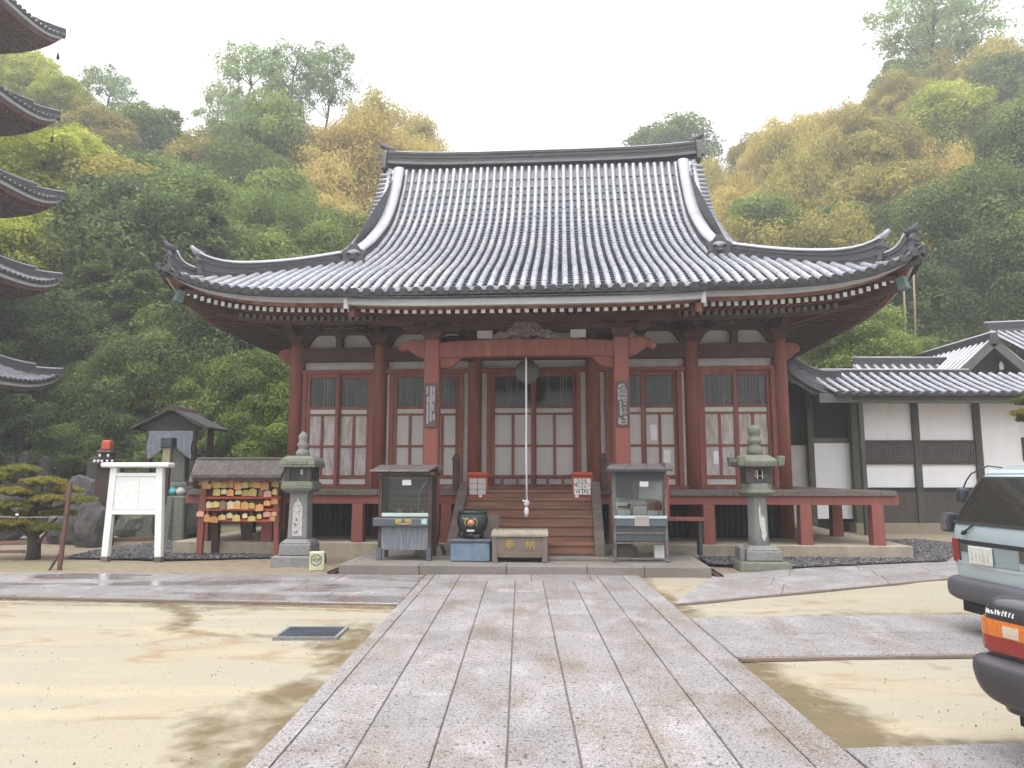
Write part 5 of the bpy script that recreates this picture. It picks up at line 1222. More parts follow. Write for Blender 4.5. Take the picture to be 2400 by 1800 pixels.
tree_px('mid', 1455, 262, 470, 75, 'distant rounded tree showing just over the right ridge end', 1.3)
tree_px('olive', 850, 178, 400, 56, 'olive rounded bamboo clump on the skyline left of the ridge end', 1.25)
tree_px('gold', 905, 268, 470, 54, 'golden bamboo clump touching the left end of the roof ridge', 1.2)
tree_px('gold', 720, 245, 480, 50, 'golden bamboo clump below the tall bare-trunk tree', 1.15)
tree_px('gold', 800, 225, 470, 51, 'golden bamboo clump between the bare trunk and the ridge end', 1.15)
tree_px('gold', 690, 330, 560, 47, 'golden bamboo clump beside the dense green tree on the left slope', 1.15)
tree_px('bright', 60, 108, 300, 52, 'yellow-green tree on the skyline between the two top pagoda roofs', 1.15)
tree_px('bright', -60, 95, 300, 52, 'yellow-green tree on the skyline at the left picture edge', 1.2)
tree_px('bright', 135, 165, 330, 50, 'yellow-green tree just right of the second pagoda roof tip', 1.1)
tree_px('mid', 320, 232, 420, 54, 'rounded green tree at the low point of the left skyline', 1.3)
tree_px('ofol', 215, 225, 400, 50, 'olive green tree right of the pagoda below the small thin tree', 1.2)
tree_px('bright', 170, 285, 480, 35, 'lime green tree right of the third pagoda roof', 1.2)
tree_px('ofol', 440, 290, 480, 50, 'olive green tree under the saddle of the left skyline', 1.2)
tree_px('mid', 590, 190, 560, 48, 'tall dense green tree in front of the golden bamboo at left', .62)
tree_px('bright', 95, 270, 480, 33, 'round lime green tree behind the second pagoda roof', 1.25)
tree_px('bright', 30, 455, 700, 29, 'lime green tree between the middle pagoda roofs', 1.2)
tree_px('bigdark', 2090, 365, 790, 34, 'big rounded dark green tree above the right building roofs', .95)
tree_px('bigdark', 2225, 180, 620, 38, 'tall dark evergreen cut by the right picture edge', .8)
tree_px('bigdark', 2190, 470, 800, 32, 'dark leafy tree behind the big roof at right edge', 1.1)
tree_px('bigdark', 1985, 545, 850, 33, 'dark leafy tree behind the two pale bamboo stalks', 1.1)
tree_px('bigmid', 1840, 660, 900, 28, 'bright leafy bush-like tree right of the hall corner', 1.25)
tree_px('bigmid', 1945, 715, 880, 29, 'low leafy green tree behind the small gable roof', 1.2)
tree_px('mid', 1640, 430, 640, 45, 'pale green rounded tree low on the slope above the right corner ridge', 1.2)
tree_px('mid', 1820, 440, 650, 44, 'second pale green rounded tree above the right corner ridge tip', 1.15)
# dark trees low on the left, near the court
for px, pt, pb, y, k, l_ in ((250, 500, 990, 29, 'biglayer', 'big dusky conifer above the white notice board'), (400, 560, 1000, 27.5, 'biglayer', 'dusky drooping conifer left of the roof corner'), (110, 610, 1010, 28, 'bigdark', 'dark evergreen right of the lower pagoda roofs'),
        (520, 600, 1020, 27, 'bigdark', 'dark evergreen under the upturned left roof corner'), (330, 700, 1040, 25.5, 'bigdark', 'deep green tree above the small roofed shelter'), (20, 640, 1010, 27, 'biglayer', 'dark conifer behind the two lowest pagoda roofs'),
        (570, 740, 1060, 25, 'bigmid', 'leafy green tree beside the left end of the hall wall'), (170, 780, 1050, 25, 'bigdark', 'shady tree behind the red box on the notice board'), (460, 770, 1040, 25.3, 'bigmid', 'leafy green tree right behind the shelter roof')):
    tree_px(k, px, pt, pb, y, l_, .95)
for px, pt, pb, y, k, l_ in ((540, 890, 1075, 23, 'mshrub', 'leafy green shrub behind the plaque rack'), (620, 860, 1070, 24, 'mshrub', 'leafy shrub touching the left wall of the hall'), (60, 830, 1080, 23.5, 'dshrub', 'dark shrub behind the little pine'), (260, 880, 1080, 24, 'dshrub', 'dark shrub behind the notice board'),
        (450, 900, 1085, 23.6, 'dshrub', 'dark shrub between shelter and plaque rack'), (165, 900, 1085, 23, 'dshrub', 'dark shrub left of the red box'), (420, 1045, 1140, 19.5, 'dshrub', 'low dark bush under the shelter'), (195, 1085, 1150, 17.5, 'mshrub', 'small pale bush at the left leg of the notice board'), (-30, 800, 1080, 23, 'dshrub', 'dark shrub at the left picture edge'), (360, 930, 1090, 22.5, 'dshrub', 'dark shrub behind the shelter')):
    tree_px(k, px, pt, pb, y, l_, 1.15)
for px, l_ in ((1950, 'pale slender bamboo stalk before the dark trees, left one of two'), (1972, 'pale slender bamboo stalk before the dark trees, right one of two')):
    a, b = at(px+6, 790, 27.5), at(px, 560, 27.5); m = MB(); m.tube([a, a.lerp(b, .5)+Vector((.03, 0, 0)), b], [.045, .04, .03], 6); tag(m.build('bamboo_stalk', M('pale_bamboo', (.30, .24, .14), (.24, .19, .1), 3, .6)), l_, 'bamboo', 'pale bamboo stalks')
# ================================================================ pagoda at the left edge
pg = thing('pagoda', 'tall five-roofed wooden pagoda with upturned eaves cut by the left edge', 'pagoda', (-19.3, 20.0, 0), R(-1))
UNDP = M('pagoda_eave_wood', (.22, .088, .066), (.14, .058, .045), 5, .75, .3, 30)
TIERS = [(4.20, 4.40, 2.3), (4.05, 7.62, 2.1), (3.95, 10.45, 1.95), (3.72, 13.25, 1.8), (3.70, 16.25, 1.7)]
for k, (A_, ze, core) in enumerate(TIERS):
    run = A_-core+.2; rise = 1.25 if k < 4 else 2.6
    if k == 4: run = A_
    def pz(d): t_ = d/run; return rise*(.62*t_+.38*t_*t_)
    def lf(a, d): return .55*(abs(a)/A_)**5*max(0, 1-d/1.6)**1.5
    def S(a, d): return Vector((A_-d, a, ze+pz(d)+lf(a, d)))
    m = MB(); tile_field(m, S, -A_+.05, A_-.05, .22, lambda a: 0, lambda a: max(0, min(run, A_-abs(a))), rs=.5, ps=.35, seg=5)
    m.mi = 1
    for q in (1, 2, 3):
        X = Matrix.Rotation(q*math.pi/2, 4, 'Z'); m.X = X
        if q == 1: tile_field(m, S, -A_+.05, A_-.05, .22, lambda a: 0, lambda a: max(0, min(run, A_-abs(a))), rs=.6, ps=.5, seg=5)
        else: m.grid([[S(a*(1-d/A_), d) for a in [-A_+2*A_*i/16 for i in range(17)]] for d in [run*j/5 for j in range(6)]])
        m.mi = 1
    m.X = None
    o = m.build('roof', [TILE, TILED, TILES], pg, tints=True)
    for sx, sy in ((1, 1), (1, -1), (-1, 1), (-1, -1)):       # corner ridges
        m = MB(); P_ = [Vector((sx*(A_-d), sy*(A_-d), ze+pz(d)+.55*max(0, 1-d/1.6)**1.5-.04)) for d in [run*.95*(1-i/14) for i in range(15)]]
        ridge_bar(m, P_[:11], .20, .26, 0, 1, r=.10); ridge_bar(m, P_[9:], .18, .17, 0, 1, r=.09); m.build('corner_ridge', [TILES, TILEL], o, tints=True)
    m = MB(); m2 = MB(); m3 = MB()
    for q in range(4):
        X = Matrix.Rotation(q*math.pi/2, 4, 'Z'); m.X = m2.X = m3.X = X
        es = [-A_+2*A_*i/24 for i in range(25)]
        m.sweep([[S(a*(A_-o_)/A_, 0)+Vector((-o_, 0, z)) for o_, z in ((.05, -.04), (.05, -.16), (.15, -.16), (.15, -.04))] for a in es])
        m3.sweep([[S(a*(A_-o_)/A_, 0)+Vector((-o_, 0, z)) for o_, z in ((.16, -.155), (.16, -.28), (.26, -.28), (.26, -.155))] for a in es])
        m2.grid([[S(a*(A_-d)/A_, 0)+Vector((-d, 0, -.18+.10*d)) for a in es] for d in (.2, .9, 1.6, A_-core+.3)])
        n_ = int(2*A_/.21)
        for i in range(n_+1):
            a = -A_+.12+(2*A_-.24)*i/n_
            for r0, r1, z0 in ((.34, 1.0, -.31), (1.0, A_-core+.2, -.36)):
                if A_-r0 < abs(a): continue
                r1_ = max(r0+.1, min(r1, 99)); b = Vector((A_-r0, a, ze+lf(a, 0)+z0)); c = Vector((A_-r1_, a, ze+lf(a, 0)*.6+z0+.10)); m3.bar(b, c, .075, .095)
    m.build('eave_board', GREYTRIM, pg); m2.build('soffit', UNDP, pg); o = m3.build('rafters', UNDP, pg); o['kind'] = 'stuff'
    m = MB(); zb = 0 if k == 0 else TIERS[k-1][1]+.9
    m.box(-core, core, -core, core, zb, ze+.3); m.build('body_wall', DARKW, pg)
    m = MB()
    for sx in (-1, 1):
        for y in (-1, -.33, .33, 1): m.tube([(sx*core, y*core, zb), (sx*core, y*core, ze)], .12, 8)
    for z in (ze-.35, ze-.1): m.box(-core-.35, core+.35, -core-.35, core+.35, z, z+.12)
    m.build('frame', UNDP, pg)
    m = MB(); m.tube([(A_-.12, A_-.12, ze+.25), (A_-.12, A_-.12, ze-.25)], .008, 5); m.lathe([(.05, ze-.45), (.045, ze-.33), (.03, ze-.25), (.0, ze-.24)], 8, (A_-.12, A_-.12, 0)); m.build('wind_bell', BRONZE, pg)
m = MB(); m.lathe([(.5, 18.8), (.5, 19.2), (.3, 19.3), (.12, 19.4), (.12, 20)]+[(r_, 20.2+.45*i+dz) for i in range(9) for r_, dz in ((.1, 0), (.42-.02*i, .02), (.42-.02*i, .08), (.1, .1))]+[(.1, 24.6), (.25, 25.2), (.0, 25.8)], 12); m.build('finial_spire', BRONZE, pg)
# ================================================================ white-walled building at the right
WY = 20.6
def bx(px, y=WY): return at(px, 950, y).x
def bz(py, y=WY, px=1980): return at(px, py, y).z
wb = thing('white_walled_building', 'white plastered building with dark posts, lattice windows and tiled pent roof', 'building', (bx(1980), WY, 0))
OX = bx(1980)
TIMB = M('green_black_timber', (.085, .085, .07), (.05, .05, .045), 5, .8, .3, 30, stretch=(1, 1, .3))
x0, x1 = bx(1838)-OX, 9.0
zt = bz(858)
m = MB(); m.box(x0, x1, .0, .12, bz(1055), zt+.3); m.build('wall', PLASTW, wb)
m = MB(); m.box(x0-.02, x1, -.04, .10, -.05, bz(1060)); m.build('wainscot', M('dark_board_wainscot', (.085, .07, .062), (.06, .05, .046), 4, .85, .3, 20, stretch=(3, 1, .4)), wb)
m = MB(); m.box(x0-.1, x1, -.25, .2, -.05, bz(1120)-.12); m.build('footing', EARTH, wb)
for px in (1845, 1977, 2110, 2245):
    x = bx(px)-OX; m = MB(); m.box(x-.095, x+.095, -.10, .06, -.02, zt); m.build('post', TIMB, wb, bevel=.01)
for a, b in ((1845, 1977), (1977, 2110)):
    xa, xb = bx(a)-OX+.095, bx(b)-OX-.095
    m = MB(); m.box(xa, xb, -.03, -.002, bz(998), bz(957)); f = m.build('lattice_window', M('dark_lattice_wood', (.075, .062, .058), (.05, .042, .04), 4, .8), wb)
    m = MB(); n_ = int((xb-xa)/.068)
    for i in range(n_): x = xa+.03+(xb-xa-.06)*i/(n_-1); m.box(x-.014, x+.014, -.055, -.03, bz(998)+.01, bz(957)-.01)
    m.build('lattice', M('lattice_bar', (.16, .135, .13), (.11, .095, .09), 4, .8), f)
    for p0, p1, mt in ((957, 951, DARKW), (1003, 998, DARKW), (1060, 1053, BLACK)):
        m = MB(); m.box(xa, xb, -.07, .0, bz(p0), bz(p1)); m.build('sill', mt, wb)
x = bx(2206)-OX; m = MB(); m.box(x, x+.9, -.04, -.002, bz(995), bz(945)); f = m.build('window', DARKW, wb); m = MB(); m.box(x+.08, x+.8, -.05, -.04, bz(988), bz(958)); m.build('pane', GLASS, f)
ey = WY-1.05
m = MB(); m.box(bx(1742)-OX, x1, ey-WY+.05, ey-WY+.17, bz(869, ey), bz(849, ey)); m.build('eave_beam', M('grey_green_beam', (.17, .19, .175), (.12, .13, .12), 4, .8), wb)
p_ = bx(1862, ey+.1)-OX; m = MB(); m.box(p_-.06, p_+.06, ey-WY+.05, ey-WY+.17, -.02, bz(866, ey)); m.build('eave_post', TIMB, wb, bevel=.008)
ze_, zr_ = bz(852, ey-.15), bz(812, WY+.75)
def Sb(a, d):
    q = d/2.0; return Vector((a, ey-.15-WY+d*.88, ze_+(zr_-ze_)*(q*.8+.2*q*q)+.02))
m = MB(); tile_field(m, Sb, bx(1812, ey)-OX, x1, .29, lambda a: 0, lambda a: 2.0, r=.062, rs=.6, ps=.3)
rf = m.build('pent_roof', [TILE, TILED, TILES], wb, tints=True)
m = MB(); ridge_bar(m, [(bx(1800)-OX, .62, zr_-.02), (bx(2132)-OX, .62, zr_-.02)], .2, .17, 0, 1, r=.08); m.build('ridge', [TILES, TILEL], rf, tints=True)
m = MB(); m.box(bx(1812)-OX, x1, ey-WY-.05, .1, ze_-.12, ze_-.06); m.build('soffit', DARKW, wb)
# small gable roof behind
def gable(parent, name, xa, xb, yr, half, zr, drop, mats=None, tiles=True, ends=True):
    m = MB()
    def Sf(a, d): return Vector((a, yr-half+d, zr-drop+drop*(.75*d/half+.25*(d/half)**2)))
    tile_field(m, Sf, xa, xb, .30, lambda a: 0, lambda a: half, r=.06, rs=.7, ps=.35, seg=5)
    m.mi = 1; m.quad((xa, yr, zr), (xb, yr, zr), (xb, yr+half, zr-drop), (xa, yr+half, zr-drop))
    o = m.build(name, [TILE, TILED, TILES], parent, tints=True)
    m = MB(); ridge_bar(m, [(xa-.05, yr, zr-.03), (xb+.05, yr, zr-.03)], .2, .26, 0, 1, r=.08); m.build('ridge', [TILES, TILEL], o, tints=True)
    m = MB(); m.prism([(yr-half+.2, zr-drop), (yr, zr-.1), (yr+half-.2, zr-drop)], xa+.12, xa+.2, axis='x'); m.build('gable_wall', PLASTW, parent)
    return o
yr = 24.5; zz = bz(790, yr, 1900)
gb = thing('storehouse', 'small tiled gable roof with white gable behind the pent roof', 'building', (0, 0, 0))
gable(gb, 'roof', at(1848, 790, yr).x, at(2040, 790, yr).x, yr, 1.9, bz(788, yr, 1900), 1.1)
m = MB(); m.box(at(1858, 790, yr).x+.1, at(2040, 790, yr).x, yr-1.5, yr+1.5, 0, bz(788, yr, 1900)-.95); m.build('wall', PLASTW, gb)
m = MB(); xx = at(1846, 790, yr).x; m.prism([(yr-2.0, bz(788, yr, 1900)-1.2), (yr-2.0, bz(788, yr, 1900)-1.05), (yr, bz(788, yr, 1900)+.02), (yr+.0, bz(788, yr, 1900)-.2)], xx-.06, xx+.06, axis='x'); m.build('bargeboard', GREYTRIM, gb)
# big gable facing the court
bh = thing('priests_quarters', 'large grey roofed building with dark front gable and white pendant ornaments', 'building', (0, 0, 0))
yg = 23.0; pk = at(2130, 737, yg); lf_ = at(2040, 824, yg); hw_ = 3.6; dr = (pk.z-lf_.z)/(pk.x-lf_.x)
def Sg(sgn):
    def f(a, d): q = d/hw_; return Vector((pk.x+sgn*(hw_-d), a, pk.z-(hw_-d)*dr*(1.0-.10*q)))
    return f
m = MB(); tile_field(m, Sg(-1), yg-.3, yg+6.5, .30, lambda a: 0, lambda a: hw_, r=.06, rs=.7, ps=.35, seg=5); tile_field(m, Sg(1), yg-.3, yg+6.5, .30, lambda a: 0, lambda a: hw_, r=.06, rs=.7, ps=.35, seg=5)
rf = m.build('roof', [TILE, TILED, TILES], bh, tints=True)
m = MB(); ridge_bar(m, [(pk.x, yg-.4, pk.z-.05), (pk.x, yg+6.5, pk.z-.05)], .26, .24, 0, 1, r=.11); m.build('ridge', [TILES, TILEL], rf, tints=True)
m = MB(); m.prism([(pk.x-hw_, pk.z-hw_*dr-.1), (pk.x, pk.z-.12), (pk.x+hw_, pk.z-hw_*dr-.1)], yg+.25, yg+.35); m.build('gable_wall', DARKW, bh)
m = MB()
for s in (-1, 1): m.bar((pk.x, yg-.33, pk.z-.1), (pk.x+s*hw_, yg-.33, pk.z-.1-hw_*dr), .08, .26, up=(0, 0, 1))
m.build('bargeboard', M('dark_grey_bargeboard', (.12, .125, .12), (.08, .085, .08), 5, .7), bh)
for px, py in ((2164, 790), (2205, 815)):
    c = at(px, py, yg-.05); m = MB(); m.prism([(c.x-.05, c.z-.12), (c.x-.06, c.z+.02), (c.x, c.z+.16), (c.x+.06, c.z+.02), (c.x+.05, c.z-.12)], yg-.05, yg+.0); m.build('pendant_ornament', PLASTW, bh)
m = MB(); m.box(pk.x-hw_+.6, pk.x+hw_-.6, yg+.35, yg+6.3, 0, pk.z-hw_*dr); m.build('wall', PLASTW, bh)
# front facing slope at the far right
a0, a1 = at(2215, 760, 24.5), at(2215, 722, 27.5); a0.x = at(2135, 720, 27.5).x-.3
def Sk(a, d): q = d/3.2; return Vector((a, 24.6+d*.94, a0.z-.35+(a1.z-a0.z+.5)*q))
m = MB(); tile_field(m, Sk, a0.x+.4, a0.x+6, .30, lambda a: 0, lambda a: 3.2, r=.06, rs=.7, ps=.35, seg=5); rf = m.build('upper_roof', [TILE, TILED, TILES], bh, tints=True)
e = Sk(a0.x, 3.2); m = MB(); ridge_bar(m, [(a0.x+.3, e.y, e.z), (a0.x+6, e.y, e.z+.25)], .25, .3, 0, 1, r=.1); m.build('ridge', [TILES, TILEL], rf, tints=True)
# covered passage between the hall and the building
cp_ = thing('covered_passage', 'dark covered passage with white door between hall and white building', 'passage', (0, 0, 0))
yc_ = 20.75
m = MB(); m.box(at(1690, 950, yc_).x, at(1850, 950, yc_).x, yc_+.1, yc_+.2, 0, 4.2); m.build('wall', M('soot_black_boards', (.032, .028, .026), (.02, .018, .017), 4, .85, .2, 20, stretch=(4, 1, .4)), cp_)
m = MB(); m.box(at(1757, 950, yc_).x, at(1838, 950, yc_).x, yc_-.02, yc_+.08, .35, at(1800, 957, yc_).z); m.build('door', PLASTW, cp_)
m = MB(); m.box(at(1755, 950, yc_).x, at(1840, 950, yc_).x, yc_-.05, yc_+.09, at(1800, 957, yc_).z, at(1800, 946, yc_).z); m.build('lintel', GREYW, cp_)
m = MB(); m.box(at(1690, 950, yc_).x, at(1742, 950, yc_).x, yc_-.02, yc_+.08, 0, at(1800, 962, yc_).z); m.build('plaster_panel', PLAST, cp_)
for px in (1749, 1843):
    x = at(px, 950, yc_-.2).x; m = MB(); m.box(x-.08, x+.08, yc_-.3, yc_-.12, 0, 3.9); m.build('post', M('mossy_post', (.10, .105, .06), (.07, .07, .05), 5, .9), cp_, bevel=.01)
yA = 19.9
def Sp(a, d):                                    # roof falling away from the hall to the pent roof
    q = a; A1, A2 = at(1690, 772, 20.8), at(1815, 815, 20.8); B1, B2 = at(1700, 806, yA), at(1825, 864, yA)
    u_ = A1.lerp(A2, q); l_ = B1.lerp(B2, q); l_.z -= .14*math.sin(math.pi*q); u_.z -= .22*math.sin(math.pi*q); return l_.lerp(u_, d)
m = MB(); m.grid([[Sp(i/16, j/4) for i in range(17)] for j in range(5)]); m.grid([[Sp(i/16, 0)-Vector((0, 0, h)) for i in range(17)] for h in (0, .12)]); rf = m.build('roof', TILED, cp_)
m = MB()
for d in (.03, .2, .38): m.tube([Sp(i/16, d)+Vector((0, 0, .04)) for i in range(17)], .07, 6)
m.build('roll_tile', TILES, rf)
m = MB(); ridge_bar(m, [Sp(i/12, 1.0)-Vector((0, 0, .05)) for i in range(13)], .22, .2, 0, 1); m.build('ridge', [TILES, TILES], rf, tints=True)
# ================================================================ things at the back left
YS = 19.0
def sx(px, y=YS): return at(px, 1000, y).x
def sz(py, y=YS): return at(390, py, y).z
c0 = sx(388)
sh = thing('monument_shelter', 'small dark peaked wooden shelter over a stone tablet behind the plaque rack', 'shelter', (c0, YS, 0))
m = MB(); zt, zl = sz(890), sz(931)
for s in (-1, 1):
    w_ = .98; rings = []
    for i in range(9):
        q = i/8; x = s*w_*q; z = zt-(zt-zl)*(q*.9+.1*q*q)-.02*math.sin(math.pi*q)
        rings.append([(x, -.7, z), (x, .7, z), (x, .7, z+.06), (x, -.7, z+.06)])
    m.sweep(rings)
m.build('roof', M('dark_grey_shingle', (.06, .06, .062), (.035, .035, .037), 8, .9, .5, 30), sh); m = MB(); m.prism([(-.13, zt-.03), (-.08, zt+.1), (0, zt+.13), (.08, zt+.1), (.13, zt-.03)], -.74, .74); m.build('ridge_cap', DARKW, sh)
m = MB(); m.prism([(-.8, zl+.02), (0, zt-.06), (.8, zl+.02), (.5, zl-.02), (-.5, zl-.02)], -.58, -.5); m.build('gable_board', M('smoke_grey_board', (.04, .036, .034), (.025, .023, .022), 6, .9), sh)
for s in (-1, 1):
    for y in (-.5, .5):
        m = MB(); m.box(s*.56-.06, s*.56+.06, y-.06, y+.06, .0, zl+.1); m.build('post', DARKW, sh)
m = MB(); m.box(-.9, .9, -.7, .7, -.05, sz(1062)); m.build('stone_base', STONEM, sh, bevel=.04)
m = MB(); P_ = []
for j in range(9):
    row = []
    for i in range(25):
        x = -.56+1.12*i/24; q = abs(x)/.56; bot = sz(958)-(sz(958)-sz(992))*min(1, q*1.15)
        row.append((x+.02*math.sin(j), -.60-.03*math.sin(i*1.9)*(j/8)-.02*(j/8), (zl-.03)+(bot-(zl-.03))*j/8))
    P_.append(row)
m.smooth = True; m.grid(P_); tag(m.build('shelter_curtain', CLOTH, loc=(c0, YS, 0), fix=False), 'grey-blue parted cloth hanging under the little shelter roof', 'curtain')
st = thing('stone_tablet', 'upright grey stone tablet under the little shelter roof', 'stone tablet', (sx(396), YS-.2, 0))
m = MB(); m.frust((0, 0), (.23, .2), (.2, .17), sz(1040), sz(965)); m.frust((0, 0), (.2, .17), (.03, .03), sz(965), sz(955)); m.build('tablet', STONEM, st, bevel=.02)
m = MB(); m.frust((0, 0), (.36, .3), (.30, .26), sz(1064), sz(1040)); m.build('pedestal', STONEM, st, bevel=.05, seg=2)
for px, l_, mt in ((376, 'turquoise round jar by the stone base', M('turquoise_glaze', (.12, .46, .50), (.1, .4, .44), 5, .35)), (394, 'pale round jar by the stone base', PLAST)):
    m = MB(); z = sz(1066, 17.6); m.lathe([(.055, 0), (.10, .045), (.115, .10), (.085, .16), (.055, .18), (.065, .20)], 14); tag(m.build('jar', mt, loc=(sx(px, 17.6), 17.6, z-.05)), l_, 'jar')
    m = MB(); m.frust((0, 0), (.2, .2), (.15, .15), 0, z-.05); tag(m.build('stone_block', STONEM, loc=(sx(px, 17.6), 17.6, 0), bevel=.03), 'mossy stone block under the %s jar' % ('turquoise' if px == 376 else 'pale'), 'stone')
lt = thing('dark_lantern', 'dark capped post lantern with pale panel behind the notice board', 'lantern', (sx(362, 17.5), 17.5, 0))
m = MB(); m.box(-.14, .14, -.14, .14, sz(968, 17.5), sz(945, 17.5)); m.build('cap', IRON, lt, bevel=.02); m = MB(); m.box(-.09, .09, -.09, .09, sz(1000, 17.5), sz(968, 17.5)); m.build('panel', M('yellowed_panel', (.34, .32, .22), (.28, .26, .17), 5, .8), lt); m = MB(); m.box(-.06, .06, -.06, .06, 0, sz(1000, 17.5)); m.build('post', DARKW, lt)
yc2 = 16.6; x_ = sx(230, yc2); cs = thing('candle_stand', 'dark stepped candle stand topped by a bright red box behind the notice board', 'candle stand', (x_, yc2, 0))
zc2 = lambda py: at(230, py, yc2).z
m = MB(); m.box(-.095, .095, -.09, .09, zc2(971), zc2(955)); m.frust((0, 0), (.095, .09), (.07, .06), zc2(955), zc2(951)); m.build('red_box', VERMIL, cs, bevel=.01)
m = MB(); m.box(-.16, .16, -.14, .12, zc2(977), zc2(972)); m.build('ledge', GREYW, cs)
m = MB(); m.box(-.11, .11, -.05, .12, zc2(1000), zc2(977)); m.box(-.17, .17, -.16, .1, zc2(991), zc2(988)); m.box(-.28, .28, -.22, .1, zc2(1003), zc2(1000)); m.box(-.2, .2, -.05, .15, 0, zc2(1003)); m.build('shelves', DARKW, cs)
for k, (px, py) in enumerate(((221, 988), (239, 988), (213, 1000), (221, 1000), (229, 1000), (240, 1000), (251, 1000))):
    m = MB(); m.lathe([(.018, 0), (.026, .02), (.026, .06), (.02, .065)], 8); o = m.build('candle_cup', WHITEP, loc=(sx(px, yc2), yc2-.12 if k < 2 else yc2-.17, zc2(py)+.002))
    tag(o, '%s white candle cup from the left on the %s step of the red-topped stand' % (ORD[k] if k < 2 else ORD[k-2], 'upper' if k < 2 else 'lower'), 'candle cup', 'candle cups on the stepped stand')
# stake and wire
p = at(128, 1230, 12.42)
sk = thing('wooden_stake', 'thin leaning brown wooden stake with a short prop beside the pine', 'stake', (p.x, 12.42, 0))
m = MB(); m.bar((0, 0, -.05), (.08, 0, 1.45), .055, .055); m.build('stake', M('brown_stake', (.15, .075, .055), (.1, .05, .04), 5, .8), sk); m = MB(); m.bar((-.16, -.02, -.03), (.01, 0, .30), .03, .03); m.build('prop', DARKW, sk)
m = MB(); a = Vector((p.x+.05, 12.42, .86)); m.tube([a, a+Vector((-.8, .1, -.01)), a+Vector((-1.8, .2, .0)), a+Vector((-3.5, .3, .02))], .004, 4)
tag(m.build('guard_wire', PLAST), 'thin pale wire stretched left from the stake before the pine', 'wire')
m = MB(); q = at(35, 1115, 12.5); m.lathe([(.012, -.06), (.022, -.04), (.022, .0), (.012, .015)], 8); m.mi = 1; m.lathe([(.018, .015), (.026, .03), (.018, .05)], 8); tag(m.build('wire_clip', [IRON, WHITEP], loc=(q.x, 12.52, .86)), 'small black and white clip on the pale wire', 'clip')
# cloud-pruned pine
def pruned_pine(name, label, base, pads, r0, seed, trunk):
    r_ = random.Random(seed); t_ = thing(name, label, 'pine tree', base)
    m = MB(); m.tube([Vector(q) for q in trunk], [r0*(1-.7*i/(len(trunk)-1)) for i in range(len(trunk))], 9)
    tv = [Vector(q) for q in trunk]
    for c, rx_, rz in pads:
        c = Vector(c); q = min(tv, key=lambda v: (v-c-Vector((0, 0, -.25))).length); mid = q.lerp(c, .5)+Vector((0, 0, -.06)); m.tube([q, mid, c-Vector((0, 0, rz*.4))], [r0*.36, r0*.26, r0*.12], 6)
    m.build('trunk', BARK, t_)
    m = MB()
    for c, rx_, rz in pads:
        c = Vector(c); tn = r_.uniform(.3, .6)
        for k in range(int(1500*rx_/.4)):
            a = r_.uniform(0, 6.28); q = math.sqrt(r_.random()); h = (1-q*q)*rz*1.05*r_.uniform(-.15, 1)
            p = c+Vector((math.cos(a)*q*rx_*(1+.25*math.sin(a*5+c.x*9)), math.sin(a)*q*rx_*.8, h-rz*.25+.03*math.sin(a*7)))
            m.tint = min(1, max(0, tn+.15*(h/rz)+r_.gauss(0, .12)))
            d = Vector((r_.gauss(0, .8), r_.gauss(0, .8), 1)).normalized()*r_.uniform(.04, .075); e = d.cross(Vector((r_.gauss(0, 1), r_.gauss(0, 1), r_.gauss(0, 1)))).normalized()*.011
            i = m.vs([p-e, p+e, p+d]); m.fs(i, [(0, 1, 2)])
            d2 = Vector((d.x+r_.gauss(0, .03), d.y+r_.gauss(0, .03), d.z*.7)); i = m.vs([p-e, p+e, p+d2]); m.fs(i, [(0, 1, 2)])
    m.build('crown', LEAF['pine'], t_, fix=False, tints=True); return t_
p = at(72, 1204, 14.0)
YP = 14.0
def pp(px, py, dy=0): q = at(px, py, YP+dy); return (q.x-p.x, dy, q.z)
pads = [(pp(42, 1014), .36, .09), (pp(8, 1032, .2), .30, .08), (pp(95, 1040, -.2), .36, .08), (pp(-15, 1058), .38, .09), (pp(140, 1058, .1), .30, .08), (pp(30, 1062, -.3), .34, .08), (pp(105, 1078, -.35), .30, .08), (pp(168, 1080, 0), .28, .07), (pp(15, 1090, -.3), .42, .09), (pp(-30, 1104, -.2), .36, .09), (pp(130, 1108, .3), .30, .08), (pp(60, 1110, .3), .34, .08), (pp(30, 1128, -.2), .40, .09), (pp(105, 1140, -.2), .32, .08), (pp(-15, 1142, 0), .36, .09)]
pruned_pine('pruned_pine', 'small cloud-pruned pine with yellowing layered crown at left edge', (p.x, YP, 0), pads, .13, 3, [(0, 0, -.05), (0, 0, .25), pp(72, 1160), pp(62, 1130), pp(75, 1100), pp(60, 1065), pp(50, 1030)])
yq = 13.0; p = at(2330, 1100, yq)
YP = yq
pads = [(pp(2222, 868), .26, .07), (pp(2240, 862), .3, .09), (pp(2212, 893, -.1), .2, .05), (pp(2225, 905), .2, .06), (pp(2285, 880), .36, .1), (pp(2310, 800), .4, .12), (pp(2330, 760), .6, .2), (pp(2400, 820), .6, .2), (pp(2380, 900), .6, .2)]
pruned_pine('garden_pine', 'pine branch reaching in at the right edge before the white wall', (p.x, yq, 0), pads, .16, 4, [(0, 0, -.05), (.05, 0, .8), (-.05, 0, 1.6), (.05, 0, 2.4), (0, 0, 3.2)])
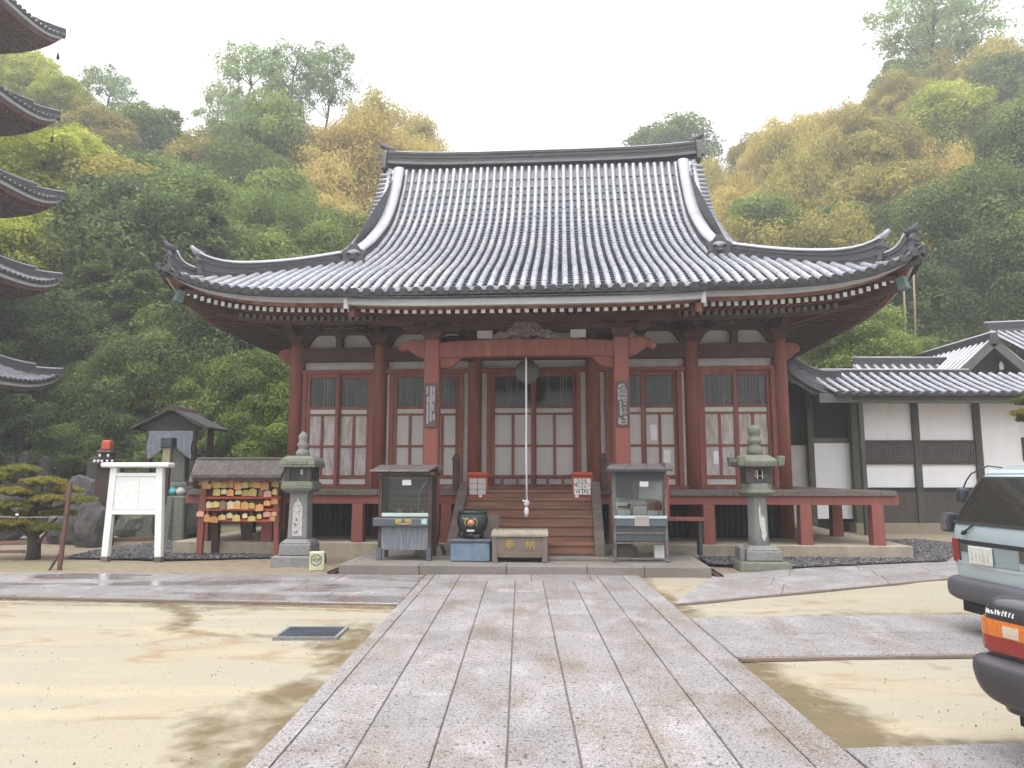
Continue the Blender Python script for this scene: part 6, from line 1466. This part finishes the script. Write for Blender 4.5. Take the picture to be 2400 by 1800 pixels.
# boulders, old markers and steps behind the court
def boulder(name, px, py, y, s, lab, mat, cat='boulder', sq=(1, 1, 1), grp=None):
    q = at(px, py, y); hb = max(.3, q.z+s*sq[2]*.9)
    bm = bmesh.new(); bmesh.ops.create_icosphere(bm, subdivisions=3, radius=1)
    for v in bm.verts:
        n_ = noise.noise(v.co*1.3+Vector((px, py, 0)))*.35+noise.noise(v.co*3.5+Vector((py, px, 0)))*.12; v.co *= 1+n_; v.co.x *= s*sq[0]; v.co.y *= s*sq[1]; v.co.z *= hb*.56
    me = bpy.data.meshes.new(name); bm.to_mesh(me); bm.free(); me.materials.append(mat); o = bpy.data.objects.new(name, me); COL.objects.link(o); o.location = (q.x, y, hb*.44); return tag(o, lab, cat, grp)
ROCK = M('purple_grey_rock', (.10, .088, .092), (.055, .05, .052), 5, .9, .8, 12, c3=(.07, .075, .05), s3=2)
boulder('boulder', 185, 1062, 17, .50, 'large purple-grey boulder between pine and notice board', ROCK, sq=(1, .8, .75))
boulder('boulder', 150, 1085, 17.2, .40, 'purple-grey boulder half behind the pine', ROCK, sq=(1.2, .8, .7))
boulder('boulder', 200, 1105, 16.4, .36, 'rounded boulder touching the left leg of the notice board', ROCK, sq=(1.1, .8, .8))
boulder('boulder', 395, 1095, 18, .62, 'wide dark boulder below the stone tablet', M('dark_mossy_rock', (.075, .075, .062), (.045, .048, .04), 5, .9, .8, 12), sq=(1.2, .8, .8))
boulder('boulder', 290, 1110, 18.5, .4, 'grey-green boulder seen under the notice board', STONEM, sq=(1, .8, .7))
boulder('boulder', -20, 1100, 17.6, .7, 'grey boulder at the left picture edge behind the pine', ROCK, sq=(1.2, .8, .6))
MARKST = M('gloom_dark_stone', (.055, .054, .047), (.033, .033, .029), 6, .9, .5, 20)  # gloom under the trees put into the stone colour
for px, py, h, l_ in ((25, 985, .75, 'old reddish stone marker standing in the dark trees, left of three'), (55, 975, .85, 'old grey stone marker in the dark trees, middle of three'), (100, 985, .7, 'old stone marker in the dark trees, right of three'), (205, 985, .9, 'pale green stone marker beside the red-topped candle stand')):
    q = at(px, py, 21.5 if px < 150 else 18); h = q.z; q.z = 0; m = MB(); m.frust((0, 0), (.24, .18), (.2, .14), 0, h-.9); m.frust((0, 0), (.15, .12), (.13, .1), h-.9, h-.12); m.frust((0, 0), (.13, .1), (.05, .05), h-.12, h); tag(m.build('stone_marker', MARKST, loc=q, bevel=.03), l_, 'stone marker', 'old stone markers in the trees')
st = thing('stone_steps', 'three low dark stone steps seen under the notice board', 'steps', (at(290, 1150, 19).x, 18.9, 0))
for k in range(3):
    m = MB(); m.box(-.75, .75, .3*k, .3*k+.34, -.05, .13+.13*k); m.build('tread', STONEM, st, bevel=.02)
m = MB(); strip('paving', ((-16, 16.6), (-8.8, 19.2), (-9.3, 20.6), (-16, 18.4)), CROSSM, 1, (1, 2), .02)
m = MB(); m.bar((-15, 15.3, .03), (-9.6, 17.6, .03), .09, .10); m.bar((-9.6, 17.6, .03), (-7.6, 18.2, .03), .09, .10); m.bar((-14, 14.6, .02), (-9.9, 15.1, .02), .07, .07)
tag(m.build('kerb', M('reddish_kerb', (.23, .13, .10), (.15, .10, .08), 4, .85)), kind='structure')
# ================================================================ the two cars at the right edge
def carpaint(name, c, metal, rough):
    m = bpy.data.materials.new(name); m.use_nodes = True; b = m.node_tree.nodes['Principled BSDF']; b.inputs['Base Color'].default_value = (*c, 1); b.inputs['Metallic'].default_value = metal; b.inputs['Roughness'].default_value = rough
    b.inputs['Coat Weight'].default_value = .6; b.inputs['Coat Roughness'].default_value = .06; return m
VANP = carpaint('silver_green_paint', (.42, .50, .525), .2, .32); SEDP = carpaint('charcoal_paint', (.055, .056, .062), .3, .36)
CGLASS = M('car_glass', (.03, .03, .028), (.035, .034, .03), 2, .06, 0, spec=.9)
BUMP = M('grey_bumper_plastic', (.095, .09, .105), (.08, .076, .09), 6, .5, .05, 60)
RUBBER = M('tyre_rubber', (.02, .02, .02), (.03, .03, .03), 20, .85)
LRED = M('red_lamp_lens', (.30, .035, .025), (.24, .03, .02), 60, .2, 0); LORG = M('amber_lamp_lens', (.62, .19, .03), (.5, .14, .02), 60, .2, 0); LCLR = M('clear_lamp_lens', (.62, .50, .40), (.5, .4, .32), 60, .2, 0)
CHROME = M('bright_metal', (.6, .6, .6), (.5, .5, .5), 5, .2, 0, metal=.9)
class Shell:
    """body skin: plan outline with rounded corners at every height"""
    def __init__(s, z, rear, front, half, rad): s.z, s.r, s.f, s.h, s.rad = z, rear, front, half, rad
    def at(s, z): return [interp(s.z, q, z) for q in (s.r, s.f, s.h, s.rad)]
    def ring(s, z, off=0, n=8):
        x0, x1, h, r = s.at(z); x0 -= off; x1 += off; h += off; pts = []
        for cx, cy, a0 in ((x0+r, h-r, 90), (x0+r, -h+r, 180), (x1-r, -h+r, 270), (x1-r, h-r, 0)):
            for k in range(n+1): a = R(a0+90*k/n); pts.append(Vector((cx+r*math.cos(a), cy+r*math.sin(a), z)))
        return pts
    def rear(s, y, z, off=0):
        """point on the rear skin at side offset y"""
        x0, x1, h, r = s.at(z); x0 -= off; h += off; c = h-r
        if abs(y) <= c: return Vector((x0, y, z))
        t_ = min(1, (abs(y)-c)/r); return Vector((x0+r-r*math.sqrt(max(0, 1-t_*t_)), math.copysign(min(abs(y), h), y), z))
    def side(s, x, z, sg, off=0): x0, x1, h, r = s.at(z); return Vector((x, sg*(h+off), z))
    def build(s, name, mat, zs, parent, cap=True):
        m = MB(); m.smooth = True; rr = [s.ring(z) for z in zs]; m.sweep(rr, caps=False); m.smooth = False
        m.quad(*rr[-1]); m.quad(*rr[0][::-1]); return m.build(name, mat, parent)
    def patch(s, name, mat, ya, yb, za, zb, parent, off=.006, nu=14, nv=6, skew=None):
        m = MB(); m.smooth = True; P = []
        for j in range(nv+1):
            v = j/nv; row = []
            for i in range(nu+1):
                u = i/nu; z0 = za(u) if callable(za) else za; z1 = zb(u) if callable(zb) else zb; z = z0+(z1-z0)*v
                y0 = ya(v) if callable(ya) else ya; y1 = yb(v) if callable(yb) else yb; row.append(s.rear(y0+(y1-y0)*u, z, off))
            P.append(row)
        m.grid(P); P2 = [[p+Vector((.02, 0, 0)) for p in r] for r in P]
        m.smooth = False
        e = P[0]+[r[-1] for r in P[1:]]+P[-1][-2::-1]+[r[0] for r in P[-2:0:-1]]; e2 = [p+Vector((.02, 0, 0)) for p in e]; m.sweep([e+[e[0]], e2+[e2[0]]], close=False, caps=False)
        return m.build(name, mat, parent, fix=False)
def wheels(parent, xs, half, r, w_=.17):
    for x in xs:
        for s in (-1, 1):
            m = MB(); m.X = Matrix.Translation((x, s*(half-w_/2), r)) @ Matrix.Rotation(math.pi/2, 4, 'X')
            m.lathe([(r*.62, -w_/2), (r*.92, -w_/2), (r, -w_*.35), (r, w_*.35), (r*.92, w_/2), (r*.62, w_/2)], 28); t_ = m.build('wheel', RUBBER, parent)
            m = MB(); m.X = Matrix.Translation((x, s*(half-w_/2), r)) @ Matrix.Rotation(math.pi/2, 4, 'X'); m.lathe([(.05, -w_*.45), (r*.6, -w_*.40), (r*.64, -w_/2), (r*.64, w_/2), (r*.6, w_*.4), (.05, w_*.45)], 20); m.build('rim', CHROME, t_)
# --- van
vang = R(3)
vn = thing('parked_van', 'silver-green van seen from behind at the right edge, rear window reflecting the sky', 'van', (4.55, 6.99, 0), vang)
V = Shell((.28, .40, .55, .75, .95, 1.06, 1.12, 1.30, 1.50, 1.56, 1.61, 1.655), (.10, .045, .015, .0, .0, .02, .045, .135, .245, .29, .36, .52), (3.3, 3.34, 3.36, 3.36, 3.3, 3.2, 3.1, 2.7, 2.3, 2.2, 2.05, 1.85),
          (.68, .70, .705, .705, .70, .69, .68, .645, .60, .585, .555, .48), (.16, .16, .16, .15, .15, .15, .15, .16, .17, .18, .2, .24))
V.build('body', VANP, [.28, .34, .40, .48, .55, .65, .75, .85, .95, 1.0, 1.06, 1.09, 1.12, 1.2, 1.3, 1.4, 1.5, 1.53, 1.56, 1.585, 1.61, 1.635, 1.655], vn)
V.patch('rear_window', CGLASS, lambda v: -.60+.07*v, lambda v: .60-.07*v, 1.09, 1.525, vn)
m = MB()
for za, zb in ((1.065, 1.095), (1.52, 1.54)):
    P_ = [[V.rear(-.62+1.24*i/14, z, .009) for i in range(15)] for z in (za, zb)]; m.grid(P_)
for s in (-1, 1): m.grid([[V.rear(s*(.615-.07*(z-1.07)/.46), z, .009), V.rear(s*(.595-.07*(z-1.07)/.46), z, .009)] for z in [1.07+.46*k/6 for k in range(7)]])
m.build('window_seal', RUBBER, vn, fix=False)
for s in (-1, 1):
    m = MB()
    for a, b in ((.42, 1.35), (1.42, 2.05)):
        m.grid([[V.side(x+(z-1.1)*(.28 if x < .6 else (-.0 if x < 1.9 else -.9)), z, s, .005) for x in [a+(b-a)*i/6 for i in range(7)]] for z in [1.1+.4*k/5 for k in range(6)]])
    m.build('side_window', CGLASS, vn, fix=False)
V.patch('trim_band', M('dark_trim_band', (.035, .036, .04), (.03, .03, .034), 5, .3), -.50, .50, .875, .915, vn, .008)
V.patch('plate_recess', carpaint('shaded_paint', (.30, .37, .38), .3, .45), -.28, .40, .70, .872, vn, .004)
V.patch('upper_fascia', M('smoked_garnish', (.07, .075, .075), (.11, .11, .105), 9, .3), .27, .50, .80, .872, vn, .009)
V.patch('upper_fascia', M('smoked_garnish', (.07, .065, .06), (.10, .09, .08), 9, .3), -.50, -.30, .765, .872, vn, .009)
for s in (-1, 1):
    V.patch('tail_lamp', LRED, lambda v, s=s: s*.515, lambda v, s=s: s*.7049, .69, .915, vn, .012)
    V.patch('lamp_edge', RUBBER, s*.505, s*.515, .68, .92, vn, .01, nu=2)
m = MB(); c = V.rear(.19, .78, .016); m.box(c.x-.012, c.x, c.y-.165, c.y+.165, c.z-.085, c.z+.085); pl = m.build('number_plate', M('worn_white_plate', (.66, .66, .62), (.50, .48, .44), 16, .5), vn, bevel=.004)
m = MB(); r_ = random.Random(2)
for k in range(5): m.box(c.x-.0145, c.x-.012, c.y-.12+.055*k, c.y-.105+.055*k, c.z-.05, c.z+.02)
m.build('plate_digits', M('faded_green_digits', (.42, .44, .38), (.4, .42, .37)), pl)
m = MB(); P_ = [[V.rear(y, .695-.02*math.cos(y*3)+dz, .012 if dz else .004) for y in [-.62+1.24*i/16 for i in range(17)]] for dz in (-.012, .012)]; m.grid(P_); m.build('body_crease', carpaint('crease_highlight_paint', (.5, .56, .58), .3, .3), vn, fix=False)  # highlight along the crease put into a paler strip
VB = Shell((.32, .36, .42, .50, .53, .545), (-.02, -.075, -.09, -.085, -.06, -.01), (3.42, 3.46, 3.48, 3.48, 3.45, 3.4), (.70, .735, .745, .74, .72, .69), (.15, .17, .18, .18, .17, .16))
VB.build('bumper', BUMP, [.32, .335, .36, .39, .42, .46, .50, .52, .53, .545], vn)
m = MB(); a = V.rear(.30, 1.065, .02); b = V.rear(.40, 1.0, .02); m.bar(a, b, .016, .012); m.bar(b, b+Vector((0, .035, -.03)), .04, .02); m.build('wiper', RUBBER, vn)
m = MB(); m.tube([V.rear(.40, 1.60, .0)+Vector((.1, .02, .03)), V.rear(.5, 1.58)+Vector((.05, .06, .07)), V.rear(.585, 1.5)+Vector((-.02, .14, .07)), V.rear(.585, 1.5)+Vector((-.02, .22, .0)), V.rear(.585, 1.45)+Vector((0, .24, -.04))], .008, 6)
q = V.rear(.585, 1.42)+Vector((0, .24, -.03)); m.build('mirror_arm', IRON, vn)
m = MB(); m.cbox((q.x+.02, q.y+.0, q.z-.05), (.10, .12, .16)); m.build('mirror', IRON, vn, bevel=.03, seg=2)
m = MB(); m.cbox((.14, .86, 1.06), (.12, .13, .2)); m.box(.12, .18, .66, .80, 1.04, 1.09); mr_ = m.build('side_mirror', IRON, vn, bevel=.03, seg=2); m = MB(); m.cbox((.074, .86, 1.06), (.012, .09, .15)); m.build('mirror_glass', CHROME, mr_)
m = MB(); m.sweep([[V.side(V.at(z)[0]+dx, z, 1, o) for dx, o in ((.13, .0), (.10, .055), (.34, .075), (.36, .0))] for z in [1.1+.42*k/8 for k in range(9)]]); m.build('side_visor', CGLASS, vn)
m = MB(); c = V.rear(-.05, 1.565)+Vector((.0, 0, .03)); m.prism([(c.x-.01, c.z-.03), (c.x+.02, c.z+.01), (c.x+.3, c.z+.06), (c.x+.3, c.z-.02)], -.45, .45); m.build('rear_spoiler', VANP, vn, bevel=.012, seg=2)
m = MB(); m.tube([(-.02, .1, .30), (.1, .02, .27), (.5, .0, .27)], .03, 8); m.tube([(.0, -.16, .28), (.02, .0, .30), (.02, .12, .26)], .018, 6); m.build('exhaust', M('red_rusty_pipe', (.16, .025, .018), (.1, .02, .016), 8, .6), vn)
m = MB(); m.box(.05, 3.2, -.6, .6, .2, .32); m.build('underbody', RUBBER, vn); wheels(vn, (.75, 2.75), .69, .29)
m = MB()
for k in range(24): a, b = V.rear(-.565, 1.06-.5*k/24, .007), V.rear(-.565, 1.06-.5*(k+1)/24, .007); m.bar(a, b, .008, .008) if k < 23 else None
m.build('hatch_seam', RUBBER, vn)
# --- sedan
sd_ = thing('parked_sedan', 'charcoal grey sedan with amber and red tail lamp at the lower right edge', 'car', (2.745, 3.50, 0), R(11))
S_ = Shell((.26, .36, .50, .58, .70, .78, .83, .865, .885), (.12, .10, .085, .075, .07, .075, .085, .12, .22), (4.3, 4.32, 4.3, 4.28, 4.2, 4.1, 4.0, 3.9, 3.7), (.78, .81, .825, .83, .83, .825, .815, .79, .72), (.13, .13, .13, .13, .13, .13, .13, .14, .18))
S_.build('body', SEDP, [.26, .36, .50, .58, .64, .70, .74, .78, .805, .83, .85, .865, .875, .885], sd_)
G_ = Shell((.87, 1.0, 1.2, 1.32, 1.37), (.75, .95, 1.3, 1.5, 1.75), (3.0, 2.85, 2.55, 2.35, 2.1), (.70, .68, .62, .57, .45), (.2, .2, .2, .2, .22))
G_.build('cabin', SEDP, [.87, .93, 1.0, 1.1, 1.2, 1.26, 1.32, 1.35, 1.37], sd_)
G_.patch('rear_window', CGLASS, lambda v: -.62+.08*v, lambda v: .62-.08*v, .95, 1.28, sd_)
for s in (-1, 1):
    m = MB(); m.grid([[G_.side(x+(z-.95)*(.9 if x < 1.6 else -.6), z, s, .006) for x in (1.15, 1.5, 1.9, 2.3, 2.6)] for z in (.93, 1.05, 1.18, 1.28)]); m.build('side_window', CGLASS, sd_, fix=False)
    t_ = S_.patch('tail_lamp', LRED, s*.8296, s*.43, .585, .665, sd_, .012)
    S_.patch('amber_lens', LORG, s*.8296, s*.43, .667, .755, t_, .012); S_.patch('clear_lens', LCLR, s*.62, s*.52, .675, .735, t_, .016)
    S_.patch('lamp_divider', RUBBER, s*.43, s*.42, .58, .76, t_, .013, nu=2)
S_.patch('garnish', M('dark_garnish', (.03, .03, .034), (.025, .025, .03), 5, .3), -.42, .42, .585, .755, sd_, .01)
SB = Shell((.30, .33, .38, .46, .52, .545, .555), (.08, .03, -.01, -.035, -.035, -.015, .03), (4.35, 4.4, 4.45, 4.45, 4.42, 4.4, 4.3), (.77, .80, .825, .835, .834, .83, .80), (.13, .14, .15, .15, .15, .15, .15))
SB.build('bumper', M('dark_grey_bumper', (.065, .06, .068), (.055, .052, .058), 6, .45), [.30, .315, .33, .355, .38, .42, .46, .49, .52, .535, .545, .555], sd_)
m = MB(); r_ = random.Random(9); y = .735
for k in range(9):
    h = r_.uniform(.020, .030); a = S_.rear(y, .785, .008); sl = r_.choice((-.008, 0, .008)); b = S_.rear(y+sl, .785+h, .008); m.bar(a, b, .005, .006, up=(1, 0, 0))
    if k % 2 == 0: a2 = S_.rear(y-.008, .785+h*r_.random(), .008); m.bar(a, a2, .004, .006, up=(1, 0, 0))
    y -= .0215
m.build('badge_letters', WHITEP, sd_)
m = MB()
for k in range(8): a, b = S_.rear(.805-.21*k, .77, .005), S_.rear(.805-.21*(k+1), .77, .005); m.bar(a, b, .007, .007) if k < 7 else None
m.build('boot_seam', RUBBER, sd_)
m = MB(); m.box(.2, 4.1, -.7, .7, .18, .3); m.build('underbody', RUBBER, sd_); wheels(sd_, (.95, 3.45), .82, .30)
# ================================================================ damp air
m = MB(); m.box(-160, 160, -30, 180, -1.5, 62)
hz = bpy.data.materials.new('damp_air'); hz.use_nodes = True; N = hz.node_tree.nodes; L = hz.node_tree.links; N.clear()
o = N.new('ShaderNodeOutputMaterial'); pv = N.new('ShaderNodeVolumePrincipled'); pv.inputs['Color'].default_value = (.97, .98, 1, 1); pv.inputs['Density'].default_value = .0030; pv.inputs['Anisotropy'].default_value = .2
L.new(pv.outputs[0], o.inputs['Volume'])
tag(m.build('haze', hz), kind='stuff')
